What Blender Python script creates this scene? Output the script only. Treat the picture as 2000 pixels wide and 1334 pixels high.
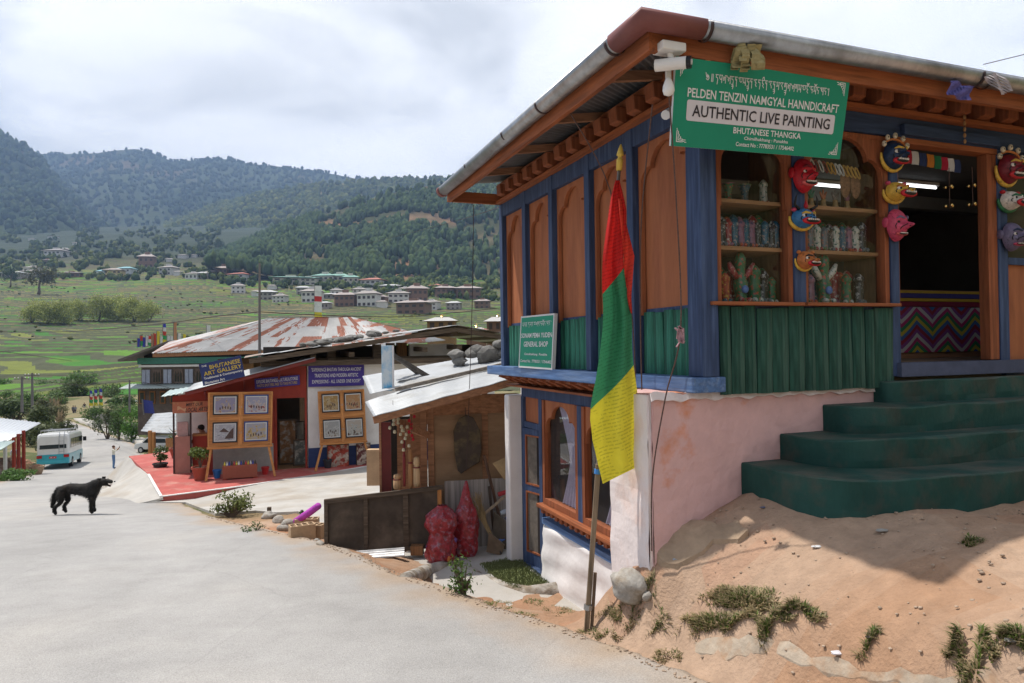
import bpy, bmesh, math, random
import numpy as np
from mathutils import Vector, Matrix, Euler
R = math.radians
for o in list(bpy.data.objects): bpy.data.objects.remove(o)
scene = bpy.context.scene
COL = scene.collection
# ---------------------------------------------------------------- camera
FPX = 1360.0
cam_d = bpy.data.cameras.new('camera'); cam = bpy.data.objects.new('camera', cam_d); COL.objects.link(cam)
cam_d.sensor_width = 36.0; cam_d.lens = 36.0 * FPX / 2000.0
cam_d.clip_start = 0.05; cam_d.clip_end = 20000
CM = Matrix.Rotation(R(90.5), 3, 'X') @ Matrix.Rotation(R(-0.8), 3, 'Z')
cam.matrix_world = CM.to_4x4()
scene.camera = cam
# ---------------------------------------------------------------- world, sun, exposure
HAZE = 1.3e-4
SUN = Vector((-0.4219, 0.1824, 1.0)).normalized()
SUN_EL = math.asin(SUN.z); SUN_AZ = math.atan2(SUN.x, SUN.y)
world = bpy.data.worlds.new('World'); scene.world = world; world.use_nodes = True
wt = world.node_tree; wt.nodes.clear()
def wn(t, **k):
    n = wt.nodes.new(t)
    for a, b in k.items(): setattr(n, a, b)
    return n
def wl(a, b): wt.links.new(a, b)
sky = wn('ShaderNodeTexSky', sky_type='NISHITA'); sky.sun_disc = False
sky.sun_elevation = SUN_EL; sky.sun_rotation = SUN_AZ; sky.altitude = 1300
skyb = wn('ShaderNodeBackground'); skyb.inputs['Strength'].default_value = 0.085; wl(sky.outputs[0], skyb.inputs['Color'])
tc = wn('ShaderNodeTexCoord')
mp = wn('ShaderNodeMapping'); mp.inputs['Scale'].default_value = (1.0, 1.0, 1.9); mp.inputs['Location'].default_value = (11.517, 6.425, 12.619)
wl(tc.outputs['Generated'], mp.inputs['Vector'])
n1 = wn('ShaderNodeTexNoise'); n1.inputs['Scale'].default_value = 1.15; n1.inputs['Detail'].default_value = 7; n1.inputs['Roughness'].default_value = 0.52; n1.inputs['Distortion'].default_value = 0.25
wl(mp.outputs[0], n1.inputs['Vector'])
cr = wn('ShaderNodeValToRGB')          # cloud cover: mostly closed, some blue gaps
cr.color_ramp.elements[0].position = 0.40; cr.color_ramp.elements[0].color = (0, 0, 0, 1)
cr.color_ramp.elements[1].position = 0.54; cr.color_ramp.elements[1].color = (1, 1, 1, 1)
wl(n1.outputs[0], cr.inputs[0])
mp2 = wn('ShaderNodeMapping'); mp2.inputs['Scale'].default_value = (1.0, 1.0, 2.4); mp2.inputs['Location'].default_value = (7.3, 2.2, 0.6)
wl(tc.outputs['Generated'], mp2.inputs['Vector'])
n2 = wn('ShaderNodeTexNoise'); n2.inputs['Scale'].default_value = 2.6; n2.inputs['Detail'].default_value = 8; n2.inputs['Roughness'].default_value = 0.5; n2.inputs['Distortion'].default_value = 0.4
wl(mp2.outputs[0], n2.inputs['Vector'])
cc = wn('ShaderNodeValToRGB')          # cloud body: bright tops, soft grey bellies
cc.color_ramp.elements[0].position = 0.34; cc.color_ramp.elements[0].color = (0.62, 0.635, 0.66, 1)
cc.color_ramp.elements[1].position = 0.57; cc.color_ramp.elements[1].color = (1.0, 1.0, 1.0, 1)
e = cc.color_ramp.elements.new(0.45); e.color = (0.90, 0.905, 0.915, 1)
wl(n2.outputs[0], cc.inputs[0])
cb = wn('ShaderNodeBackground'); cb.inputs['Strength'].default_value = 1.24; wl(cc.outputs[0], cb.inputs['Color'])
wm = wn('ShaderNodeMixShader'); wl(cr.outputs[0], wm.inputs[0]); wl(skyb.outputs[0], wm.inputs[1]); wl(cb.outputs[0], wm.inputs[2])
wo = wn('ShaderNodeOutputWorld'); wl(wm.outputs[0], wo.inputs['Surface'])
sd = bpy.data.lights.new('sun', 'SUN'); sun = bpy.data.objects.new('sun', sd); COL.objects.link(sun)
sd.energy = 4.7; sd.angle = R(0.9); sd.color = (1.0, 0.945, 0.865)
sun.rotation_euler = SUN.to_track_quat('Z', 'Y').to_euler(); sun.location = (-40, 30, 80)
vs = scene.view_settings; vs.view_transform = 'Standard'; vs.look = 'None'; vs.exposure = 0.17; vs.gamma = 1.0; vs.use_curve_mapping = False
scene.cycles.use_denoising = True
scene.cycles.max_bounces = 6; scene.cycles.diffuse_bounces = 3; scene.cycles.glossy_bounces = 3; scene.cycles.transmission_bounces = 4; scene.cycles.transparent_max_bounces = 12; scene.cycles.volume_bounces = 0
# ---------------------------------------------------------------- measuring helpers (photo pixel + distance -> place)
def ray(px, py):
    d = CM @ Vector(((px - 1000) / FPX, -(py - 667) / FPX, -1.0)); return d / d.y
def at(px, py, Y): return ray(px, py) * Y
def atz(px, py, z): d = ray(px, py); return d * (z / d.z)
def px_x(px, Y): return ray(px, 680).x * Y
# ---------------------------------------------------------------- value noise in numpy
_rng = np.random.RandomState(7); _tab = _rng.rand(256, 256)
def vnoise(x, y):
    x = np.asarray(x, float); y = np.asarray(y, float)
    xi = np.floor(x).astype(int); yi = np.floor(y).astype(int); fx = x - xi; fy = y - yi
    fx = fx * fx * (3 - 2 * fx); fy = fy * fy * (3 - 2 * fy)
    a = _tab[xi % 256, yi % 256]; b = _tab[(xi + 1) % 256, yi % 256]; c = _tab[xi % 256, (yi + 1) % 256]; d = _tab[(xi + 1) % 256, (yi + 1) % 256]
    return (a * (1 - fx) + b * fx) * (1 - fy) + (c * (1 - fx) + d * fx) * fy
def fbm(x, y, o=4):
    s = 0; a = 1; t = 0
    for i in range(o):
        s = s + a * vnoise(x * 2 ** i + 17.3 * i, y * 2 ** i + 5.1 * i); t += a; a *= 0.5
    return s / t
# ---------------------------------------------------------------- materials
MATS = {}
def M(name, col, rough=0.8, var=0.15, vs=6.0, bump=0.0, bs=30.0, col2=None, c2s=3.0, c2lo=0.5, c2hi=0.6, stretch=None, metal=0.0, spec=0.3, emit=None, es=1.0, sub=0.0, trans=0.0, alpha=None, attr=None, coat=0.0, detail=5.0):
    if name in MATS: return MATS[name]
    m = bpy.data.materials.new(name); m.use_nodes = True; nt = m.node_tree; N = nt.nodes; Lk = nt.links.new
    b = N['Principled BSDF']
    b.inputs['Roughness'].default_value = rough; b.inputs['Metallic'].default_value = metal; b.inputs['Specular IOR Level'].default_value = spec
    if coat: b.inputs['Coat Weight'].default_value = coat
    c = N.new('ShaderNodeTexCoord'); vec = c.outputs['Object']
    if stretch:
        mpn = N.new('ShaderNodeMapping'); mpn.inputs['Scale'].default_value = stretch; Lk(vec, mpn.inputs['Vector']); vec = mpn.outputs[0]
    rgb = N.new('ShaderNodeRGB'); rgb.outputs[0].default_value = (*col, 1); cur = rgb.outputs[0]
    if attr:
        an = N.new('ShaderNodeAttribute'); an.attribute_name = attr; cur = an.outputs['Color']
    if col2:
        nz = N.new('ShaderNodeTexNoise'); nz.inputs['Scale'].default_value = c2s; nz.inputs['Detail'].default_value = detail; nz.inputs['Roughness'].default_value = 0.6; Lk(vec, nz.inputs['Vector'])
        mr = N.new('ShaderNodeMapRange'); mr.inputs['From Min'].default_value = c2lo; mr.inputs['From Max'].default_value = c2hi; Lk(nz.outputs[0], mr.inputs['Value'])
        mx = N.new('ShaderNodeMix'); mx.data_type = 'RGBA'; Lk(mr.outputs[0], mx.inputs['Factor']); Lk(cur, mx.inputs['A']); mx.inputs['B'].default_value = (*col2, 1); cur = mx.outputs['Result']
    if var:
        nz2 = N.new('ShaderNodeTexNoise'); nz2.inputs['Scale'].default_value = vs; nz2.inputs['Detail'].default_value = detail; nz2.inputs['Roughness'].default_value = 0.65; Lk(vec, nz2.inputs['Vector'])
        mr2 = N.new('ShaderNodeMapRange'); mr2.inputs['From Min'].default_value = 0.3; mr2.inputs['From Max'].default_value = 0.7; mr2.inputs['To Min'].default_value = 1 - var; mr2.inputs['To Max'].default_value = 1 + var; Lk(nz2.outputs[0], mr2.inputs['Value'])
        vm = N.new('ShaderNodeVectorMath'); vm.operation = 'SCALE'; Lk(cur, vm.inputs[0]); Lk(mr2.outputs[0], vm.inputs['Scale']); cur = vm.outputs[0]
    Lk(cur, b.inputs['Base Color'])
    if bump:
        nb = N.new('ShaderNodeTexNoise'); nb.inputs['Scale'].default_value = bs; nb.inputs['Detail'].default_value = 6; Lk(vec, nb.inputs['Vector'])
        bp = N.new('ShaderNodeBump'); bp.inputs['Strength'].default_value = 1.0; bp.inputs['Distance'].default_value = bump; Lk(nb.outputs[0], bp.inputs['Height']); Lk(bp.outputs[0], b.inputs['Normal'])
    if emit: b.inputs['Emission Color'].default_value = (*emit, 1); b.inputs['Emission Strength'].default_value = es
    if alpha is not None: b.inputs['Alpha'].default_value = alpha
    if trans: b.inputs['Transmission Weight'].default_value = trans
    if sub:                       # thin leaf / cloth: let light through
        tr = N.new('ShaderNodeBsdfTranslucent'); Lk(cur, tr.inputs['Color']); ms = N.new('ShaderNodeMixShader'); ms.inputs[0].default_value = sub
        Lk(b.outputs[0], ms.inputs[1]); Lk(tr.outputs[0], ms.inputs[2]); Lk(ms.outputs[0], N['Material Output'].inputs['Surface'])
    MATS[name] = m; return m
def wood(name, col, var=0.25, rough=0.65, axis='z', bump=0.0015, col2=None):
    s = {'x': (1.5, 22, 22), 'y': (22, 1.5, 22), 'z': (22, 22, 1.5)}[axis]
    return M(name, col, rough + .08, var * 1.5, 1.6, bump * 1.6, 2.5, stretch=s, col2=col2, c2s=0.9, c2lo=.48, c2hi=.62, detail=8)
# ---------------------------------------------------------------- object helpers
def tag(o, label=None, cat=None, group=None, kind=None):
    if label: o['label'] = label
    if cat: o['category'] = cat
    if group: o['group'] = group
    if kind or cat: o['kind'] = kind or 'thing'
    return o
def empty(name, label, cat, loc=(0, 0, 0), rz=0.0, group=None):
    o = bpy.data.objects.new(name, None); COL.objects.link(o); o.location = loc; o.rotation_euler = (0, 0, rz); o.empty_display_size = 0.1
    return tag(o, label, cat, group)
WZ = set()                        # roots whose parts are written with absolute heights
def link(o, parent=None):
    COL.objects.link(o)
    if parent is not None:
        o.parent = parent
        if parent.name in WZ: o.location = (0, 0, -parent.location.z)
    return o
class MB:
    def __init__(s): s.v = []; s.f = []; s.m = []; s.cur = 0
    def add(s, vs, fs):
        k = len(s.v); s.v += [tuple(p) for p in vs]; s.f += [tuple(i + k for i in f) for f in fs]; s.m += [s.cur] * len(fs); return s
    def slot(s, i): s.cur = i; return s
    def box(s, x0, x1, y0, y1, z0, z1, jit=0.0):
        P = [(x0, y0, z0), (x1, y0, z0), (x1, y1, z0), (x0, y1, z0), (x0, y0, z1), (x1, y0, z1), (x1, y1, z1), (x0, y1, z1)]
        if jit: P = [tuple(c + random.uniform(-jit, jit) for c in p) for p in P]
        return s.add(P, [(0, 3, 2, 1), (4, 5, 6, 7), (0, 1, 5, 4), (1, 2, 6, 5), (2, 3, 7, 6), (3, 0, 4, 7)])
    def bar(s, a, b, w, h, up=(0, 0, 1)):          # rectangular bar from a to b
        a = Vector(a); b = Vector(b); d = (b - a).normalized(); u = Vector(up)
        if abs(d.dot(u)) > 0.98: u = Vector((0, 1, 0))
        r = d.cross(u).normalized() * (w / 2); q = r.cross(d).normalized() * (h / 2)
        P = [a - r - q, a + r - q, a + r + q, a - r + q, b - r - q, b + r - q, b + r + q, b - r + q]
        return s.add(P, [(0, 1, 2, 3), (7, 6, 5, 4), (0, 4, 5, 1), (1, 5, 6, 2), (2, 6, 7, 3), (3, 7, 4, 0)])
    def tube(s, pts, r, n=8, cap=True):
        pts = [Vector(p) for p in pts]; rs = r if isinstance(r, (list, tuple)) else [r] * len(pts)
        k = len(s.v); prev = None
        for i, p in enumerate(pts):
            d = (pts[min(i + 1, len(pts) - 1)] - pts[max(i - 1, 0)]).normalized()
            if prev is None:
                u = Vector((0, 0, 1)) if abs(d.z) < 0.9 else Vector((1, 0, 0)); a = d.cross(u).normalized()
            else: a = (prev - d * prev.dot(d)).normalized()
            prev = a; b = d.cross(a)
            for j in range(n):
                t = 2 * math.pi * j / n; s.v.append(tuple(p + (a * math.cos(t) + b * math.sin(t)) * rs[i]))
        for i in range(len(pts) - 1):
            for j in range(n):
                s.f.append((k + i * n + j, k + i * n + (j + 1) % n, k + (i + 1) * n + (j + 1) % n, k + (i + 1) * n + j)); s.m.append(s.cur)
        if cap:
            s.f.append(tuple(k + j for j in range(n))[::-1]); s.f.append(tuple(k + (len(pts) - 1) * n + j for j in range(n))); s.m += [s.cur] * 2
        return s
    def lathe(s, prof, n=14, c=(0, 0, 0), ax=None, sx=1.0, sy=1.0):   # prof: (radius, height)
        k = len(s.v); mt = Vector((0, 0, 1)).rotation_difference(Vector(ax)).to_matrix() if ax else Matrix.Identity(3)
        for r, z in prof:
            for j in range(n):
                t = 2 * math.pi * j / n; s.v.append(tuple(mt @ Vector((r * sx * math.cos(t), r * sy * math.sin(t), z)) + Vector(c)))
        for i in range(len(prof) - 1):
            for j in range(n):
                s.f.append((k + i * n + j, k + i * n + (j + 1) % n, k + (i + 1) * n + (j + 1) % n, k + (i + 1) * n + j)); s.m.append(s.cur)
        s.f.append(tuple(k + j for j in range(n))[::-1]); s.f.append(tuple(k + (len(prof) - 1) * n + j for j in range(n))); s.m += [s.cur] * 2
        return s
    def ell(s, c, r, nu=10, nv=7, rot=None, nz=0.0):
        c = Vector(c); k = len(s.v); rm = rot or Matrix.Identity(3)
        P = [Vector((0, 0, -r[2]))]
        for i in range(1, nv):
            ph = math.pi * i / nv - math.pi / 2
            for j in range(nu):
                t = 2 * math.pi * j / nu; P.append(Vector((r[0] * math.cos(ph) * math.cos(t), r[1] * math.cos(ph) * math.sin(t), r[2] * math.sin(ph))))
        P.append(Vector((0, 0, r[2])))
        if nz: P = [p * (1 + random.uniform(-nz, nz)) for p in P]
        s.v += [tuple(rm @ p + c) for p in P]; n = len(P)
        F = [(0, 1 + (j + 1) % nu, 1 + j) for j in range(nu)]
        for i in range(nv - 2):
            for j in range(nu): F.append((1 + i * nu + j, 1 + i * nu + (j + 1) % nu, 1 + (i + 1) * nu + (j + 1) % nu, 1 + (i + 1) * nu + j))
        F += [(n - 1, 1 + (nv - 2) * nu + j, 1 + (nv - 2) * nu + (j + 1) % nu) for j in range(nu)]
        s.f += [tuple(i + k for i in f) for f in F]; s.m += [s.cur] * len(F); return s
    def prism(s, poly, a, b, plane='xz'):           # closed outline swept between two offsets
        def P(p, t): return (p[0], t, p[1]) if plane == 'xz' else ((t, p[0], p[1]) if plane == 'yz' else (p[0], p[1], t))
        n = len(poly); V = [P(p, a) for p in poly] + [P(p, b) for p in poly]
        return s.add(V, [tuple(range(n))[::-1], tuple(range(n, 2 * n))] + [(i, (i + 1) % n, n + (i + 1) % n, n + i) for i in range(n)])
    def grid(s, fn, nu, nv):
        k = len(s.v)
        for i in range(nv + 1):
            for j in range(nu + 1): s.v.append(tuple(fn(j / nu, i / nv)))
        for i in range(nv):
            for j in range(nu):
                a = k + i * (nu + 1) + j; s.f.append((a, a + 1, a + nu + 2, a + nu + 1)); s.m.append(s.cur)
        return s
    def build(s, name, mat, parent=None, smooth=False, solid=0.0, bevel=0.0, lz=False, loc=None, rot=None):
        me = bpy.data.meshes.new(name); me.from_pydata(s.v, [], s.f)
        for m in (mat if isinstance(mat, (list, tuple)) else [mat]): me.materials.append(m)
        if any(s.m): me.polygons.foreach_set('material_index', s.m)
        bm = bmesh.new(); bm.from_mesh(me)
        if solid == 0: bmesh.ops.recalc_face_normals(bm, faces=bm.faces)
        bm.to_mesh(me); bm.free()
        if smooth: me.polygons.foreach_set('use_smooth', [True] * len(me.polygons))
        me.update(); o = bpy.data.objects.new(name, me); link(o, parent)
        if loc is not None: o.location = loc
        if rot is not None: o.rotation_euler = rot
        if solid: md = o.modifiers.new('thick', 'SOLIDIFY'); md.thickness = solid; md.offset = 0
        if bevel: md = o.modifiers.new('bevel', 'BEVEL'); md.width = bevel; md.segments = 2; md.limit_method = 'ANGLE'
        return o
def fast_mesh(name, V, F, mat, parent=None, smooth=False, cols=None, midx=None):
    """numpy arrays: V (n,3), F (m,k) all the same k"""
    me = bpy.data.meshes.new(name); V = np.asarray(V, np.float32); F = np.asarray(F, np.int32); k = F.shape[1]
    me.vertices.add(len(V)); me.vertices.foreach_set('co', V.ravel()); me.loops.add(F.size); me.loops.foreach_set('vertex_index', F.ravel())
    me.polygons.add(len(F)); me.polygons.foreach_set('loop_start', np.arange(0, F.size, k, dtype=np.int32)); me.polygons.foreach_set('loop_total', np.full(len(F), k, np.int32))
    for m in (mat if isinstance(mat, (list, tuple)) else [mat]): me.materials.append(m)
    if midx is not None: me.polygons.foreach_set('material_index', np.asarray(midx, np.int32))
    if smooth: me.polygons.foreach_set('use_smooth', np.ones(len(F), bool))
    me.update(calc_edges=True)
    if cols is not None:           # per-face colour
        a = me.color_attributes.new('fcol', 'FLOAT_COLOR', 'CORNER'); c = np.ones((F.size, 4), np.float32); c[:, :3] = np.repeat(np.asarray(cols, np.float32), k, axis=0); a.data.foreach_set('color', c.ravel())
    me.validate(); o = bpy.data.objects.new(name, me); link(o, parent); return o
def copy_tree(o, parent=None):
    c = o.copy(); COL.objects.link(c)
    if parent is not None: c.parent = parent
    for ch in list(o.children): copy_tree(ch, c)
    return c
def text(body, name, mat, parent, org, ux, uy, width, height, align='C', depth=0.002, res=2, spacing=1.0, skew=0.0, bold=0.014):
    """lettering fitted to width x height, origin = centre (or left middle) of the line; ux, uy its axes"""
    cu = bpy.data.curves.new(name, 'FONT'); cu.body = body; cu.size = 1; cu.resolution_u = res; cu.space_character = spacing; cu.offset = bold
    ob = bpy.data.objects.new(name, cu); COL.objects.link(ob); dg = bpy.context.evaluated_depsgraph_get(); dg.update()
    me = bpy.data.meshes.new_from_object(ob.evaluated_get(dg)); bpy.data.objects.remove(ob); bpy.data.curves.remove(cu)
    n = len(me.vertices); co = np.empty(n * 3, np.float32); me.vertices.foreach_get('co', co); co = co.reshape(-1, 3)
    mn = co.min(0); mx = co.max(0); x = (co[:, 0] - mn[0]) / (mx[0] - mn[0]) * width; y = (co[:, 1] - mn[1]) / (mx[1] - mn[1]) * height - height / 2
    if align == 'C': x -= width / 2
    x = x + skew * y
    ux = np.array(Vector(ux).normalized()); uy = np.array(Vector(uy).normalized()); nn = np.cross(ux, uy)
    P = np.array(org)[None] + x[:, None] * ux + y[:, None] * uy + nn * depth
    me.vertices.foreach_set('co', P.astype(np.float32).ravel()); me.materials.clear(); me.materials.append(mat); me.update(); me.name = name
    return link(bpy.data.objects.new(name, me), parent)
def frame_pt(org, rz):
    c, s = math.cos(rz), math.sin(rz)
    return lambda x, y, z: Vector((org[0] + x * c - y * s, org[1] + x * s + y * c, z))
# ================================================================ TERRAIN
TH = R(20.7)                                        # the buildings stand square to one another, turned by this angle
S0 = (1.38, 4.96); SP = frame_pt(S0, TH)
RY = [-8, 0, 4, 9.3, 11.5, 20, 30, 49, 60, 115, 150]; RZ = [-.9, -1.5, -1.95, -2.57, -2.85, -4, -5.4, -8.2, -9, -10.6, -11]
def zroad(y): return np.interp(y, RY, RZ)
ROAD = [((-5.5, -6), (4.4, -6)), ((-6, 0), (2.7, .6)), ((-7, 3), (1.55, 3.2)), ((-7.5, 4.5), (.79, 4.46)), ((-7.8, 5.2), (.36, 5.08)), ((-8, 6), (-.2, 5.78)), ((-8.6, 7.2), (-1.11, 7.02)), ((-9.2, 8.5), (-1.98, 8.4)), ((-9.8, 9.5), (-2.6, 9.3)), ((-11, 11.5), (-4.28, 11.1)),
        ((-12, 13), (-5.66, 12.76)), ((-14, 16), (-7.5, 15.66)), ((-16.5, 21), (-10.2, 20.3)), ((-21.3, 29), (-15.6, 29.9)), ((-27.5, 40), (-21, 40)), ((-34, 50), (-26, 50)), ((-41, 60), (-31.5, 60)), ((-47, 70), (-37.8, 70)), ((-57, 82), (-47.5, 82)), ((-70, 97), (-60.5, 98)), ((-84, 113), (-73, 113)), ((-100, 121), (-92, 127)), ((-130, 126), (-126, 134))]
_ra = np.array([a for a, b in ROAD]); _rb = np.array([b for a, b in ROAD]); cp = []
for a, b in ROAD:
    cp.append((a[0], a[1], float(zroad(a[1]))))
    if not (-6 < b[1] < 3): cp.append((b[0], b[1], float(zroad(b[1]))))
    cp.append(((a[0] + b[0]) / 2, (a[1] + b[1]) / 2, float(zroad((a[1] + b[1]) / 2))))
for (lx, ly, z) in [(.29, 0, -1.06), (.7, -.95, -1.08), (1.9, -.98, -1.09), (3.2, -1., -1.06), (4.5, 0, -1.0), (4.5, 3, -1.0), (-.45, .0, -1.42), (-.1, -.02, -1.22), (-.5, .56, -1.85), (-.75, .1, -1.72)]:
    p = SP(lx, ly, z); cp.append(tuple(p))
cp += [(2.16, 3.19, -1.2), (1.9, 2.6, -1.28), (1.5, 4.12, -1.45), (1.0, 4.55, -1.82), (1.38, 3.76, -1.66), (1.64, 3.18, -1.52), (3, 1.5, -1.2), (4, 0, -1.0), (.54, 5.06, -2.03), (.78, 4.75, -1.86), (.6, 5.6, -2.2), (.45, 6.1, -2.3), (0, 6.3, -2.34), (-.5, 6.74, -2.42),
       (-.2, 7.6, -2.74), (.35, 7.7, -2.74), (-1, 9, -2.76), (-1.9, 9.5, -2.72), (.5, 9.5, -2.8), (1.2, 7.2, -2.75), (-.9, 8, -2.7), (-.6, 7.3, -2.62), (-5.1, 12.4, -2.98), (-3.2, 10.1, -2.68), (-2.5, 12, -2.92), (0, 12, -2.9), (-4.15, 20, -3.36), (-6.8, 18.4, -3.38), (-8.08, 16, -3.42), (-2, 16, -3.14), (-5, 15, -3.22),
       (-11.5, 22.5, -3.75), (-9, 24, -3.7), (-5, 25, -3.6), (2, 22, -3.4), (5, 14, -2.9), (6, 8, -2.4), (-9.85, 18.3, -3.6), (-12.2, 24, -4.45), (-13.8, 28, -5.0), (-16, 35, -6.0), (-23, 50, -8.0), (-32, 66, -8), (-22, 66, -7.5), (0, 40, -5.5), (15, 40, -4.5), (-5, 60, -7.5), (30, 60, -5), (0, 100, -9), (40, 100, -7), (-40, 100, -10), (-30, 85, -9.5), (-60, 130, -10.8),
       (0, 150, -9), (80, 150, -7), (-140, 160, -10.5), (-150, 100, -10), (-60, 50, -8.5), (-80, 75, -9.6), (-40, 30, -6), (-30, 37, -6.6), (-20, 5, -2), (-20, 15, -3.4), (-60, 5, -3), (12, -6, -.5), (12, 5, -.8), (20, 10, -.8), (20, 20, -2), (-14, -6, -1), (60, 20, 0)]
CPA = np.array(cp)
def _phi(r2): return 0.5 * r2 * np.log(r2 + 1e-9)
def _fit():
    n = len(CPA); X = CPA[:, :2]; d2 = ((X[:, None] - X[None]) ** 2).sum(2); A = np.zeros((n + 3, n + 3)); A[:n, :n] = _phi(d2) + np.eye(n) * 0.02
    A[:n, n] = 1; A[:n, n + 1:] = X; A[n, :n] = 1; A[n + 1:, :n] = X.T
    return np.linalg.solve(A, np.concatenate([CPA[:, 2], [0, 0, 0]]))
CPW = _fit()
def gz(x, y):
    x = np.asarray(x, float); y = np.asarray(y, float); z = gz0(x, y); d = np.interp(y, _rb[:, 1], _rb[:, 0]) - x; d2 = x - np.interp(y, _ra[:, 1], _ra[:, 0]); m = np.where(y < 14, .35, 1.5); w = np.clip(1 + np.minimum(d, d2) / m, 0, 1); w = w * w * (3 - 2 * w); z = z * (1 - w) + zroad(y) * w
    return z if z.shape else float(z)
def gz0(x, y):
    x = np.asarray(x, float); y = np.asarray(y, float); sh = x.shape; P = np.stack([x.ravel(), y.ravel()], 1); out = np.empty(len(P)); n = len(CPA)
    for i in range(0, len(P), 20000):
        q = P[i:i + 20000]; d2 = ((q[:, None] - CPA[None, :, :2]) ** 2).sum(2); out[i:i + 20000] = _phi(d2) @ CPW[:n] + CPW[n] + q @ CPW[n + 1:]
    return out.reshape(sh) if sh else float(out[0])
def dnoise(x, y):
    m = (y < 13) * np.clip((x - np.interp(y, _rb[:, 1], _rb[:, 0])) / .3, 0, 1); return m * ((fbm(x * 1.3, y * 1.3, 4) - .5) * .10 + (fbm(x * 6, y * 5, 3) - .5) * .05 - np.clip(np.abs(fbm(x * 2.1 + 7, y * 1.6, 3) - .5) * -14 + .5, 0, .5) * .05 + (fbm(x * 17, y * 17, 2) - .5) * .012)
def gzn(x, y): x = np.asarray(x, float); y = np.asarray(y, float); z = gz(x, y) + dnoise(x, y); return z if np.shape(z) else float(z)
def hit(px, py, lo=1.5, hi=180, dz=0.0):
    d = ray(px, py); ts = np.arange(lo, hi, .5)
    for st in (.05, .005):
        z = gzn(d.x * ts, ts) + dz; k = int(np.argmax(d.z * ts < z)); t0 = ts[max(k - 1, 0)]; ts = np.arange(t0, ts[k] + st, st)
    z = gzn(d.x * ts, ts) + dz; k = int(np.argmax(d.z * ts < z)); return Vector((d.x * ts[k], ts[k], float(z[k])))
def in_road(x, y, m=0.12): return (x > np.interp(y, _ra[:, 1], _ra[:, 0]) + m) & (x < np.interp(y, _rb[:, 1], _rb[:, 0]) - m)
def spaced(a, b, d0, g, lim):
    out = [a]; s = 1 if b > a else -1
    while (b - out[-1]) * s > 0: out.append(out[-1] + s * d0); d0 = min(d0 * g, lim)
    return out
xs = np.array(sorted(set(np.round(spaced(-9, -190, .15, 1.07, 6)[1:] + list(np.arange(-9, 4.6, .11)) + spaced(4.6, 110, .15, 1.12, 8), 3))))
ys = np.array(sorted(set(np.round(spaced(2.2, -150, .14, 1.15, 6)[1:] + list(np.arange(2.2, 13.4, .11)) + spaced(13.4, 175, .13, 1.045, 3), 3))))
def far_z(x, y):      # the valley side: fields that rise towards the villages
    z = np.interp(y, [140, 180, 230, 320, 420, 650, 900, 1300, 1700, 2400], [-10, -7.5, -2.5, 5.5, 14.5, 47, 93, 178, 275, 420])
    return z - np.clip((x - 0) / 600, -1, 1) * np.interp(y, [200, 900], [2, 14]) + (fbm(x / 120, y / 120, 3) - .5) * np.interp(y, [150, 400, 900], [1, 6, 18])
X, Y = np.meshgrid(xs, ys); Z = gz(X, np.maximum(Y, -7)) + .10 * np.maximum(-7 - Y, 0) + .36 * np.maximum(0, X - 12) * np.clip((34 - Y) / 14, 0, 1)
w = np.clip((Y - 100) / 45, 0, 1); Z = Z * (1 - w) + far_z(X, Y) * w
dirt = (Y < 13) & (X > np.interp(Y, _rb[:, 1], _rb[:, 0]))
Z += np.where(dirt, dnoise(X, Y), (fbm(X * .3, Y * .3, 4) - .5) * np.clip((Y - 26) / 30, 0, 1) * .6 * ~in_road(X, Y, -3))
Z -= np.where(in_road(X, Y, .15), np.where(Y < 15, .09, .25), 0)
_lx = (X - S0[0]) * math.cos(TH) + (Y - S0[1]) * math.sin(TH); _ly = -(X - S0[0]) * math.sin(TH) + (Y - S0[1]) * math.cos(TH)
Z = np.where((_lx > .42) & (_ly > .5) & (_ly < 4.6) & (_lx < 8), np.minimum(Z, -3.0), Z); Z = np.where((_lx > .6) & (_ly > .15) & (_ly < .6) & (_lx < 6), np.minimum(Z, -1.3), Z)
Z -= np.clip((Y - 150) / 8, 0, 1) * 1.5
nx, ny = len(xs), len(ys); idx = np.arange(nx * ny).reshape(ny, nx)
F = np.stack([idx[:-1, :-1], idx[:-1, 1:], idx[1:, 1:], idx[1:, :-1]], -1).reshape(-1, 4)
xc = X[:-1, :-1].ravel(); yc = Y[:-1, :-1].ravel()
near = np.array([.335, .20, .122]); pale = np.array([.385, .265, .185]); rust = np.array([.33, .165, .09]); olive = np.array([.075, .09, .028]); drygr = np.array([.20, .165, .085])
t = fbm(xc * .9, yc * .9, 4)[:, None]; t2 = fbm(xc * 2.7 + 40, yc * 2.7, 4)[:, None]
cd = near + (pale - near) * np.clip((t - .45) * 5, 0, 1) + (rust - near) * np.clip((t2 - .56) * 6, 0, 1) * .8
t3 = np.clip((fbm(xc * .35, yc * .35, 4)[:, None] - .4) * 5, 0, 1); cg = olive * (1 - t3) + drygr * t3
wn_ = np.clip((yc - 11.5) / 2.5, 0, 1)[:, None]; wn_ = np.maximum(wn_, np.clip((xc - 6) / 3, 0, 1)[:, None]); wn_ = np.maximum(wn_, np.clip((-8 - yc) / 3, 0, 1)[:, None]); wn_ = np.maximum(wn_, np.clip((-xc - 5) / 2, 0, 1)[:, None] * (yc > 12)[:, None])
ground = fast_mesh('ground', np.stack([X.ravel(), Y.ravel(), Z.ravel()], 1), F, M('earth', (.5, .33, .2), .95, .16, 9, .012, 45, attr='fcol', detail=8), smooth=True, cols=cd * (1 - wn_) + cg * wn_)
tag(ground, 'sandy orange earth and grassy slopes around the shops', kind='structure')
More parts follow.
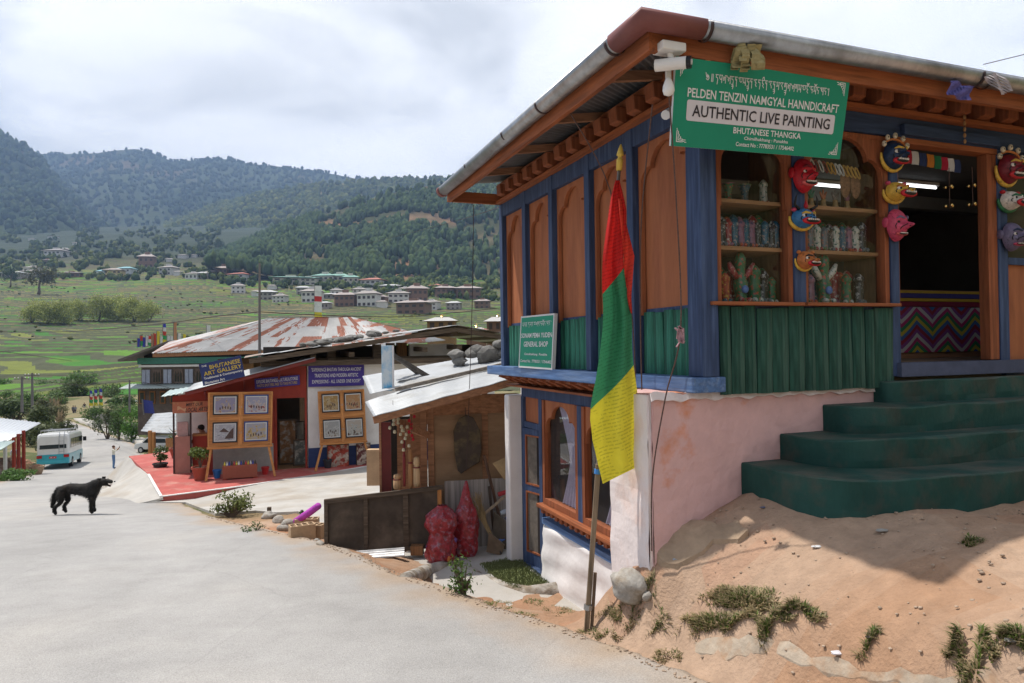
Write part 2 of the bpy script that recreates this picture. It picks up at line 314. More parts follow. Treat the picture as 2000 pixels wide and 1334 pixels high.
# ---- road: a pale worn sheet over the ground
def ribbon(name, pairs, n_across, step, mat, lift, edge=0.0, skirt=0.05, label=None, uu=None):
    A = np.array([a for a, b in pairs], float); B = np.array([b for a, b in pairs], float); t = np.concatenate([[0], np.cumsum(np.linalg.norm(np.diff((A + B) / 2, axis=0), axis=1))])
    ts = [0.0]
    while ts[-1] < t[-1]: ts.append(ts[-1] + step * max(1, ts[-1] / 25))
    ts = np.clip(np.array(ts), 0, t[-1]); a = np.stack([np.interp(ts, t, A[:, 0]), np.interp(ts, t, A[:, 1])], 1); b = np.stack([np.interp(ts, t, B[:, 0]), np.interp(ts, t, B[:, 1])], 1)
    for _ in range(2): a[1:-1] = (a[:-2] + 2 * a[1:-1] + a[2:]) / 4; b[1:-1] = (b[:-2] + 2 * b[1:-1] + b[2:]) / 4
    if edge: b[:, 0] += (fbm(ts * 1.7, ts * 0 + 3, 4) - .5) * edge * 2 + (fbm(ts * 9, ts * 0 + 8, 3) - .5) * edge * .7; b[:, 1] += (fbm(ts * 2.1, ts * 0 + 9, 4) - .5) * edge
    u = np.linspace(0, 1, n_across + 1) if uu is None else uu; P = a[:, None] * (1 - u)[None, :, None] + b[:, None] * u[None, :, None]
    z = gz(P[..., 0], P[..., 1]) + lift; V = np.concatenate([P, z[..., None]], 2)
    lo = V[:, [0, -1]].copy(); lo[..., 2] -= skirt + lift; lo[:, 0, 0] -= .02; lo[:, 1, 0] += .02
    V = np.concatenate([lo[:, :1], V, lo[:, 1:]], 1); n, m = V.shape[:2]; ix = np.arange(n * m).reshape(n, m)
    F = np.stack([ix[:-1, :-1], ix[:-1, 1:], ix[1:, 1:], ix[1:, :-1]], -1).reshape(-1, 4)
    o = fast_mesh(name, V.reshape(-1, 3), F, mat, smooth=True)
    if uu is not None:
        xr = np.interp(V[..., 1], _rb[:, 1], _rb[:, 0]); xl_ = np.interp(V[..., 1], _ra[:, 1], _ra[:, 0]); dR = np.clip(xr - V[..., 0], 0, 99); dL = np.clip(V[..., 0] - xl_, 0, 99); nz = fbm(V[..., 0] * 2.3, V[..., 1] * 2.3, 5); nb = fbm(V[..., 0] * .45 + 9, V[..., 1] * .3, 4); tr_ = np.exp(-((dR / (dR + dL + 1e-3) - .30) / .07) ** 2) + np.exp(-((dR / (dR + dL + 1e-3) - .62) / .07) ** 2)
        k = np.clip((1 - np.minimum(dR, dL * 1.2) / .75) * .9 + (nz - .5) * 1.6, 0, 1)[..., None]; k = k * np.clip(1.1 - np.minimum(dR, dL)[..., None] / 1.3, 0, 1); g = np.array([.338, .328, .316]) * (1 + (nb - .5) * .42 + .05 * tr_)[..., None]; w_ = np.clip((nb - .54) * 4, 0, 1)[..., None] * .35; g = g * (1 - w_) + np.array([.38, .345, .30]) * w_
        c = g * (1 - k) + np.array([.36, .275, .20]) * k; a_ = o.data.color_attributes.new('fcol', 'FLOAT_COLOR', 'POINT'); c4 = np.ones((c.shape[0] * c.shape[1], 4), np.float32); c4[:, :3] = c.reshape(-1, 3); a_.data.foreach_set('color', c4.ravel())
    return o
m_road = M('road_surface', (.34, .34, .335), .9, .10, 2.6, .005, 120, attr='fcol', detail=10)
nt = m_road.node_tree; N = nt.nodes        # fine grit and a few hairline cracks
b_ = N['Principled BSDF']; src = b_.inputs['Base Color'].links[0].from_socket; tcn = N.new('ShaderNodeTexCoord')
gr = N.new('ShaderNodeTexNoise'); gr.inputs['Scale'].default_value = 95; gr.inputs['Detail'].default_value = 3; nt.links.new(tcn.outputs['Object'], gr.inputs['Vector'])
mr_ = N.new('ShaderNodeMapRange'); mr_.inputs['From Min'].default_value = .3; mr_.inputs['From Max'].default_value = .7; mr_.inputs['To Min'].default_value = .8; mr_.inputs['To Max'].default_value = 1.15; nt.links.new(gr.outputs[0], mr_.inputs['Value'])
vo = N.new('ShaderNodeTexVoronoi'); vo.feature = 'DISTANCE_TO_EDGE'; vo.inputs['Scale'].default_value = .42; wv = N.new('ShaderNodeTexNoise'); wv.inputs['Scale'].default_value = 2.2; wv.inputs['Detail'].default_value = 5
mxv = N.new('ShaderNodeMix'); mxv.data_type = 'VECTOR'; mxv.inputs['Factor'].default_value = .16; nt.links.new(tcn.outputs['Object'], wv.inputs['Vector']); nt.links.new(tcn.outputs['Object'], mxv.inputs[4]); nt.links.new(wv.outputs['Color'], mxv.inputs[5]); nt.links.new(mxv.outputs[1], vo.inputs['Vector'])
mk = N.new('ShaderNodeMapRange'); mk.inputs['From Min'].default_value = 0; mk.inputs['From Max'].default_value = .006; mk.inputs['To Min'].default_value = .92; mk.inputs['To Max'].default_value = 1; nt.links.new(vo.outputs['Distance'], mk.inputs['Value'])
ml = N.new('ShaderNodeMath'); ml.operation = 'MULTIPLY'; nt.links.new(mr_.outputs[0], ml.inputs[0]); nt.links.new(mk.outputs[0], ml.inputs[1])
sc_ = N.new('ShaderNodeVectorMath'); sc_.operation = 'SCALE'; nt.links.new(src, sc_.inputs[0]); nt.links.new(ml.outputs[0], sc_.inputs['Scale']); nt.links.new(sc_.outputs[0], b_.inputs['Base Color'])
road = ribbon('road', ROAD, 36, .07, m_road, .03, edge=.13, skirt=.09, uu=np.concatenate([np.linspace(0, .75, 30)[:-1], np.linspace(.75, 1, 42)])); tag(road, 'pale worn road running downhill past the shops', kind='structure')
from mathutils.geometry import delaunay_2d_cdt
def patch(name, poly, mat, lift=.03, thick=.08, res=.25, zf=None, parent=None, rough=0.0, wob=0.0):
    """thin slab with the given ground outline, lying on the terrain (or on zf)"""
    poly = [Vector((p[0], p[1])) for p in poly]; pts = []
    for i, p in enumerate(poly):
        q = poly[(i + 1) % len(poly)]; n = max(1, int((q - p).length / res))
        for k in range(n):
            r = p.lerp(q, k / n)
            if wob: r = r + Vector((random.uniform(-wob, wob), random.uniform(-wob, wob)))
            pts.append(r)
    n0 = len(pts); x0, x1 = min(p.x for p in pts), max(p.x for p in pts); y0, y1 = min(p.y for p in pts), max(p.y for p in pts); inner = []
    def inside(p):
        c = False; j = n0 - 1
        for i in range(n0):
            a, b = pts[i], pts[j]
            if (a.y > p.y) != (b.y > p.y) and p.x < (b.x - a.x) * (p.y - a.y) / (b.y - a.y) + a.x: c = not c
            j = i
        return c
    y = y0 + res / 2
    while y < y1:
        x = x0 + res / 2
        while x < x1:
            p = Vector((x, y))
            if inside(p) and min((p - q).length for q in pts) > res * .4: inner.append(p)
            x += res
        y += res
    v, e, f, *_ = delaunay_2d_cdt(pts + inner, [(i, (i + 1) % n0) for i in range(n0)], [], 1, 1e-5)
    x = np.array([p.x for p in v]); yy = np.array([p.y for p in v]); z = (zf(x, yy) if zf else gzn(x, yy)) + lift
    if rough: z = z + (fbm(x * 5, yy * 5, 3) - .5) * rough
    V = [(a, b, c) for a, b, c in zip(x, yy, z)]; n = len(V); bd = {}
    for g in f:
        for i in range(len(g)):
            k = (g[i], g[(i + 1) % len(g)]); bd[k] = 1
    V += [(a, b, c - thick) for a, b, c in V]; Fs = [tuple(g) for g in f]
    for (a, b) in bd:
        if (b, a) not in bd: Fs.append((b, a, a + n, b + n))
    mb = MB(); mb.v = V; mb.f = Fs; mb.m = [0] * len(Fs); return mb.build(name, mat, parent)
# ---- fields: terraced steps, each strip its own crop colour
fy = [150.0]
while fy[-1] < 2500: fy.append(fy[-1] + max(1.1, fy[-1] * .0042))
fy = np.array(fy); tx = np.linspace(-1.0, 0.62, 330); TX, FY = np.meshgrid(tx, fy); FX = TX * FY; FZ = far_z(FX, FY)
st = 0; q = (FZ + (fbm(FX / 45, FY / 90, 3) - .5) * 7) / 1.7; fl = np.floor(q); fr = q - fl
FZ2 = FZ + (np.clip((fr - .72) / .28, 0, 1) - fr) * 1.1 * np.clip((FY - 150) / 40, 0, 1) * np.clip((1000 - FY) / 100, 0, 1)
n, m = FZ2.shape; ix = np.arange(n * m).reshape(n, m); F = np.stack([ix[:-1, :-1], ix[:-1, 1:], ix[1:, 1:], ix[1:, :-1]], -1).reshape(-1, 4)
qc = q[:-1, :-1].ravel(); ic = np.floor(qc).astype(int); fc = qc - ic; cx = FX[:-1, :-1].ravel(); cy = FY[:-1, :-1].ravel()
cell = np.floor((cx + ic * 37.7 + fbm(cx / 60, cy / 60, 2) * 30) / (55 + (ic * 7919 % 60))).astype(int); rnd = _tab[(ic * 31 + 7) % 256, (cell * 17 + ic) % 256]; big = fbm(cx / 140 + 9, cy / 90, 3)
g1 = np.array([.034, .14, .008]); g2 = np.array([.070, .16, .010]); ol = np.array([.115, .135, .020]); br = np.array([.125, .105, .040]); dk = np.array([.04, .045, .02])
sel = np.clip(rnd * .62 + big * .75 - .34 + np.clip((cy - 240) / 900, 0, .34), 0, 1)[:, None]
c = np.where(sel < .34, g1, np.where(sel < .56, g2, np.where(sel < .74, ol, br))) * (.82 + .36 * _tab[(ic * 13 + cell) % 256, 5][:, None])
edge = (fc > .72)[:, None]; c = np.where(edge, dk * (1 + .9 * fbm(cx / 6, cy / 6, 2)[:, None]), c)
hi = np.clip((cy - 880) / 200, 0, 1)[:, None]; sc = np.array([.026, .042, .014]) * (1 - fbm(cx / 40, cy / 60, 3)[:, None]) + np.array([.075, .062, .03]) * fbm(cx / 40, cy / 60, 3)[:, None]
fo = np.clip((cy - 1050) / 150, 0, 1)[:, None]; sc = sc * (1 - fo) + np.array([.022, .036, .014]) * fo; c = c * (1 - hi) + sc * hi
fields = fast_mesh('terraced_fields', np.stack([FX.ravel(), FY.ravel(), FZ2.ravel()], 1), F, M('fields', (.1, .2, .05), .95, .28, .35, attr='fcol', detail=8), smooth=True, cols=c)
tag(fields, 'green and olive terraced rice fields climbing the valley side', kind='structure')
def vz(x, y): return float(far_z(np.array([x]), np.array([y]))[0])
def far_at(px, py, lo=150, hi=2400):                # where a far pixel meets the valley side
    d = ray(px, py); ts = np.arange(lo, hi, 2.0); z = far_z(d.x * ts, ts); k = np.argmax(d.z * ts < z); return Vector((d.x * ts[k], ts[k], float(z[k])))
# ---- hills and mountains: surface between a foot line and a ridge line, with gullies
def hill(name, ridge, foot, y0, y1, label, mat, nu=360, nv=110, amp=40, gul=90, cols=None, seed=0):
    rp = np.array(ridge, float); fp = np.array(foot, float); px = np.linspace(rp[0, 0], rp[-1, 0], nu); v = np.linspace(0, 1, nv)
    PX, VV = np.meshgrid(px, v); ry = np.interp(PX, rp[:, 0], rp[:, 1]); fy_ = np.interp(PX, fp[:, 0], fp[:, 1]); Yd = y0 + (y1 - y0) * VV
    hz = 687 - (PX - 1000) * .014 - 8
    zr = (hz - ry) / FPX * y1; zf = (hz - fy_) / FPX * y0; e = VV ** 1.08; Z = zf + (zr - zf) * e; Xw = (PX - 1000) / FPX * Yd
    k = np.sin(np.pi * VV) ** .8
    rdg = np.abs(fbm(Xw / gul + seed + Yd / gul * .25, Yd / (gul * 3.2) + seed, 4) - .5) * 2; Z += (-rdg + .28) * amp * 1.9 * k + (fbm(Xw / 60 + seed, Yd / 60, 4) - .5) * amp * .35 * k
    Z += (fbm(Xw / 22 + seed, Yd / 22, 3) - .5) * amp * .10 * (VV > .02)
    Xb = Xw[-1:] * 1.25; Yb = Yd[-1:] * 1.25; Zb = Z[-1:] * .55; Xw = np.concatenate([Xw, Xb]); Yd = np.concatenate([Yd, Yb]); Z = np.concatenate([Z, Zb])
    n, m = Z.shape; ix = np.arange(n * m).reshape(n, m); F = np.stack([ix[:-1, :-1], ix[:-1, 1:], ix[1:, 1:], ix[1:, :-1]], -1).reshape(-1, 4)
    V = np.stack([Xw.ravel(), Yd.ravel(), Z.ravel()], 1); cc = cols(V[F].mean(1))
    o = fast_mesh(name, V, F, mat, smooth=True, cols=cc); tag(o, label, kind='structure'); return V.reshape(n, m, 3)[:-1]
def icos():
    bm = bmesh.new(); bmesh.ops.create_icosphere(bm, subdivisions=1, radius=1); V = np.array([v.co[:] for v in bm.verts]); F = np.array([[v.index for v in f.verts] for f in bm.faces]); bm.free(); return V, F
IV, IF = icos()
def blobs(name, P, rad, hgt, colr, label, mat, seed=1, lob=.35):
    """a far wood: one rounded, uneven crown per tree"""
    r = np.random.RandomState(seed); n = len(P); k = len(IV); nz = 1 + (r.rand(n, k) - .5) * 2 * lob
    V = IV[None] * nz[..., None]; V = V * np.stack([rad, rad, hgt], 1)[:, None]; V[..., 2] += (hgt * .75)[:, None]
    V = V + P[:, None]; F = (IF[None] + (np.arange(n) * k)[:, None, None]).reshape(-1, 3)
    c = np.repeat(colr, len(IF), axis=0) * (.75 + .5 * r.rand(n * len(IF), 1)); o = fast_mesh(name, V.reshape(-1, 3), F, mat, smooth=False, cols=c); tag(o, label, 'wood', kind='stuff'); return o
m_forest = M('forest_floor', (.05, .07, .03), 1, .35, .05, attr='fcol', detail=8, spec=.05); m_crown = M('far_foliage', (.05, .08, .03), 1, .25, .4, attr='fcol', spec=.05)
def mcol(dark, light, warm, s1, s2):
    d, l, w = (np.array(a) for a in (dark, light, warm))
    def f(c):
        a = np.clip((fbm(c[:, 0] / s1, c[:, 1] / s1, 4)[:, None] - .35) * 3, 0, 1); b = np.clip((fbm(c[:, 0] / s2 + 50, c[:, 1] / s2, 4)[:, None] - .52) * 5, 0, 1)
        return (d * (1 - a) + l * a) * (1 - b) + w * b
    return f
mA = hill('mountain', [(-900, 60), (-300, 150), (-100, 215), (0, 253), (30, 272), (61, 291), (90, 318), (130, 365), (190, 425), (250, 470), (300, 500)], [(-900, 560), (300, 520)], 1500, 3000, 'blue forested mountain spur at the left edge of the valley', m_forest, amp=60, gul=300, cols=mcol((.028, .045, .02), (.06, .075, .035), (.12, .09, .05), 200, 260), seed=3)
mB = hill('mountain', [(225, 485), (260, 468), (330, 440), (420, 405), (500, 385), (600, 365), (700, 355), (880, 350), (1100, 320), (1600, 250)], [(225, 500), (600, 520), (1600, 520)], 1600, 2900, 'forested spur with yellowing trees behind the pine hill', m_forest, amp=45, gul=260, cols=mcol((.035, .055, .022), (.075, .09, .035), (.16, .13, .045), 200, 240), seed=9)
mC = hill('mountain', [(-900, 330), (-200, 325), (100, 299), (140, 300), (193, 298), (235, 293), (265, 290), (300, 297), (339, 314), (370, 313), (453, 310), (484, 318), (560, 326), (620, 333), (700, 348), (790, 358), (880, 354), (1000, 345), (1300, 320), (2200, 250)], [(-900, 520), (2200, 520)], 2300, 4500, 'long hazy blue mountain ridge closing the valley', m_forest, nu=460, amp=90, gul=420, cols=mcol((.028, .045, .022), (.055, .07, .035), (.11, .085, .05), 300, 330), seed=5)
hP = hill('hillside', [(405, 508), (430, 498), (480, 478), (550, 447), (620, 422), (700, 397), (780, 374), (870, 357), (1000, 325), (1300, 250), (1900, 170)], [(405, 520), (480, 530), (560, 548), (700, 562), (860, 575), (1000, 590), (1900, 600)], 800, 1500, 'pine covered hill rising behind the villages', m_forest, amp=16, gul=150, cols=mcol((.05, .055, .025), (.10, .085, .045), (.22, .13, .075), 60, 110), seed=13)
def sample(G, n, seed, vmax=1.0, keep=None, umax=1.0):
    r = np.random.RandomState(seed); h, w_ = G.shape[:2]; u = r.rand(n) * (w_ - 1) * umax; v = r.rand(n) ** .8 * (h - 1) * vmax; i = v.astype(int).clip(0, h - 2); j = u.astype(int).clip(0, w_ - 2); fu = (u - j)[:, None]; fv = (v - i)[:, None]
    P = (G[i, j] * (1 - fu) + G[i, j + 1] * fu) * (1 - fv) + (G[i + 1, j] * (1 - fu) + G[i + 1, j + 1] * fu) * fv
    if keep is not None: P = P[keep(P, r)]
    return P, r
P, r = sample(hP, 9000, 2, umax=.5, keep=lambda P, r: (fbm(P[:, 0] / 70 + 3, P[:, 1] / 70, 3) + (r.rand(len(P)) - .5) * .25) < .565)
n = len(P); h_ = r.uniform(5.5, 10.5, n); cl = np.array([.030, .052, .024]) + r.rand(n, 1) ** 1.5 * np.array([.032, .036, .010])
blobs('pine_forest', P, h_ * r.uniform(.42, .62, n), h_, cl, 'dense dark green pine wood covering the hill behind the villages', m_crown, 4)
for G, nn, sd_, lb, c0, c1 in ((mA, 7000, 5, 'bluish wood covering the mountain at the left edge', (.03, .05, .024), (.03, .03, .012)), (mB, 7000, 6, 'green and yellow wood on the spur behind the pine hill', (.045, .065, .022), (.07, .06, .012)), (mC, 9000, 8, 'hazy wood covering the long far ridge', (.03, .05, .024), (.035, .03, .012))):
    P, r = sample(G, nn, sd_, umax=.62 if G is not mA else 1); n = len(P); h_ = r.uniform(7, 15, n); blobs('mountain_forest', P, h_ * .75, h_, np.array(c0) + r.rand(n, 1) ** 2 * np.array(c1), lb, m_crown, sd_)
# ================================================================ THE HANDICRAFT SHOP
random.seed(3)
m_blue = wood('blue_paint', (.034, .058, .125), .22, .6, 'z', .001, col2=(.055, .088, .175)); m_bluel = wood('blue_beam_paint', (.075, .145, .30), .22, .6, 'y', .0015, col2=(.13, .20, .34)); m_bluex = wood('blue_paint_x', (.034, .058, .125), .22, .6, 'x', .001)
m_org = wood('orange_wood', (.27, .085, .035), .22, .6, 'z', .001, col2=(.21, .07, .03)); m_orgy = wood('orange_wood_y', (.30, .095, .035), .25, .6, 'y', .001, col2=(.21, .07, .03)); m_orgx = wood('orange_wood_x', (.29, .092, .035), .25, .6, 'x', .001)
m_panel = M('orange_panel', (.35, .125, .052), .7, .14, 2.5, .001, 25, col2=(.26, .085, .038), c2s=1.2, c2lo=.45, c2hi=.7, stretch=(6, 6, 1))
m_green = wood('green_plank_paint', (.012, .085, .055), .30, .6, 'z', .003, col2=(.03, .16, .11)); m_greenf = wood('weathered_green_plank', (.018, .068, .048), .38, .7, 'z', .004, col2=(.04, .085, .065))
m_white = M('whitewash', (.72, .70, .69), .9, .07, 3, .004, 14, col2=(.58, .54, .52), c2s=1.6, c2lo=.55, c2hi=.75)
m_pink = M('pink_plaster', (.62, .39, .37), .9, .10, 3.5, .006, 22, col2=(.60, .24, .13), c2s=2.2, c2lo=.58, c2hi=.70)
m_step = M('green_step_paint', (.012, .060, .050), .7, .22, 4, .004, 30, col2=(.045, .062, .05), c2s=5, c2lo=.48, c2hi=.66, stretch=(1, 1, .8))
m_galv = M('galvanised', (.36, .37, .385), .38, .16, 12, .001, 60, metal=.85, col2=(.25, .25, .25), c2s=4, c2lo=.45, c2hi=.65); m_redg = M('red_brown_gutter', (.19, .07, .065), .5, .12, 5); m_dkm = M('dark_metal', (.05, .03, .03), .6, .1)
m_soff = M('roof_underside', (.20, .205, .21), .5, .15, 5, metal=.5); m_rafter = wood('rafter_wood', (.30, .15, .08), .25, .7, 'x')
nt = m_step.node_tree; N = nt.nodes; b_ = N['Principled BSDF']; src = b_.inputs['Base Color'].links[0].from_socket; ge = N.new('ShaderNodeNewGeometry'); sz = N.new('ShaderNodeSeparateXYZ'); nt.links.new(ge.outputs['Normal'], sz.inputs[0]); nz_ = N.new('ShaderNodeTexNoise'); nz_.inputs['Scale'].default_value = 3.5; nz_.inputs['Detail'].default_value = 8; tcn = N.new('ShaderNodeTexCoord'); nt.links.new(tcn.outputs['Object'], nz_.inputs['Vector'])
ma_ = N.new('ShaderNodeMapRange'); ma_.inputs['From Min'].default_value = .42; ma_.inputs['From Max'].default_value = .72; nt.links.new(nz_.outputs[0], ma_.inputs['Value']); mm_ = N.new('ShaderNodeMath'); mm_.operation = 'MULTIPLY'; nt.links.new(sz.outputs['Z'], mm_.inputs[0]); nt.links.new(ma_.outputs[0], mm_.inputs[1]); cl_ = N.new('ShaderNodeMath'); cl_.operation = 'MULTIPLY'; cl_.use_clamp = True; cl_.inputs[1].default_value = .55; nt.links.new(mm_.outputs[0], cl_.inputs[0])
mx_ = N.new('ShaderNodeMix'); mx_.data_type = 'RGBA'; nt.links.new(cl_.outputs[0], mx_.inputs['Factor']); nt.links.new(src, mx_.inputs['A']); mx_.inputs['B'].default_value = (.15, .125, .10, 1); nt.links.new(mx_.outputs['Result'], b_.inputs['Base Color'])   # trodden dust on the treads
m_glass = bpy.data.materials.new('window_glass'); m_glass.use_nodes = True; _n = m_glass.node_tree; _n.nodes.clear()
_g = _n.nodes.new('ShaderNodeBsdfGlossy'); _g.inputs['Roughness'].default_value = .02; _t = _n.nodes.new('ShaderNodeBsdfTransparent'); _t.inputs['Color'].default_value = (.93, .95, .95, 1); _f = _n.nodes.new('ShaderNodeMapRange'); _lw = _n.nodes.new('ShaderNodeLayerWeight'); _lw.inputs['Blend'].default_value = .5; _pw = _n.nodes.new('ShaderNodeMath'); _pw.operation = 'POWER'; _pw.inputs[1].default_value = 3.0; _n.links.new(_lw.outputs['Facing'], _pw.inputs[0]); _n.links.new(_pw.outputs[0], _f.inputs['Value']); _f.inputs['To Min'].default_value = .028; _f.inputs['To Max'].default_value = .6; _x = _n.nodes.new('ShaderNodeMixShader'); _o = _n.nodes.new('ShaderNodeOutputMaterial')
_n.links.new(_f.outputs[0], _x.inputs[0]); _n.links.new(_t.outputs[0], _x.inputs[1]); _n.links.new(_g.outputs[0], _x.inputs[2]); _n.links.new(_x.outputs[0], _o.inputs['Surface'])
shop = empty('shop_building', 'blue and orange painted timber handicraft shop with green plank base and curved steps', 'building', (S0[0], S0[1], -2.75), TH); WZ.add(shop.name)
A = lambda mb, name, mat, par=None, **k: mb.build(name, mat, par or shop, **k)
BAY = [0, .91, 1.70, 2.54, 3.30, 4.07]
# left wall
for i, y in enumerate(BAY):
    w_ = .085 if i == 0 else .05
    A(MB().box(-.07 if i else -.09, .05, y - w_, y + w_, -.225, 1.80), 'post', m_blue, bevel=.006)
A(MB().box(-.062, .06, .085, 4.02, 1.645, 1.797), 'top_beam', m_blue)
A(MB().box(-.17, .10, -.09, 4.38, -.335, -.227), 'floor_beam', m_bluel, bevel=.008)
A(MB().prism([(-.02, -.30), (.15, -.30), (.13, -.235), (.0, -.235)], 4.38, 4.52, 'xz'), 'beam_end', m_bluel)
def arch_board(w, z0, z1, t, j=.03):
    c = w / 2; k = min(.26, w * .42); P = [(0, z0), (j, z0), (j, z1 - k - .10)]; r1 = c * .36
    for i in range(6): a = R(180 - 90 * i / 5); P.append((j + .004 + r1 + r1 * math.cos(a), z1 - k - .06 + r1 * .9 * math.sin(a)))
    x0 = j + r1 + .012; r2 = c - x0; zb = z1 - k - .06 + r1 * .75; h2 = z1 - .045 - zb
    for i in range(7): a = R(180 - 90 * i / 6); P.append((c + r2 * math.cos(a), zb + h2 * math.sin(a)))
    R_ = [(w - x, z) for x, z in P[:-1]][::-1]
    return P + R_ + [(w, z1), (0, z1)]
for i in range(5):
    a, b = BAY[i] + (.085 if i == 0 else .05), BAY[i + 1] - .05
    A(MB().box(.035, .06, a, b, .25, 1.65), 'wall_panel', m_panel)
    pts = arch_board(b - a, .25, 1.645, .03)
    A(MB().prism([(a + u, v) for u, v in pts], -.012, .030, 'yz'), 'arch_frame', m_panel, bevel=.004)
def plank(w, h, mat, nm='plank', d=.035):
    n = 6; P = [(-w / 2 + w * k / n, -d * (.35 + .65 * math.sin(math.pi * k / n) ** .6)) for k in range(n + 1)]
    P = [(-w / 2, 0)] + P + [(w / 2, 0)]; mb = MB(); V = []
    for z in (0, h * .33, h * .66, h): V += [(x + random.uniform(-.002, .002), y + random.uniform(-.003, .003), z) for x, y in P]
    m = len(P); F = [(r_ * m + k, r_ * m + (k + 1) % m, (r_ + 1) * m + (k + 1) % m, (r_ + 1) * m + k) for r_ in range(3) for k in range(m)] + [tuple(range(m))[::-1], tuple(range(3 * m, 4 * m))]
    mb.add(V, F); return mb
def planks(a, b, z0, z1, mat, fn, lo=.085, hi=.15):
    s = a
    while s < b - .02:
        w_ = min(random.uniform(lo, hi), b - s); w_ = b - s if b - s - w_ < .05 else w_
        h = z1 - z0 + random.uniform(-.012, .008); o = plank(w_ - .006, h, mat).build('plank', mat, shop, smooth=False); loc, rz = fn(s + w_ / 2, z0); o.location = (loc[0], loc[1], z0 + 2.75 + random.uniform(-.004, .004)); o.rotation_euler = (random.uniform(-.012, .012), random.uniform(-.008, .008), rz); s += w_
for i in range(5):
    a, b = BAY[i] + (.09 if i == 0 else .052), BAY[i + 1] - .052
    A(MB().box(.03, .05, a, b, -.225, .30), 'plank_backing', m_blue)
    planks(a, b, -.226, .275, m_green, lambda s, z: ((.026, s), -math.pi / 2))
# eave mouldings and bracket blocks (left, then front)
A(MB().box(-.13, .06, -.13, 4.10, 1.80, 1.835), 'eave_rail', m_orgy); A(MB().box(-.10, .06, -.10, 4.10, 1.985, 2.05), 'eave_rail', m_orgy); A(MB().box(-.02, .06, -.02, 4.10, 1.835, 1.985), 'frieze', m_orgy)
A(MB().box(-.1295, 6.2, -.129, .0, 1.8005, 1.8355), 'eave_rail', m_orgx); A(MB().box(-.0995, 6.2, -.099, .05, 1.9855, 2.0505), 'eave_rail', m_orgx); A(MB().box(-.0195, 6.2, -.019, .05, 1.8355, 1.9855), 'frieze', m_orgx)
blk = MB().prism([(0, 0), (-.155, .035), (-.165, .148), (0, .148)], -.065, .065, 'xz')
b0 = None
for k in range(14):
    o = A(blk, 'bracket_block', m_org, bevel=.004) if b0 is None else b0.copy()
    if b0 is None: b0 = o
    else: COL.objects.link(o)
    o.location = (-.02, .12 + k * .285, 1.836 + 2.75)
for k in range(20):
    o = b0.copy(); COL.objects.link(o); o.location = (.16 + k * .285, -.02, 1.836 + 2.75); o.rotation_euler = (0, 0, math.pi / 2)
# roof: corrugated sheets seen from below, fascia, rafters, gutter
def corr(fn, nu, nv, name, mat, par=None, amp=.009, per=.076, L_=1.0):
    return MB().grid(fn, nu, nv).build(name, mat, par or shop, smooth=True, solid=.002)
A(MB().grid(lambda u, v: (-.80 + 3.2 * u, -.55 + 4.72 * v + (3.15 * u if True else 0) * (1 - v), 2.02 + .38 * u + .009 * math.sin((-.55 + 4.72 * v) * 83)), 6, 420), 'roof_sheet', m_soff, smooth=True, solid=.002)
A(MB().grid(lambda u, v: (-.80 + 7.2 * v + (3.2 * u) * (1 - v), -.55 + 3.15 * u, 2.02 + .38 * u + .009 * math.sin((-.8 + 7.2 * v) * 83)), 6, 520), 'roof_sheet', m_soff, smooth=True, solid=.002)
A(MB().box(-.745, -.705, -.50, 4.12, 1.80, 1.975), 'fascia', m_orgy); A(MB().box(-.704, 6.3, -.50, -.46, 1.8005, 1.975), 'fascia', m_orgx); A(MB().box(-.704, .02, 4.07, 4.11, 1.80, 1.93), 'fascia', m_orgx)
for y in (.35, 1.35, 2.35, 3.3): A(MB().bar((-.70, y, 1.95), (.05, y + .02, 2.075), .045, .07), 'rafter', m_rafter)
for x in (.9, 1.9, 2.9, 3.9): A(MB().bar((x, -.46, 1.95), (x, .05, 2.05), .045, .07), 'rafter', m_rafter)
A(MB().bar((-.72, -.48, 1.95), (.02, .05, 2.08), .05, .08), 'rafter', m_rafter)
def gut(pts, r, name, mat, a0=-200, a1=20, n=14):
    mb = MB(); k = 0
    for p, q in zip(pts[:-1], pts[1:]):
        p = Vector(p); q = Vector(q); d = (q - p).normalized(); s = d.cross(Vector((0, 0, 1)))
        V = [c + s * (r * math.cos(R(a0 + (a1 - a0) * i / n))) + Vector((0, 0, r * math.sin(R(a0 + (a1 - a0) * i / n)))) for c in (p, q) for i in range(n + 1)]
        mb.add(V, [(i, i + 1, n + 2 + i, n + 1 + i) for i in range(n)])
    return mb.build(name, mat, shop, smooth=True, solid=.003)
GX, GY, GZ_ = -.815, -.575, 1.955
gut([(GX, -.24, GZ_), (GX, 4.02, GZ_ - .03)], .068, 'gutter', m_galv); gut([(-.42, GY, GZ_), (6.3, GY, GZ_)], .068, 'gutter', m_galv)
mb = MB()
for (p0, p1) in (((GX, -.235), (GX, GY)), ((GX, GY), (-.415, GY))):
    pass
n = 14; V = []
for k, (cx_, cy_, sx_, sy_) in enumerate([(GX, -.235, 1, 0), (GX, GY, 1, 1), (-.415, GY, 0, 1)]):
    for i in range(n + 1):
        a = R(-200 + 220 * i / n); V.append((cx_ + sx_ * -.071 * math.cos(a), cy_ + sy_ * -.071 * math.cos(a), GZ_ + .071 * math.sin(a)))
A(MB().add(V, [(r_ * (n + 1) + i, r_ * (n + 1) + i + 1, (r_ + 1) * (n + 1) + i + 1, (r_ + 1) * (n + 1) + i) for r_ in range(2) for i in range(n)]), 'gutter_corner', m_redg, smooth=True, solid=.003)
gut([(GX, 4.0, GZ_ - .03), (GX, 4.10, GZ_ - .03)], .073, 'gutter_end', m_redg)
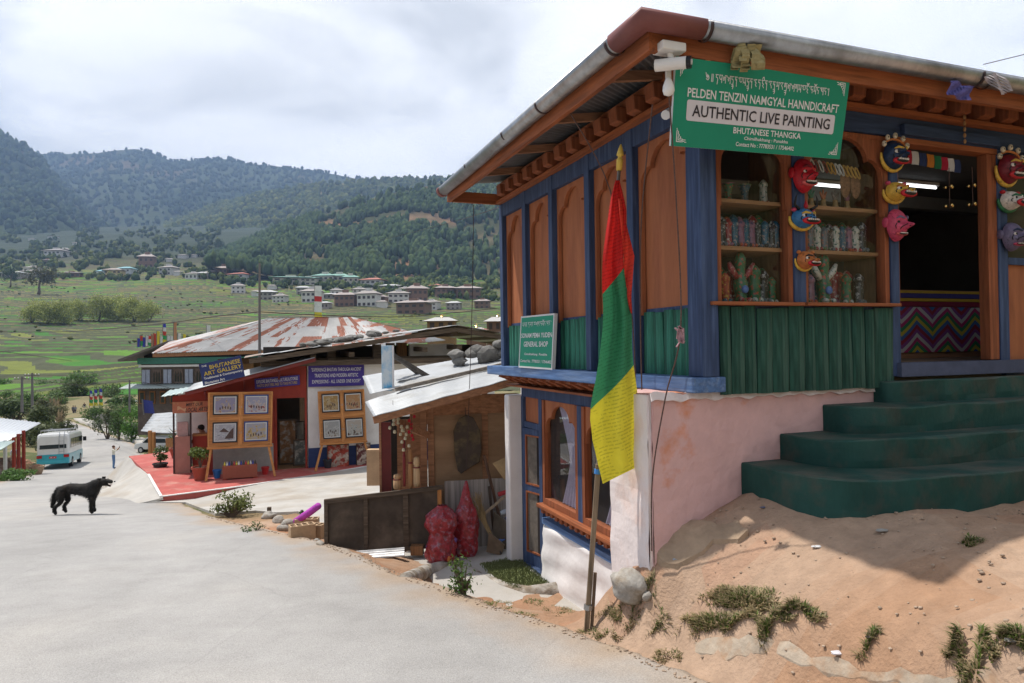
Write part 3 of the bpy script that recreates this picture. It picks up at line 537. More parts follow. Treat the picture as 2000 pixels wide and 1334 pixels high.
for y in (-.22, .95, 1.75, 2.9): gut([(GX, y, GZ_ - .004), (GX, y + .025, GZ_ - .004)], .076, 'gutter_strap', m_dkm, -180, 10)
for x in (-.40, 1.98, 2.08): gut([(x, GY, GZ_ - .004), (x + .022, GY, GZ_ - .004)], .076, 'gutter_strap', m_dkm, -190, 10)
# ---- front wall
planks(.09, 1.755, -.355, .272, m_greenf, lambda s, z: ((s, -.03), 0), .09, .17)
A(MB().box(.06, 1.74, -.028, .02, -.34, .28), 'plank_backing', m_blue)
A(MB().box(-.02, .80, -.115, .05, .279, .305), 'window_sill', m_orgx, bevel=.004); A(MB().box(.83, 1.77, -.11, .05, .281, .306), 'window_sill', m_orgx, bevel=.004)
A(MB().box(.0851, 6.2, -.055, .06, 1.646, 1.7975), 'top_beam', m_bluex)
for a, b in ((.765, .875), (1.735, 1.825), (2.985, 3.10)): A(MB().box(a, b, -.05, .06, -.27 if a > 1.5 else .30, 1.645), 'post', m_blue, bevel=.005)
for i, (a, b) in enumerate(((.085, .765), (.875, 1.735))):
    w0 = MB().prism([(a, .306), (a + .035, .306), (a + .035, 1.605), (b - .045, 1.605), (b - .045, .306), (b, .306), (b, 1.64), (a, 1.64)], -.035, .05, 'xz')
    win = A(w0, 'window_frame', m_org, bevel=.004)
    pts = arch_board(b - a - .08, 1.0, 1.64, .03, .012); pts = [(u, max(v, 1.0)) for u, v in pts]
    A(MB().prism([(a + .035 + u, v) for u, v in pts if True], -.03, .01, 'xz'), 'arch_frame', m_org, win)
    A(MB().add([(a + .03, .014, .306), (b - .04, .014, .306), (b - .04, .014, 1.62), (a + .03, .014, 1.62)], [(0, 1, 2, 3)]), 'pane', m_glass, win)
    A(MB().box(a, a + .02, .051, .42, .30, 1.64), 'cabinet_side', wood('cabinet_wood', (.14, .07, .035))); A(MB().box(b - .02, b, .051, .42, .30, 1.64), 'cabinet_side', wood('cabinet_wood', (.14, .07, .035)))
    for z in (.72, 1.065): A(MB().box(a + .02, b - .02, .03, .40, z - .028, z), 'shelf', wood('shelf_wood', (.30, .16, .075), .2, .6, 'x'))
    A(MB().box(a + .02, b - .02, .03, .42, .285, .306), 'shelf', wood('shelf_wood', (.42, .24, .12)))
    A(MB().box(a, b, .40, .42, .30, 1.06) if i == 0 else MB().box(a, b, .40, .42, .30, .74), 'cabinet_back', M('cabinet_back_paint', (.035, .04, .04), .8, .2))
# door
A(MB().box(1.826, 2.984, -.05, .06, 1.60, 1.645), 'door_lintel', m_orgx); A(MB().box(1.85, 2.95, -.10, -.056, 1.655, 1.74), 'door_lintel', m_bluex, bevel=.005)
A(MB().box(2.87, 2.983, -.04, .05, -.16, 1.60), 'door_jamb', m_org, bevel=.004); A(MB().box(1.826, 1.85, -.03, .05, .3, 1.60), 'door_jamb', m_org)
A(MB().box(1.78, 3.35, -.09, .06, -.275, -.165), 'door_sill', M('blue_grey_sill', (.07, .085, .14), .8, .2, 5, .003))
A(MB().box(3.10, 4.6, -.01, .03, -.27, .66), 'wall_panel', m_panel); A(MB().box(3.10, 4.6, -.04, .04, .66, .72), 'rail', m_blue); A(MB().add([(3.13, .01, .72), (4.6, .01, .72), (4.6, .01, 1.6), (3.13, .01, 1.6)], [(0, 1, 2, 3)]), 'pane', m_glass); A(MB().box(4.6, 6.2, -.02, .05, -.3, 1.645), 'wall_panel', m_panel)
A(MB().box(3.10, 4.6, -.012, .03, -.30, -.271), 'rail', m_bluex)
# shell behind: floor, back, side, ceiling (in dark colours)
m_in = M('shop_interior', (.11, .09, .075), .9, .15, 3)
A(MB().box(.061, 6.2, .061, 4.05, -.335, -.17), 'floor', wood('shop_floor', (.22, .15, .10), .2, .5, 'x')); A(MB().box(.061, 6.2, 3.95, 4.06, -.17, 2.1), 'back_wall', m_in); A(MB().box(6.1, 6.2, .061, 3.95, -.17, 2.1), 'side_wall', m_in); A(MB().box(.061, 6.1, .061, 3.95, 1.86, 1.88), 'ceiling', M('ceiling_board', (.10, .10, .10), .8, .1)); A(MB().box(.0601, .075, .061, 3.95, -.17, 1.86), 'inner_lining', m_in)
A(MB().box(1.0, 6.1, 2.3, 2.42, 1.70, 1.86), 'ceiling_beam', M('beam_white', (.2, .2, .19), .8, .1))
# lower storey
A(MB().box(.26, .40, .3, 4.30, -2.80, -.46), 'lower_wall', m_white)
A(MB().box(.02, .26, 4.12, 4.28, -2.80, -.60), 'corner_pier', m_white, bevel=.02)
A(MB().box(.20, .30, .5, 4.12, -.62, -.46), 'lower_beam', m_blue)
for k in range(15):
    o = A(MB().prism([(.20, -.335), (-.13, -.335), (-.14, -.36), (-.06, -.385), (.0, -.42), (.08, -.43), (.14, -.46), (.20, -.46)], -.05, .05, 'xz'), 'cornice_bracket', m_org); o.location.y = .55 + k * .245
A(MB().box(.02, .24, .5, 4.2, -.485, -.462), 'cornice_rail', m_orgy)
A(MB().box(.19, .28, 3.46, 3.55, -2.74, -.62), 'door_post', m_blue); A(MB().box(.19, .28, 4.05, 4.118, -2.74, -.62), 'door_post', m_blue); A(MB().box(.20, .285, 3.55, 4.05, -1.0, -.93), 'door_head', m_blue); A(MB().box(.23, .27, 3.55, 4.05, -.93, -.62), 'wall_panel', m_panel)
A(MB().box(.255, .262, 3.55, 4.05, -2.74, -1.0), 'doorway', M('painted_dark_opening', (.02, .015, .015), .9, 0))  # near-black sheet on the wall paints the shade inside the doorway
A(MB().box(.18, .30, 3.5, 4.06, -2.78, -2.70), 'threshold', m_blue)
dl = MB().box(-.02, .02, 0, .07, 0, 1.70).box(-.02, .02, .45, .52, 0, 1.70).box(-.02, .02, .07, .45, 0, .16).box(-.02, .02, .07, .45, 1.62, 1.70).box(-.02, .02, .07, .45, .92, 1.0).build('door', m_blue, shop, bevel=.004)
dl.location = (.19, 4.05, 2.75 - 2.71); dl.rotation_euler = (0, 0, R(180 + 14))
for z0, z1 in ((.16, .92), (1.0, 1.62)):
    MB().box(-.004, .004, .09, .43, z0 + .02, z1 - .02).build('screen', M('door_mesh', (.14, .12, .10), .8, .25, 14), dl); MB().box(-.026, .026, .07, .09, z0, z1).box(-.026, .026, .43, .45, z0, z1).box(-.026, .026, .09, .43, z0, z0 + .02).box(-.026, .026, .09, .43, z1 - .02, z1).build('trim', m_org, dl)
MB().box(.02, .05, .47, .50, .80, .90).build('handle', m_galv, dl)
for a, b in ((2.46, 3.40), (1.45, 2.36)):
    wf = A(MB().box(.17, .258, a, a + .06, -1.83, -.62).box(.17, .258, b - .06, b, -1.83, -.62).box(.17, .258, a + .06, b - .06, -1.83, -1.76), 'window_frame', m_org, bevel=.004)
    pts = arch_board(b - a - .12, -1.0, -.62, .03, .01); pts = [(u, max(v, -1.0)) for u, v in pts]
    A(MB().prism([(a + .06 + u, v) for u, v in pts], .19, .235, 'yz'), 'arch_frame', m_panel, wf)
    A(MB().box(.252, .256, a + .06, b - .06, -1.76, -.62), 'painted_room_dark', M('painted_room_dark', (.03, .025, .025), .9, .2), wf); A(MB().add([(.217, a + .06, -1.76), (.217, b - .06, -1.76), (.217, b - .06, -.64), (.217, a + .06, -.64)], [(0, 1, 2, 3)]), 'pane', m_glass, wf)  # near-black panel behind the glass paints the shade of the room
    c0 = a + .07
    A(MB().grid(lambda u, v: (.24 + .008 * math.sin(u * 38), c0 + (.20 + .34 * (abs(v - .45) * 1.6) ** 1.3 + .05) * u, -1.75 + 1.1 * v), 40, 10), 'curtain', M('lilac_curtain', (.50, .46, .60), .9, .1, 30, sub=.3), wf, smooth=True)
A(MB().box(.17, .26, 2.36, 2.46, -1.83, -.62), 'window_post', m_blue)
A(MB().box(.10, .26, .9, 3.44, -1.875, -1.831), 'window_sill', m_orgy, bevel=.005)
for k in range(19):
    y = 1.0 + k * .128; A(MB().box(.13, .255, y, y + .065, -1.935 + random.uniform(-.006, .006), -1.876), 'dentil', m_org)
A(MB().box(.16, .258, .6, 3.42, -2.07, -2.005), 'blue_band', m_bluel)
A(MB().grid(lambda u, v: (.18 - .04 * (1 - v) ** 2 + .012 * math.sin(u * 21 + v * 5) + .01 * math.sin(v * 17 + u * 9), .55 + 2.87 * u, -2.80 + .73 * v), 40, 12), 'plinth_skirt', m_white, smooth=True, solid=.01)
# pink retaining wall and steps
def rough_box(x0, x1, y0, y1, z0, z1, n=(30, 8, 20), amp=.012):
    mb = MB()
    def nz(p): 
        s = (math.sin(p[0] * 7.1 + p[2] * 3) + math.sin(p[2] * 11 + p[1] * 5) + math.sin(p[0] * 19 + p[1] * 13 + p[2] * 17)) * amp / 3; return s
    mb.grid(lambda u, v: (x0 + (x1 - x0) * u, y0 + nz((x0 + (x1 - x0) * u, y0, z0 + (z1 - z0) * v)), z0 + (z1 - z0) * v), n[0], n[2])
    mb.grid(lambda u, v: (x0 + nz((x0, y0 + (y1 - y0) * u, z0 + (z1 - z0) * v)), y0 + (y1 - y0) * u, z0 + (z1 - z0) * v), n[1], n[2])
    mb.grid(lambda u, v: (x0 + (x1 - x0) * u, y0 + (y1 - y0) * v, z1 + nz((x0 + (x1 - x0) * u, y0 + v, 3)) * .5), n[0], n[1])
    mb.grid(lambda u, v: (x0 + (x1 - x0) * u, y1, z0 + (z1 - z0) * v), 2, 2); mb.grid(lambda u, v: (x1, y0 + (y1 - y0) * u, z0 + (z1 - z0) * v), 2, 2)
    bm = bmesh.new(); 
    return mb
m_pinkl = M('lit_side_and_mortar_pink', (.74, .655, .635), .9, .06, 3, .006, 18, col2=(.64, .44, .36), c2s=1.5, c2lo=.62, c2hi=.78)
A(rough_box(-.45, 1.62, .005, .56, -2.2, -.337), 'retaining_wall', m_pink, smooth=False)
A(rough_box(-.475, -.448, .02, .565, -2.6, -.345, (3, 8, 20)), 'bright_side_skin', m_pinkl)  # paler skin puts the sunlit brightness of this side into its colour
A(MB().grid(lambda u, v: (-.46 + 2.05 * u, -.012 + .02 * v + .006 * math.sin(u * 60), -.385 + .055 * v + .008 * math.sin(u * 43) + .006 * math.sin(u * 91)), 70, 3), 'mortar_edge', m_pinkl, solid=.012)
def step(cx_, rx, ry, z0, z1, name='step'):
    n = 64; prof = []
    for k in range(n + 1):
        t = math.pi * k / n; c_, s_ = math.cos(t), math.sin(t); prof.append((cx_ - rx * math.copysign(abs(c_) ** .45, c_), -ry * abs(s_) ** .42 * (1 + .06 * s_)))
    mb = MB(); V = []
    for (d, z) in ((0.0, z0), (.0, (z0 + z1) / 2), (.0, z1 - .012), (-.004, z1 - .004), (-.010, z1)):
        for i, (x, y) in enumerate(prof):
            f = 1 + d / max(rx, .1); wob = .008 * math.sin(x * 9 + z * 20) + .005 * math.sin(x * 23); V.append((cx_ + (x - cx_) * f, y * (1 + d / max(ry, .1)) + (wob if 0 < i < n else 0), z + (.006 * math.sin(x * 7) if z > z0 else 0)))
    m = n + 1
    mb.add(V, [(r_ * m + k, r_ * m + k + 1, (r_ + 1) * m + k + 1, (r_ + 1) * m + k) for r_ in range(4) for k in range(n)] + [tuple(range(4 * m, 5 * m))])
    return mb.build(name, m_step, shop, smooth=False)
step(2.42, .84, .17, -.55, -.30); step(2.40, 1.34, .36, -.75, -.475); step(2.40, 1.755, .62, -.95, -.663); step(2.40, 2.11, .93, -1.25, -.862)
# ================================================================ SIGNS, FLAG, MASKS, GOODS AT THE SHOP
random.seed(11)
m_wh = M('white_letter', (.72, .72, .72), .7, 0); m_blk = M('dark_letter', (.04, .035, .04), .7, 0); m_sgn = M('green_sign_face', (.012, .25, .15), .55, .05, 3); m_sgnb = M('pale_sign_box', (.62, .60, .64), .6, .04); m_alu = M('sign_edge', (.6, .6, .6), .5, .05)
TIB = {'d': [[(0, 1), (.75, 1)], [(.15, 1), (.12, .65), (.5, .62), (.62, .35), (.5, -.25)]], 'p': [[(.0, 1), (.3, 1)], [(.1, 1), (.08, .6), (.4, .4), (.72, .55)], [(.55, 1), (.9, 1)], [(.75, 1), (.75, 0)]], 'l': [[(.1, .5), (.2, .85), (.4, .8), (.38, .4), (.15, .35)], [(.4, .7), (.75, .75)], [(.6, 1), (.95, 1)], [(.78, 1), (.78, 0)]], 'n': [[(0, 1), (.7, 1)], [(.25, 1), (.1, .7), (.35, .55), (.5, .75), (.55, -.25)]],
       'b': [[(0, 1), (.85, 1)], [(.1, 1), (.08, .5), (.4, .38), (.75, .5), (.75, 1)]], 's': [[(0, 1), (.3, 1)], [(.1, 1), (.2, .5), (.02, .3)], [(.2, .55), (.55, .3), (.75, .6)], [(.6, 1), (.9, 1)], [(.75, 1), (.75, 0)]], 'a': [[(.1, 1), (.6, 1)], [(.3, 1), (.15, .6), (.5, .55), (.2, .3), (.55, .05)]], 'm': [[(0, 1), (.3, 1)], [(.1, 1), (.25, .6), (.05, .4), (.75, .55)], [(.6, 1), (.9, 1)], [(.76, 1), (.76, 0)]],
       'r': [[(0, 1), (.7, 1)], [(.35, 1), (.35, .7), (.15, .6), (.5, .4), (.6, .1)]], 'g': [[(.05, 1), (.4, 1)], [(.15, 1), (.08, .5), (.38, .5), (.36, .95)], [(.6, 1), (.9, 1)], [(.76, 1), (.76, 0)]], 'z': [[(0, 1), (.8, 1)], [(.2, 1), (.25, .55), (.6, .5), (.3, .25), (.7, 0)]], 't': [[(0, 1), (.8, 1)], [(.4, 1), (.15, .65), (.4, .5), (.7, .65), (.65, .1)]], 'k': [[(0, 1), (.3, 1)], [(.15, 1), (.05, .6), (.3, .5), (.3, .9)], [(.3, .5), (.75, .4)], [(.6, 1), (.9, 1)], [(.75, 1), (.75, 0)]], 'N': [[(0, 1), (.7, 1)], [(.15, 1), (.12, .6), (.55, .55), (.5, .1)]],
       '.': [[(.05, 1), (.15, .8)]], '|': [[(.1, 1), (.1, 0)]], '@': [[(0, 1.1), (.3, .5), (.5, .9), (.6, .4), (.8, .8), (1, .4), (.7, .15), (.2, .3)]]}
TIBX = {'i': [[(.2, 1.15), (.3, 1.4), (.6, 1.45), (.75, 1.1)]], 'o': [[(.1, 1.4), (.4, 1.12), (.5, 1.35), (.6, 1.12), (.9, 1.4)]], '_': [[(.15, -.05), (.6, 0), (.7, -.3), (.5, -.65)], [(.2, -.3), (.55, -.3)]]}
TIBW = {'.': .25, '|': .3, '@': 1.1}
def tibetan(s, name, mat, parent, org, ux, uy, width, h, th=.07, depth=.002):
    ux = Vector(ux).normalized(); uy = Vector(uy).normalized(); nn = ux.cross(uy); pen = 0; segs = []; last = 0
    for ch in s:
        if ch in TIBX: segs += [[(x + last, y) for x, y in g] for g in TIBX[ch]]; continue
        if ch == ' ': pen += .5; continue
        segs += [[(x + pen, y) for x, y in g] for g in TIB[ch]]; last = pen; pen += TIBW.get(ch, 1.0) + .08
    k = width / pen; mb = MB(); org = Vector(org)
    for g in segs:
        for (a, b), (c, d) in zip(g[:-1], g[1:]):
            p = Vector((a * k, b * h, 0)); q = Vector((c * k, d * h, 0)); e_ = (q - p)
            if e_.length < 1e-6: continue
            r_ = Vector((-e_.y, e_.x, 0)).normalized() * th * h / 2; x_ = e_.normalized() * th * h * .35; P = [p - r_ - x_, q - r_ + x_, q + r_ + x_, p + r_ - x_]
            mb.add([org + ux * (v.x - width / 2) + uy * (v.y - h * .5) + nn * depth for v in P], [(0, 1, 2, 3)])
    return mb.build(name, mat, parent)
TIBTXT = '@ || dpl.ld_n.bst_n.adzin.rn_m.rg_l.lgs.bzo.tsoN.kN.|'
def board(name, label, cat, TL, TR, BL, thick, mface, medge, org, rz, border=0.0):
    """sign board in a building frame: returns root, and P(u, v) on its face with u right, v up (0..1)"""
    TL, TR, BL = Vector(TL), Vector(TR), Vector(BL); ux = TR - TL; uy = TL - BL; nn = ux.cross(uy).normalized()
    base = BL + ux / 2; c, s_ = math.cos(rz), math.sin(rz); root = empty(name, label, cat, (org[0] + base.x * c - base.y * s_, org[1] + base.x * s_ + base.y * c, base.z), rz)
    off = base
    def P(u, v, d=0.0): return BL + ux * u + uy * v + nn * d - off
    mb = MB(); mb.add([P(0, 0), P(1, 0), P(1, 1), P(0, 1), P(0, 0, -thick), P(1, 0, -thick), P(1, 1, -thick), P(0, 1, -thick)], [(0, 1, 2, 3), (7, 6, 5, 4), (4, 5, 1, 0), (5, 6, 2, 1), (6, 7, 3, 2), (7, 4, 0, 3)]); mb.m = [0, 1, 1, 1, 1, 1]
    mb.build('board', [mface, medge], root); return root, P, ux, uy
def rect(P, u0, u1, v0, v1, d, name, mat, par):
    return MB().add([P(u0, v0, d), P(u1, v0, d), P(u1, v1, d), P(u0, v1, d)], [(0, 1, 2, 3)]).build(name, mat, par)
sg, P, ux, uy = board('shop_sign', 'large green sign reading AUTHENTIC LIVE PAINTING hung under the eave', 'sign', (-.55, -.50, 1.79), (.86, -.50, 1.82), (-.50, -.35, 1.28), .02, m_sgn, m_alu, S0, TH)
W_, H_ = ux.length, uy.length
tibetan(TIBTXT, 'lettering', m_wh, sg, P(.52, .815), ux, uy, W_ * .72, .045, .11)
def line(s, u0, u1, v, h, mat=m_wh, P=P, par=sg, d=.003, **k):
    a = P(u0, v); b = P(u1, v); text(s, 'lettering', mat, par, (a + b) / 2, ux, uy, (b - a).length, h * uy.length, depth=d, **k)
line('PELDEN TENZIN NAMGYAL HANNDICRAFT', .07, .95, .625, .105)
n = 8; rr = .03; pl = []
for cx_, cy_, a0 in ((.935 - .012, .335, -90), (.935 - .012, .515, 0), (.07 + .012, .515, 90), (.07 + .012, .335, 180)):
    for k in range(n + 1): a = R(a0 + 90 * k / n); pl.append(P(cx_ + rr * .38 * math.cos(a), cy_ + rr * math.sin(a), .0025))
MB().add(pl, [tuple(range(len(pl)))]).build('text_panel', m_sgnb, sg)
line('AUTHENTIC LIVE PAINTING', .10, .905, .425, .135, m_blk, d=.005); line('BHUTANESE THANGKA', .335, .735, .245, .075); line('Chimilhakhang : Punakha', .40, .66, .155, .052); line('Contact No : 77783531 / 17546402', .355, .70, .085, .052)
FRET = [(0, 0, 5, .7), (0, 0, .7, 9), (1.4, 1.4, 4, .7), (1.4, 1.4, .7, 3), (5.2, 0, .7, 3), (2.8, 2.8, 2, .7), (6, .6, 1.6, .6), (6, 1.8, 2.6, .6), (1.4, 4.6, 1.6, .6), (2.3, 4.6, .6, 2), (1.4, 6, .6, 3), (0, 9.2, 1.2, .6), (7.6, 0, 1.8, .6), (3.6, 3.4, .6, 1.4), (0, 10.2, .6, 1)]
for sx, sy in ((0, 1), (1, 1), (0, 0), (1, 0)):
    mb = MB(); q = .0095
    for (x, y, w_, h) in FRET:
        us = [.025 + x * q * .62, .025 + (x + w_) * q * .62]; vs_ = [.05 + y * q * 1.5, .05 + (y + h) * q * 1.5]
        us = [1 - t for t in us] if sx else us; vs_ = [1 - t for t in vs_] if sy else vs_
        mb.add([P(us[0], vs_[0], .002), P(us[1], vs_[0], .002), P(us[1], vs_[1], .002), P(us[0], vs_[1], .002)], [(0, 1, 2, 3)])
    mb.build('fret_ornament', m_wh, sg)
for u in (.17, .82): MB().box(-.02, .02, -.016, .014, -.01, .09).build('hanger_block', wood('hanger_wood', (.5, .17, .06)), sg, loc=P(u, 1.0, -.02))
sg2, P2, ux, uy = board('shop_sign', 'small green sign reading GENERAL SHOP fixed low on the side wall', 'sign', (-.14, 3.23, .352), (-.12, 2.345, .345), (-.19, 3.20, -.225), .035, m_sgn, m_alu, S0, TH)
def line2(s, u0, u1, v, h): line(s, u0, u1, v, h, m_wh, P2, sg2)
tibetan('spa.dmN.blg.tsoN.kN.', 'lettering', m_wh, sg2, P2(.5, .83), ux, uy, ux.length * .86, .045, .12)
line2('SONAM PEMA YUDEN', .05, .96, .62, .09); line2('GENERAL SHOP', .14, .86, .455, .10); line2('Chimilhakhang : Punakha', .17, .85, .26, .055); line2('Contact No : 77783531 / 17546402', .06, .97, .135, .055)
MB().add([P2(*p, .001) for p in ((0, 0), (1, 0), (1, 1), (0, 1), (.025, .03), (.975, .03), (.975, .97), (.025, .97))], [(0, 1, 5, 4), (1, 2, 6, 5), (2, 3, 7, 6), (3, 0, 4, 7)]).build('sign_rim', m_alu, sg2)
# security camera, bulb, second camera
def shop_thing(name, label, cat, x, y, z, rz=0.0, group=None): return empty(name, label, cat, tuple(SP(x, y, z)), TH + rz, group)
m_plw = M('white_plastic', (.68, .67, .65), .4, .05)
t = shop_thing('security_camera', 'white bullet security camera on a square base beside the big sign', 'camera', -.60, -.50, 1.78)
MB().box(-.085, .085, -.06, .06, .02, .075).build('mount_box', m_plw, t, bevel=.008); MB().tube([(0, 0, .03), (.01, -.01, -.02)], .018).build('arm', m_plw, t)
MB().tube([(-.07, .05, -.045), (.07, -.09, -.06)], .037, 14).build('camera_body', m_plw, t, smooth=False); MB().tube([(.066, -.086, -.0595), (.085, -.105, -.0615)], [.039, .037], 14).build('lens_cap', M('black_plastic', (.015, .015, .018), .3, 0), t)
MB().tube([(.0845, -.1045, -.0612), (.088, -.108, -.062)], .017, 12).build('lens_ring', m_plw, t)
t = shop_thing('light_bulb', 'white light bulb hanging on a cord below the security camera', 'bulb', -.57, -.44, 1.56)
MB().lathe([(.004, -.0), (.03, .012), (.038, .035), (.036, .06), (.022, .10), (.016, .115)], 14).build('bulb', M('bulb_glass', (.75, .75, .74), .25, 0), t, smooth=True); MB().lathe([(.019, .113), (.019, .16), (.012, .17)], 10).build('socket', M('bulb_socket', (.55, .53, .48), .5, 0), t); MB().tube([(0, 0, .165), (.0, .02, .25)], .004, 5).build('cord', m_dkm, t)
t = shop_thing('security_camera', 'small white tube camera under the eave left of the big sign', 'camera', -.40, -.2, 1.56)
MB().tube([(-.05, -.02, -.035), (.06, .05, .03)], .032, 12).build('camera_body', m_plw, t); MB().tube([(.04, .05, .01), (.10, .13, .06)], .012, 6).build('arm', m_plw, t)
# strings hanging from the eave
m_rope = M('dark_rope', (.10, .06, .05), .9, .4, 60)
def rope(pts, r, label, name='rope', mat=m_rope, **k):
    pts = [Vector(p) for p in pts]; q = []
    for i in range(len(pts) - 1):
        for j in range(6):
            t_ = j / 6; p0 = pts[max(i - 1, 0)]; p3 = pts[min(i + 2, len(pts) - 1)]; p1, p2 = pts[i], pts[i + 1]
            q.append(.5 * ((2 * p1) + (p2 - p0) * t_ + (2 * p0 - 5 * p1 + 4 * p2 - p3) * t_ ** 2 + (3 * p1 - p0 - 3 * p2 + p3) * t_ ** 3))
    q.append(pts[-1]); o = MB().tube(q, r, 6).build(name, mat, **k); tag(o, label, 'rope'); return o
rope([SP(-.72, .70, 1.83), SP(-.45, .55, 1.2), SP(-.30, .52, .3), SP(-.28, .50, -.33)], .005, 'thin twisted cord hanging from the eave behind the prayer flag')
rope([SP(-.60, -.30, 1.55), SP(-.45, .10, .9), SP(-.38, .25, .2), SP(-.36, .28, -.32)], .005, 'twisted brown rope slanting down the side wall to the pink ledge')
rope([SP(-.58, -.45, 1.65), SP(-.45, -.33, .9), SP(-.38, -.25, .1), SP(-.42, -.12, -.35), SP(-.475, -.03, -.9), SP(-.49, -.03, -1.4)], .005, 'dark rope with a knot falling past the pink wall corner')
k = MB()
for i in range(14): k.bar((random.uniform(-.02, .02), random.uniform(-.02, .02), random.uniform(-.05, .06)), (random.uniform(-.03, .03), random.uniform(-.03, .03), random.uniform(-.09, .05)), .018, .006)
o = k.build('ribbon_knot', M('ribbon_rag', (.34, .2, .22), .9, .6, 30), loc=SP(-.38, -.25, .07)); tag(o, 'small knot of faded ribbons tied on the hanging rope', 'ribbon')
k = MB()
for i in range(16):
    a = Vector((random.uniform(-.07, .07), random.uniform(-.01, .01), random.uniform(-.01, .05))); k.grid(lambda u, v, a=a, i=i: a + Vector(((u - .5) * .05 + .03 * v * math.sin(i), -.02 + .03 * math.sin(v * 5 + i), -.13 * v)), 2, 5)
o = k.build('rag', M('pale_rag', (.42, .36, .18), .9, .3, 20, sub=.3), loc=SP(-.08, -.58, 1.86), solid=.002); tag(o, 'torn pale yellow rag caught on the gutter above the sign', 'rag')
k = MB()
for i in range(9): k.grid(lambda u, v, i=i: Vector(((u - .5) * .03 + i * .016 - .02 * v, -.02 * math.sin(v * 6 + i), -.10 * v - i * .006)), 1, 5)
o = k.build('rag', M('purple_rag', (.16, .15, .42), .9, .3, 20, sub=.3), loc=SP(1.72, -.60, 1.88), solid=.002); tag(o, 'purple cloth tassel tied under the front gutter', 'rag')
k = MB()
for i in range(9): k.grid(lambda u, v, i=i: Vector(((u - .5) * .02 + .12 * v + .01 * i, -.06 + .02 * math.sin(v * 6 + i), .03 - .13 * v + .004 * i)), 1, 5)
o = k.build('rag', M('grey_rag', (.5, .46, .48), .9, .3, 20, sub=.3), loc=SP(1.98, -.62, 1.88), solid=.002); tag(o, 'frayed grey white cloth strip tied round the front gutter', 'rag')
rope([SP(2.02, -.62, 2.03), SP(4.6, -1.0, 2.75)], .003, 'thin wire running up from the gutter to the right', 'wire', m_dkm)
# ---- prayer flag
def cloth(name, col, dark=.45, per=.026, slope=.35, a=.03):
    m = M(name, col, .8, .10, 6, .002, 60, sub=.28); nt = m.node_tree; N = nt.nodes; b = N['Principled BSDF']; src = b.inputs['Base Color'].links[0].from_socket
    tcn = N.new('ShaderNodeTexCoord'); sx = N.new('ShaderNodeSeparateXYZ'); nt.links.new(tcn.outputs['Object'], sx.inputs[0])
    def mth(op, a_, b_=None):
        q = N.new('ShaderNodeMath'); q.operation = op
        for i, v in enumerate((a_, b_)):
            if v is None: continue
            if isinstance(v, (int, float)): q.inputs[i].default_value = v
            else: nt.links.new(v, q.inputs[i])
        return q.outputs[0]
    tz = mth('SUBTRACT', sx.outputs['Z'], mth('MULTIPLY', sx.outputs['X'], slope)); wv = mth('SINE', mth('MULTIPLY', tz, 2 * math.pi / per))
    nz = N.new('ShaderNodeTexNoise'); nz.inputs['Scale'].default_value = 1; nz.inputs['Detail'].default_value = 3; mpn = N.new('ShaderNodeMapping'); mpn.inputs['Scale'].default_value = (55, 55, 40); nt.links.new(tcn.outputs['Object'], mpn.inputs[0]); nt.links.new(mpn.outputs[0], nz.inputs['Vector'])
    big = N.new('ShaderNodeTexNoise'); big.inputs['Scale'].default_value = 5; nt.links.new(tcn.outputs['Object'], big.inputs['Vector'])
    ink = mth('MULTIPLY', mth('GREATER_THAN', wv, .35), mth('MULTIPLY', mth('GREATER_THAN', nz.outputs[0], .46), mth('GREATER_THAN', big.outputs[0], .40)))
    mx = N.new('ShaderNodeMix'); mx.data_type = 'RGBA'; nt.links.new(mth('MULTIPLY', ink, .45), mx.inputs['Factor']); nt.links.new(src, mx.inputs['A']); mx.inputs['B'].default_value = tuple(c * dark for c in col) + (1,)
    for l in list(nt.links):
        if l.from_socket == src and l.to_node != mx: to = l.to_socket; nt.links.new(mx.outputs['Result'], to)
    return m
fb = Vector((.507, 5.03, -2.05)); ft = Vector((.806, 5.03, 1.43)); fl_ = empty('prayer_flag', 'red green and yellow printed prayer flag on a leaning pole by the shop', 'flag', tuple(fb)); WZ.add(fl_.name)
def FPt(px, py, dy=0.0): p = at(px, py, 5.03 - dy); return Vector((p.x - fb.x, p.y - fb.y, p.z))
pole = lambda t_: Vector((0, 0, 0)) + (ft - fb) * t_ + Vector((0, 0, fb.z))
MB().bar(pole(0), pole(.345), .036, .030, (0, 1, 0)).build('wooden_stake', wood('stake_wood', (.20, .145, .095), .35, .8), fl_, bevel=.004); MB().bar(pole(0) + Vector((.035, .01, -.02)), pole(.12) + Vector((.035, .01, 0)), .022, .02, (0, 1, 0)).build('brace_stake', wood('stake_wood2', (.15, .10, .065), .35, .8), fl_)
MB().tube([pole(.30) + Vector((0, .02, 0)), pole(.965)], .0125, 10).build('pole', m_galv, fl_, smooth=True)
MB().tube([pole(.325), pole(.335)], .026, 8).build('tape', M('blue_tape', (.05, .2, .5), .5, 0), fl_); MB().tube([pole(.045), pole(.055)], .032, 8).build('wire_tie', m_galv, fl_)
MB().lathe([(.012, -.005), (.022, 0), (.024, .06), (.026, .075), (.018, .085), (.014, .10), (.026, .105), (.027, .115), (.018, .15), (.006, .185), (.001, .19)], 14, c=pole(.955), ax=(ft - fb)).build('finial', M('gold_paint', (.55, .38, .07), .4, .08, metal=.3), fl_, smooth=True)
OUT = [(352, 1202, 1210), (380, 1194, 1217), (410, 1189, 1223), (450, 1184, 1223), (500, 1179, 1219), (560, 1176, 1222), (600, 1176, 1229), (640, 1175, 1234), (700, 1171, 1238), (740, 1166, 1240), (790, 1155, 1243), (820, 1152, 1245), (860, 1155, 1248), (905, 1166, 1252), (945, 1178, 1254)]
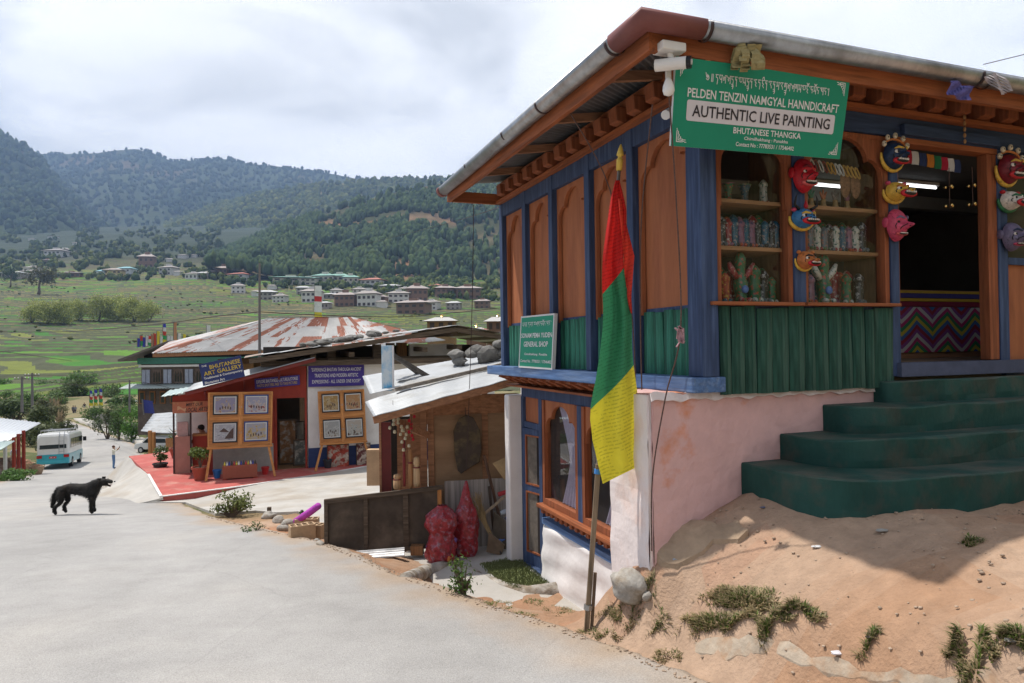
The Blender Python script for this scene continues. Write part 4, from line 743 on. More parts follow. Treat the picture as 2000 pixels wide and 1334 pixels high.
oy = [o[0] for o in OUT]; ol_ = [o[1] for o in OUT]; orr = [o[2] for o in OUT]; NU, NV = 26, 90
def flagp(u, v):
    py = 352 + 593 * v - (38 * u) * (v ** 3); py2 = 352 + 593 * v; xl = np.interp(py2, oy, ol_); xr = np.interp(py2, oy, orr) + 2.5 * math.sin(v * 19) * min(1, v * 3); xl += 2.2 * math.sin(v * 15 + 1) * min(1, v * 3); amp = .06 * min(1, v * 2.0)
    return FPt(xl + (xr - xl) * u, py, .045 + amp * math.sin(u * 8 + v * 3.5) * (1 - .3 * v) + .012 * math.sin(u * 17 - v * 9) * (1 - v) + .02 * v)
b1 = lambda u: .375 - .085 * u; b2 = lambda u: .755 - .13 * u
for nm, lo, hi, mt in (('red_panel', lambda u: 0, b1, cloth('red_flag', (.60, .022, .018))), ('green_panel', b1, b2, cloth('green_flag', (.045, .25, .115))), ('yellow_panel', b2, lambda u: 1, cloth('yellow_flag', (.76, .67, .05)))):
    MB().grid(lambda u, v, lo=lo, hi=hi: flagp(u, lo(u) + (hi(u) - lo(u)) * v), NU, 34).build(nm, mt, fl_, smooth=True)
FOLD = [(388, 1207, 1214), (440, 1212, 1224), (500, 1218, 1239), (540, 1219, 1236), (580, 1221, 1233), (612, 1232, 1235)]
MB().grid(lambda u, v: FPt(np.interp(388 + 224 * v, [f[0] for f in FOLD], [f[1] for f in FOLD]) * (1 - u) + np.interp(388 + 224 * v, [f[0] for f in FOLD], [f[2] for f in FOLD]) * u, 388 + 224 * v, .075 + .03 * math.sin(u * 4 + v * 6)), 8, 24).build('red_fold', cloth('red_flag_fold', (.66, .05, .028)), fl_, smooth=True)
# ---- carved masks on the posts
def paint(name, col, **k): return M('paint_' + name, col, .5, .30, 26, coat=.1, col2=tuple(c * .45 for c in col), c2s=30, c2lo=.58, c2hi=.66, **k)
PW = paint('white', (.66, .62, .56)); PK = paint('black', (.012, .012, .014)); PR = paint('red', (.42, .012, .022)); PG = paint('gold', (.60, .38, .06)); PBL = paint('blue', (.04, .17, .36)); PNV = paint('navy', (.012, .03, .075)); PDR = paint('dark_red', (.16, .010, .018)); PPK = paint('pink', (.50, .06, .12)); PGY = paint('grey_violet', (.14, .12, .20)); PGR = paint('green', (.02, .14, .06)); PSK = paint('skull', (.60, .52, .38)); POR = paint('orange', (.50, .17, .05)); PLP = paint('lip', (.55, .10, .10))
def mask(label, x, z, w, h, d, col, feat, y=-.055):
    t = shop_thing('carved_mask', label, 'mask', x, y, z, 0, 'carved masks on the shop posts'); n = 22
    nose, snout, jaw = feat.get('nose', .5), feat.get('snout', 0), feat.get('jaw', 0)
    def f(u, v):
        a = 2 * math.pi * u; r = math.sin(v * math.pi / 2); px_, pz = r * math.cos(a), r * math.sin(a); dep = math.sqrt(max(0, 1 - r * r * .98)) ** .8
        g = nose * math.exp(-((px_ / .20) ** 2 + ((pz + .12) / .22) ** 2)) + .25 * math.exp(-((pz - .33) / .12) ** 2) * math.exp(-(px_ / .6) ** 2) + snout * math.exp(-((px_ / .45) ** 2 + ((pz + .28) / .36) ** 2)) + .14 * math.exp(-(((abs(px_) - .45) / .22) ** 2 + ((pz + .2) / .25) ** 2)) - .12 * math.exp(-(((abs(px_) - .4) / .2) ** 2 + ((pz - .12) / .14) ** 2))
        return (px_ * w / 2 * (1 - .12 * max(0, -pz)), -d * (dep + g), pz * h / 2)
    def S(px_, pz, lift=0.0):
        r = math.hypot(px_, pz); a = math.atan2(pz, px_) / (2 * math.pi) % 1; p = Vector(f(a, math.asin(min(r, 1)) / (math.pi / 2))); p.y -= lift; return p
    MB().grid(lambda u, v: f(u, .02 + .98 * v), 32, n).build('face', col, t, smooth=True)
    for s in (-1, 1):
        e_ = S(s * .38, .14); er = feat.get('eye', .13) * w
        if er:
            ey = MB().ell(e_, (er, er * .5, er * .72), 10, 6).build('eye', feat.get('eyecol', PW), t, smooth=True); MB().ell(e_ + Vector((0, -er * .42, 0)), (er * .42, er * .25, er * .42), 8, 5).build('pupil', PK, ey, smooth=True)
        for j, (a0, b0) in enumerate((((.16, -.05), (.42, -.34)), ((.60, .05), (.66, -.28)))): MB().tube([S(s * a0[0], a0[1], .002), S(s * (a0[0] + b0[0]) / 2 + s * .08, (a0[1] + b0[1]) / 2, .004), S(s * b0[0], b0[1], .002)], w * .018, 5).build('wrinkle', feat.get('line', PK), t, smooth=True)
        MB().ell(S(s * .10, -.20, .0), (w * .03, d * .10, w * .022), 6, 4).build('nostril', PK, t)
        bc = feat.get('brow')
        if bc: MB().tube([S(s * .12, .30, .004), S(s * .38, .44, .006), S(s * .64, .34, .004)], [w * .03, w * .055, w * .02], 7).build('brow', bc, t, smooth=True)
        if feat.get('ear'): MB().ell((s * w * .5, -.01, h * .08), (w * .06, d * .3, h * .16), 8, 6).build('ear', feat['ear'], t, smooth=True)
        if feat.get('horn'): MB().tube([(s * w * .28, -d * .5, h * .42), (s * w * .52, -d * .6, h * .62), (s * w * .50, -d * .7, h * .95), (s * w * .42, -d * .7, h * 1.15)], [w * .06, w * .05, w * .03, w * .008], 8).build('horn', PK, t, smooth=True)
        if feat.get('topear'): MB().ell((s * w * .42, -d * .3, h * .42), (w * .11, d * .2, h * .10), 8, 6).build('ear', feat['topear'], t, smooth=True)
        if feat.get('tusk'): MB().tube([S(s * .30, -.50, .006), S(s * .36, -.34, .02)], [w * .03, w * .008], 6).build('tusk', PW, t)
    mo = feat.get('mouth', (.34, -.50, .13)); c = S(0, mo[1])
    m_ = MB().ell(c + Vector((0, d * .05, 0)), (w * mo[0] * 1.05, d * .20, h * mo[2] * .60), 14, 8).build('mouth', feat.get('lip', PLP), t, smooth=True)
    MB().ell(c + Vector((0, -d * .06, 0)), (w * mo[0] * .80, d * .13, h * mo[2] * .38), 12, 6).build('throat', PK, m_, smooth=True)
    for i in range(6):
        xx = (i - 2.5) / 3 * w * mo[0] * .62
        MB().box(c.x + xx - w * .025, c.x + xx + w * .025, c.y - d * .21, c.y - d * .08, c.z + h * mo[2] * .04, c.z + h * mo[2] * .30).build('tooth', PW, m_)
    if feat.get('rim'):
        pts = [Vector((w * .56 * math.cos(R(a)), -d * .12, h * .52 * math.sin(R(a)))) for a in range(170, 371, 20)]; MB().tube(pts, [w * (.04 + .045 * math.sin(math.pi * i / 10)) for i in range(11)], 8).build('mane', feat['rim'], t, smooth=True)
    if feat.get('skulls'):
        MB().tube([(w * .55 * math.cos(R(a)), -d * .35, h * (.30 + .28 * math.sin(R(a)))) for a in range(0, 181, 20)], w * .045, 7).build('crown_band', POR, t, smooth=True)
        for a in (5, 50, 92, 135, 178):
            c_ = Vector((w * .58 * math.cos(R(a)), -d * .45, h * (.36 + .34 * math.sin(R(a))))); sk = MB().ell(c_, (w * .095, w * .08, w * .115), 10, 7).build('skull', PSK, t, smooth=True)
            for s in (-1, 1): MB().ell(c_ + Vector((s * w * .035, -w * .07, .0)), (w * .022, w * .02, w * .028), 6, 4).build('eye_socket', PK, sk)
    if feat.get('gem'): MB().lathe([(.002, 0), (w * .08, w * .05), (w * .07, w * .14), (w * .01, w * .30)], 10, c=(0, -d * .6, h * .46)).build('crest_gem', PR, t, smooth=True)
    return t
mask('glossy red grinning mask, topmost on the post between the shop windows', .835, 1.25, .20, .26, .10, PR, dict(nose=.75, eye=.09, brow=PDR, ear=PR, mouth=(.36, -.5, .16)))
mask('blue horned mask with yellow mane on the post between the shop windows', .82, .93, .20, .15, .10, PBL, dict(nose=.35, snout=.25, brow=PG, horn=1, rim=PG, gem=1, mouth=(.42, -.42, .30), lip=PR, topear=PPK))
mask('small orange tiger mask, lowest on the post between the shop windows', .84, .62, .15, .14, .09, POR, dict(nose=.5, snout=.45, brow=PK, rim=PG, topear=POR, mouth=(.40, -.45, .28), lip=PR, tusk=1))
mask('dark blue wrathful mask with skull crown left of the doorway', 1.745, 1.475, .21, .22, .11, PNV, dict(nose=.6, eye=.12, brow=PG, rim=PG, skulls=1, mouth=(.40, -.5, .22), lip=PR, tusk=1))
mask('yellow tiger mask with open red mouth left of the doorway', 1.755, 1.19, .20, .155, .11, PG, dict(nose=.4, snout=.55, brow=POR, rim=PG, topear=PPK, mouth=(.42, -.45, .34), lip=PR, tusk=1))
mask('pink mask with long nose, lowest left of the doorway', 1.755, .925, .19, .26, .10, PPK, dict(nose=.95, eye=.08, eyecol=PK, brow=PGY, ear=PPK, mouth=(.30, -.58, .10)))
mask('dark red wrathful mask with skull crown right of the doorway', 3.07, 1.47, .24, .26, .12, PDR, dict(nose=.6, eye=.12, brow=PG, rim=PG, skulls=1, mouth=(.40, -.5, .22), lip=PR, tusk=1))
mask('white and green beast mask with red lips right of the doorway', 3.08, 1.20, .22, .165, .11, PW, dict(nose=.4, snout=.6, brow=PGR, rim=PGR, topear=PR, mouth=(.42, -.45, .34), lip=PR, tusk=1))
mask('grey violet mask with hooked nose right of the doorway', 3.09, .89, .22, .25, .11, PGY, dict(nose=.95, eye=.10, brow=PNV, ear=PGY, mouth=(.28, -.56, .10), lip=PPK))
# ---- painted figurines in the show windows
FIGM = [M('figurine_%d' % i, a, .35, .3, 30, col2=b, c2s=s * 2.2, c2lo=.55, c2hi=.60, coat=.3) for i, (a, b, s) in enumerate([((.22, .025, .03), (.35, .3, .26), 26), ((.02, .08, .13), (.30, .22, .2), 30), ((.02, .11, .05), (.34, .05, .03), 24), ((.20, .09, .14), (.03, .05, .11), 34), ((.012, .012, .015), (.30, .30, .30), 36), ((.42, .42, .38), (.03, .12, .09), 22), ((.28, .05, .025), (.40, .26, .04), 28), ((.10, .12, .14), (.30, .13, .1), 30)])]
FIGP = [(.020, 0), (.023, .01), (.021, .06), (.0205, .10), (.0245, .108), (.025, .118), (.019, .128), (.010, .14), (.002, .145)]
fig_lib = {}
def figurine(x, y, z, s, mi, label, group, lean=0.0):
    key = mi
    if key not in fig_lib: me = MB().lathe(FIGP, 12).build('figurine', FIGM[mi]); fig_lib[key] = me.data; bpy.data.objects.remove(me); f_ = MB().ell((0, 0, 0), (.011, .016, .011), 8, 5).build('foot', FIGM[(mi + 3) % 8]); fig_lib[(key, 'f')] = f_.data; bpy.data.objects.remove(f_)
    o = bpy.data.objects.new('painted_figurine', fig_lib[key]); link(o); o.location = SP(x, y, z); o.scale = (s,) * 3; o.rotation_euler = (0, lean, TH + random.uniform(-.3, .3)); tag(o, label, 'figurine', group)
    for sx in (-1, 1): q = bpy.data.objects.new('foot', fig_lib[(key, 'f')]); link(q, o); q.location = (sx * .014, -.016, .011)
    return o
for k in range(11): figurine(.15 + k * .056, .08 + random.uniform(-.01, .01), .721, 1.45 + random.uniform(-.08, .1), random.choice([0, 1, 3, 7, 2, 4]), 'painted carved figurine in the row on the middle shelf of the left window', 'figurines on the left middle shelf')
for k in range(10): figurine(.98 + k * .064, .08 + random.uniform(-.01, .01), .721, 1.40 + random.uniform(-.1, .1) + (.35 if k == 9 else 0), 4 if k == 9 else random.choice([7, 3, 4, 5, 1]), 'painted carved figurine in the row on the middle shelf of the right window', 'figurines on the right middle shelf')
for k in range(10): figurine(.17 + k * .058, .19, .721, 1.75 + random.uniform(-.1, .15), random.choice([0, 1, 2, 6, 3]), 'taller painted figurine in the rear row on the left middle shelf', 'figurines in the rear row of the left middle shelf')
for k in range(9): figurine(1.0 + k * .068, .19, .721, 1.7 + random.uniform(-.1, .15), random.choice([0, 1, 2, 6, 3]), 'taller painted figurine in the rear row on the right middle shelf', 'figurines in the rear row of the right middle shelf')
for k in range(9): figurine(.16 + k * .064, .20, .307, 1.9 + random.uniform(-.3, .2), random.choice([0, 2, 6, 1, 4]), 'dark painted figurine at the back of the left window bottom', 'figurines at the back of the left window bottom')
for k in range(9): figurine(.97 + k * .07, .20, .307, 1.9 + random.uniform(-.3, .2), random.choice([0, 2, 6, 1, 4]), 'dark painted figurine at the back of the right window bottom', 'figurines at the back of the right window bottom')
for x, s, m_ in ((.15, 1.7, 4), (.25, 1.55, 6), (.52, 2.0, 2), (.60, 1.75, 4), (.68, 1.4, 2)): figurine(x, .10, .307, s, m_, 'tall painted figurine beside the winged one at the bottom of the left window', 'figurines at the bottom of the left window')
for x, s, m_ in ((.98, 1.8, 7), (1.05, 1.6, 3), (1.42, 1.7, 2), (1.55, 1.75, 4)): figurine(x, .10, .307, s, m_, 'tall painted figurine beside the winged one at the bottom of the right window', 'figurines at the bottom of the right window')
def winged(x, z, s, a, b, label):
    t = shop_thing('winged_figurine', label, 'figurine', x, .11, z); MB().lathe([(.05, 0), (.055, .015), (.035, .05), (.045, .09), (.05, .13), (.034, .17), (.03, .21), (.036, .25), (.038, .30), (.02, .335), (.003, .345)], 14).build('body', FIGM[a], t, smooth=True)
    for sx in (-1, 1): MB().tube([(sx * .03, 0, .17), (sx * .075, -.005, .22), (sx * .10, -.01, .27)], [.02, .024, .012], 8).build('wing', FIGM[b], t, smooth=True); MB().ell((sx * .03, -.045, .02), (.022, .026, .018), 8, 5).build('foot', FIGM[b], t, smooth=True)
    MB().ell((0, -.045, .09), (.028, .016, .028), 10, 6).build('medallion', paint('medal', (.08, .16, .4)), t, smooth=True); t.scale = (s,) * 3
winged(.40, .307, 1.12, 2, 0, 'winged green and red figurine with gold base in the left window'); winged(1.20, .307, 1.18, 2, 5, 'winged green figurine with gold base in the right window')
for k, (x, c) in enumerate(((.20, 5), (.35, 2), (.50, 1))):
    t = shop_thing('painted_cup', 'painted flaring cup on the top shelf of the left window, ' + ('leftmost' if k == 0 else 'middle' if k == 1 else 'rightmost') + ' of three', 'cup', x, .17, 1.067); MB().lathe([(.035, 0), (.026, .02), (.022, .06), (.034, .11), (.048, .14)], 12).build('body', FIGM[c], t, smooth=True); MB().lathe([(.048, .14), (.05, .147)], 12).build('rim', FIGM[(c + 1) % 8], t)
figurine(.66, .15, 1.067, 1.35, 5, 'white painted figurine at the right end of the left top shelf', 'figurine on the left top shelf')
for k in range(5):
    t = shop_thing('carved_hand', 'small carved hand with raised fingers on the right window top shelf', 'carving', 1.02 + k * .125, .17, 1.067, 0, 'carved hands on the right top shelf'); c = [(.30, .06, .05), (.06, .16, .10), (.35, .12, .06), (.18, .16, .15), (.2, .07, .12)][k]; m_ = paint('hand%d' % k, c)
    MB().lathe([(.024, 0), (.026, .03), (.018, .06), (.02, .085)], 10).build('stem', paint('hand_base', (.32, .2, .08)), t, smooth=True)
    for a in (-38, 0, 38): MB().tube([(0, 0, .08), (.055 * math.sin(R(a)), 0, .08 + .085 * math.cos(R(a)))], [.012, .007], 6).build('finger', m_, t, smooth=True)
# bead strings and wicker fans in the upper right window
for k in range(12):
    x = 1.10 + k * .042; c = random.choice([(.02, .02, .02), (.25, .05, .04), (.6, .58, .55), (.55, .55, .52), (.45, .25, .05)]) if k < 9 else (.5, .3, .06)
    o = MB().tube([(.0 + .016 * math.cos(a), .02 * math.sin(a), .05 * math.sin(a * 1.0)) for a in np.linspace(0, 2 * math.pi, 15)], .006, 6, False).build('bead_string', paint('beads%d' % k, c)); o.location = SP(x, .10, 1.40 - .003 * k); o.rotation_euler = (0, 0, TH); tag(o, 'bead bracelet hanging in the row across the right window', 'bracelet', 'bead bracelets in the right window')
for k, x in enumerate((1.45, 1.56)):
    o = MB().ell((0, 0, 0), (.055, .012, .115), 14, 10).build('wicker_fan', M('wicker', (.20, .11, .06), .8, .5, 60, .004, 70)); o.location = SP(x, .12, 1.28); o.rotation_euler = (0, 0, TH); tag(o, ('left' if k == 0 else 'right') + ' of two brown pierced wicker ovals in the window', 'wicker fan')
# doorway: pennant strip, bell strings, cloth counter, shelves, tube lamps
t = shop_thing('pennant_strip', 'strip of small coloured pennants across the top of the doorway', 'bunting', 2.3, .05, 1.52)
for k, c in enumerate([(.02, .16, .07), (.4, .02, .04), (.6, .6, .58), (.03, .05, .14), (.55, .2, .03), (.02, .16, .07), (.42, .02, .05), (.6, .6, .6), (.03, .05, .14)]):
    x = -.36 + k * .082; MB().grid(lambda u, v: (x + .082 * u + .01 * math.sin(v * 3), .006 * math.sin(u * 6 + k), .07 - .012 * k * .4 - .11 * v), 3, 4).build('pennant', M('pennant%d' % k, c, .8, .1, sub=.3), t)
for k, (x, z) in enumerate(((2.52, 1.33), (2.80, 1.36), (1.93, 1.36))):
    t = shop_thing('bell_string', ['middle', 'right', 'left'][k] + ' string of small brass bells hanging in the doorway', 'bells', x, .04, z - .2); MB().tube([(0, 0, 0), (0, 0, .34)], .003, 5).build('cord', m_rope, t)
    for q in range(2 if k < 2 else 1):
        for a in range(3): MB().ell((.03 * math.cos(a * 2.1), .03 * math.sin(a * 2.1), .02 + q * .16), (.014, .014, .016), 8, 6).build('bell', M('brass', (.7, .5, .2), .25, 0, metal=1), t, smooth=True)
t = shop_thing('bell_string', 'thin dangling wooden bead string under the front eave', 'bells', 2.47, -.14, 1.62); MB().tube([(0, 0, 0), (0, 0, .32)], .004, 5).build('cord', m_rope, t)
for q in range(6): MB().ell((0, 0, .02 + q * .05), (.012, .012, .02), 8, 5).build('bead', M('wood_bead', (.35, .2, .09), .6, .1), t)
zig = bpy.data.materials.new('woven_cloth'); zig.use_nodes = True; nt = zig.node_tree; N = nt.nodes; tcn = N.new('ShaderNodeTexCoord'); sp = N.new('ShaderNodeSeparateXYZ'); nt.links.new(tcn.outputs['Object'], sp.inputs[0])
def mth(op, a_, b_=None):
    q = N.new('ShaderNodeMath'); q.operation = op
    for i, v in enumerate((a_, b_)):
        if v is None: continue
        if isinstance(v, (int, float)): q.inputs[i].default_value = v
        else: nt.links.new(v, q.inputs[i])
    return q.outputs[0]
tri = mth('PINGPONG', sp.outputs['X'], .22); fz = mth('FRACT', mth('MULTIPLY', mth('ADD', sp.outputs['Z'], mth('MULTIPLY', tri, .8)), 3.2)); rp = N.new('ShaderNodeValToRGB'); rp.color_ramp.interpolation = 'CONSTANT'
cols_ = [(.25, .02, .04), (.05, .12, .3), (.45, .35, .04), (.03, .18, .08), (.35, .03, .12), (.45, .42, .4), (.2, .05, .2)]; els = rp.color_ramp.elements
els[0].color = (*cols_[0], 1); els[1].position = 1 / 7; els[1].color = (*cols_[1], 1)
for i in range(2, 7): e = els.new(i / 7); e.color = (*cols_[i], 1)
nt.links.new(fz, rp.inputs[0]); nt.links.new(rp.outputs[0], N['Principled BSDF'].inputs['Base Color']); N['Principled BSDF'].inputs['Roughness'].default_value = .9
t = shop_thing('shop_counter', 'counter draped with zigzag woven cloth inside the doorway', 'counter', 4.0, 1.2, -.17); MB().box(-1.3, 1.8, .03, .6, 0, .72).build('counter_body', m_rafter, t); MB().grid(lambda u, v: (-1.32 + 3.1 * u, .012 + .006 * math.sin(u * 70), .06 + .48 * v), 60, 4).build('woven_cloth', zig, t, smooth=True)
for z0, c in ((.545, (.2, .02, .04)), (.60, (.45, .28, .03)), (.635, (.05, .04, .16)), (.68, (.42, .26, .03))): MB().box(-1.32, 1.8, .0, .028, z0, z0 + .05 if c[0] < .4 else z0 + .03).build('cloth_band', M('band%.2f' % z0, c, .9, .1), t)
t = shop_thing('display_rack', 'dark wall shelves of wares at the back of the shop', 'shelves', 4.2, 3.6, -.17)
for z in (.9, 1.2, 1.5): MB().box(-1.6, 1.9, -.02, .33, z - .02, z).build('shelf', m_rafter, t)
for k in range(44): figurine(2.75 + (k % 22) * .15, 3.68, -.17 + (.9 if k < 22 else 1.2), 1.3 + random.uniform(-.3, .4), random.randrange(8), 'dim painted figurine on the back shelves inside the doorway', 'figurines on the back shelves')
for k, (x, y, z) in enumerate(((3.2, 2.0, 1.80), (4.1, 1.7, 1.80))):
    t = shop_thing('tube_lamp', ('nearer' if k else 'farther') + ' lit fluorescent tube under the shop ceiling', 'lamp', x, y, z); MB().box(-.42, .42, -.03, .03, .02, .055).build('housing', m_plw, t); MB().tube([(-.4, 0, 0), (.4, 0, 0)], .014, 8).build('tube', M('lit_tube', (.9, .9, .9), .5, 0, emit=(.95, .98, 1), es=2.6), t)
# ================================================================ ART GALLERY, OLD HOUSE, SHACK, HOUSES BEHIND
random.seed(21)
G0 = (-5.80, 19.587); GP = frame_pt(G0, TH); _gux = Vector((math.cos(TH), math.sin(TH))); _guy = Vector((-math.sin(TH), math.cos(TH)))
def inframe(px, py, y, O=G0):
    d = ray(px, py); t_ = (y + Vector(O).dot(_guy)) / Vector((d.x, d.y)).dot(_guy); q = Vector((d.x * t_ - O[0], d.y * t_ - O[1])); return q.dot(_gux), d.z * t_
def g3(px, py, y): a, b = inframe(px, py, y); return Vector((a, y, b))
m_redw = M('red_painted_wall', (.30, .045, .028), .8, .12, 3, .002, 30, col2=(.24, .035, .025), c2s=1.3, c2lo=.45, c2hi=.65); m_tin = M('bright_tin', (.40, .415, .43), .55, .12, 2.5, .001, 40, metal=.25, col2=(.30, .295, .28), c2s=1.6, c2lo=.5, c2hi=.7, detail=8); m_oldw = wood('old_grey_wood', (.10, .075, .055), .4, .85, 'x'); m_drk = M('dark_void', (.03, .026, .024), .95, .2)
m_redf = M('red_floor_paint', (.42, .10, .085), .8, .15, 2.5, .004, 25, col2=(.46, .22, .18), c2s=1.8, c2lo=.52, c2hi=.7); m_conc = M('pale_concrete', (.42, .40, .37), .9, .12, 1.8, .004, 60, col2=(.36, .32, .27), c2s=.8, c2lo=.48, c2hi=.65, detail=9); m_pine = wood('varnished_pine', (.44, .19, .06), .25, .5, 'x', .001, col2=(.36, .14, .04)); m_pinez = wood('varnished_pine_z', (.44, .19, .06), .25, .5, 'z', .001)
TERR = [(-8.08, 15.97), (-6.65, 17.06), (-5.38, 18.3), (-4.1, 19.75), (-2.0, 20.7), (-2.5, 22.0), (-9.3, 20.0), (-11.4, 23.3), (-12.3, 22.3), (-9.9, 18.9)]
zt = lambda x, y: np.full_like(np.asarray(x, float), -3.30)
tr = patch('terrace', TERR, m_redf, 0, .45, .5, zt); tag(tr, 'red painted terrace in front of the art gallery', kind='structure')
mb = MB()
for a, b in zip(TERR[:4], TERR[1:5]): mb.bar((*a, -3.293), (*b, -3.293), .07, .02)
mb.bar((*TERR[9], -3.293), (*TERR[0], -3.293), .06, .02); o = mb.build('white_edge_line', M('white_line_paint', (.7, .69, .67), .8, .1), tr)
LE = [Vector((-8.0, 15.9)), Vector((-9.0, 17.5)), Vector((-9.95, 19.0)), Vector((-11.2, 20.9)), Vector((-12.4, 22.4))]
def _rm(u, v):
    k = min(int(u * 4), 3); p = LE[k].lerp(LE[k + 1], u * 4 - k); q = p + Vector((-1.1, -.35)) * (1 - .3 * math.sin(u * 9)); r_ = p.lerp(q, v); return (r_.x, r_.y, -3.33 * (1 - v) + (gz(q.x, q.y) - .03) * v - .05 * math.sin(v * 3.1))
o = MB().grid(_rm, 24, 6).build('concrete_ramp', m_conc, solid=.05); tag(o, 'sloping concrete apron between the red terrace and the road', kind='structure')
ap = patch('forecourt', [(-8.3, 15.75), (-7.35, 15.6), (-5.55, 12.95), (-4.9, 13.2), (-3.9, 12.6), (-3.0, 11.0), (-2.4, 10.2), (-1.3, 9.6), (-.2, 10.2), (0.3, 12), (-.6, 19.5), (-2.1, 20.5), (-4.2, 19.7), (-5.45, 18.22), (-6.7, 17.0)], m_conc, .05, .15, .45); tag(ap, 'pale concrete forecourt between the road and the gallery', kind='structure')
gal = empty('art_gallery', 'red fronted art gallery with a sloping tin roof and wooden easels outside', 'building', (G0[0], G0[1], -3.3), TH); WZ.add(gal.name)
B = lambda mb, name, mat, par=None, **k: mb.build(name, mat, par or gal, **k)
xl, _ = inframe(407, 800, 0); xd0, _ = inframe(537, 800, 0); xd1, _ = inframe(597, 800, 0)
rz_ = lambda x: -.95 + (x - xl) * .255
B(MB().prism([(xl, -3.3), (xd0, -3.3), (xd0, -1.32), (xd1 - .02, -1.32), (xd1 - .02, -3.3), (xd1 + .03, -3.3), (xd1 + .03, rz_(xd1)), (xl, rz_(xl))], 0, .08, 'xz'), 'front_wall', m_redw)
B(MB().box(xl, xl + .08, .08, 2.6, -3.3, -1.0), 'side_wall', m_redw); B(MB().box(xl + .08, xd1, 2.5, 2.58, -3.3, -.9), 'back_wall', m_in); B(MB().box(xl + .08, xd1, .08, 2.5, -3.34, -3.297), 'floor', wood('gallery_floor', (.25, .14, .07), .2, .5, 'y'))
B(MB().box(xd0, xd0 + .05, -.02, .09, -3.3, -1.32), 'door_jamb', m_redw); B(MB().box(xl + .1, xd0 - .05, -.03, -.001, -3.3, -2.55), 'dado', M('grey_dado', (.30, .29, .28), .85, .1))
B(MB().grid(lambda u, v: (xl - .55 + 3.25 * u, -.75 + 3.9 * v, rz_(xl - .55 + 3.25 * u) + .06 + .05 * v + .012 * math.sin(v * 3.9 * 75)), 10, 300), 'roof_sheet', m_tin, smooth=True, solid=.004)
B(MB().bar((xl - .5, -.70, rz_(xl - .5) + .0), (.2, -.70, rz_(.2)), .05, .09, (0, 0, 1)), 'fascia', wood('dark_red_wood', (.16, .03, .025), .2, .7, 'x'))
for x in (xl - .05, xl + .9, xl + 1.8): B(MB().bar((x, .0, rz_(x) - .30), (x, -.62, rz_(x) - .04), .05, .06), 'eave_strut', wood('dark_red_wood', (.16, .03, .025)))
# inside the doorway: leaning pictures
for k, (x, y, w_, h, c) in enumerate(((xd0 + .12, .9, .5, 1.3, (.25, .13, .06)), (xd0 + .5, .5, .45, .75, (.10, .11, .10)), (xd0 + .48, 1.3, .4, 1.2, (.35, .3, .25)))):
    t = empty('leaning_picture', ['tall brown picture leaning inside the gallery doorway', 'dark landscape picture on the gallery floor in the doorway', 'pale picture at the back of the gallery doorway'][k], 'picture', tuple(GP(x + w_ / 2, y, -3.297)), TH); MB().box(-w_ / 2, w_ / 2, -.02, .02, 0, h).build('frame', m_oldw, t); MB().box(-w_ / 2 + .04, w_ / 2 - .04, -.028, -.019, .04, h - .04).build('canvas', M('canvas%d' % k, c, .8, .4, 6, col2=(.35, .33, .28), c2s=5, c2lo=.5, c2hi=.6), t); t.rotation_euler[0] = 0.0
# booth of the artist, left of the gallery
bt = empty('artist_booth', 'small red booth with glass case and a sign for the local artist', 'booth', tuple(GP(-3.4, .9, -3.3)), TH); WZ.add(bt.name)
q0 = inframe(337, 800, .6); q1 = inframe(408, 800, .6); ox = -3.4; bx0 = q0[0] - ox; bx1 = q1[0] - ox
zz = lambda py: inframe(370, py, .6)[1]
C_ = lambda mb, n_, m_, p=None, **k: mb.build(n_, m_, p or bt, **k)
yb = -.3
for x in (bx0, bx0 + .42, bx1 - .05): C_(MB().box(x, x + .045, yb, yb + .05, -3.3, zz(785)), 'post', m_dkm)
C_(MB().box(bx0, bx1, yb + 1.6, yb + 1.65, -3.3, zz(770)), 'back_wall', m_white); C_(MB().box(bx0, bx1, yb - .03, yb + .02, zz(806), zz(784)), 'sign_board', M('salmon_sign', (.46, .16, .09), .6, .2, 5, col2=(.5, .26, .14), c2s=4))
_sg = bt; a_ = Vector((bx0 + .06, yb - .035, (zz(806) + zz(784)) / 2)); text('MEET OUR', 'lettering', m_blk, bt, (bx0 + .55, yb - .033, zz(790)), (1, 0, .03), (0, 0, 1), .42, .09, skew=.2); text('LOCAL ARTIST', 'lettering', m_blk, bt, (bx0 + .64, yb - .033, zz(800)), (1, 0, .03), (0, 0, 1), .62, .12, skew=.2)
C_(MB().grid(lambda u, v: (bx0 + .12 + .22 * u, yb - .034, zz(798) + .09 * math.sin(u * 5 + v) * .4 + .08 * (v - .5)), 8, 2), 'brush_emblem', M('peach_print', (.6, .36, .22), .7, 0))
C_(MB().box(bx0 + .045, bx0 + .42, yb + .01, yb + .45, -3.3, zz(852)), 'case_base', M('pinkish_base', (.40, .20, .16), .7, .1)); C_(MB().add([(bx0 + .045, yb + .012, zz(852)), (bx0 + .42, yb + .012, zz(852)), (bx0 + .42, yb + .012, zz(806)), (bx0 + .045, yb + .012, zz(806))], [(0, 1, 2, 3)]), 'pane', m_glass)
C_(MB().box(bx0 + .1, bx0 + .36, yb + .15, yb + .3, zz(852), zz(825)), 'display_item', M('rose_item', (.6, .35, .33), .7, .2)); C_(MB().box(bx0 + .05, bx0 + .41, yb + .44, yb + .45, zz(852), zz(806)), 'case_back', m_white)
C_(MB().box(bx0 + .47, bx1, yb + .1, yb + .5, zz(850) - .05, zz(850)), 'desk', m_pine); C_(MB().box(bx0 + .47, bx0 + .9, yb + .12, yb + .15, -3.3, zz(850) - .05), 'desk_front', m_redw)
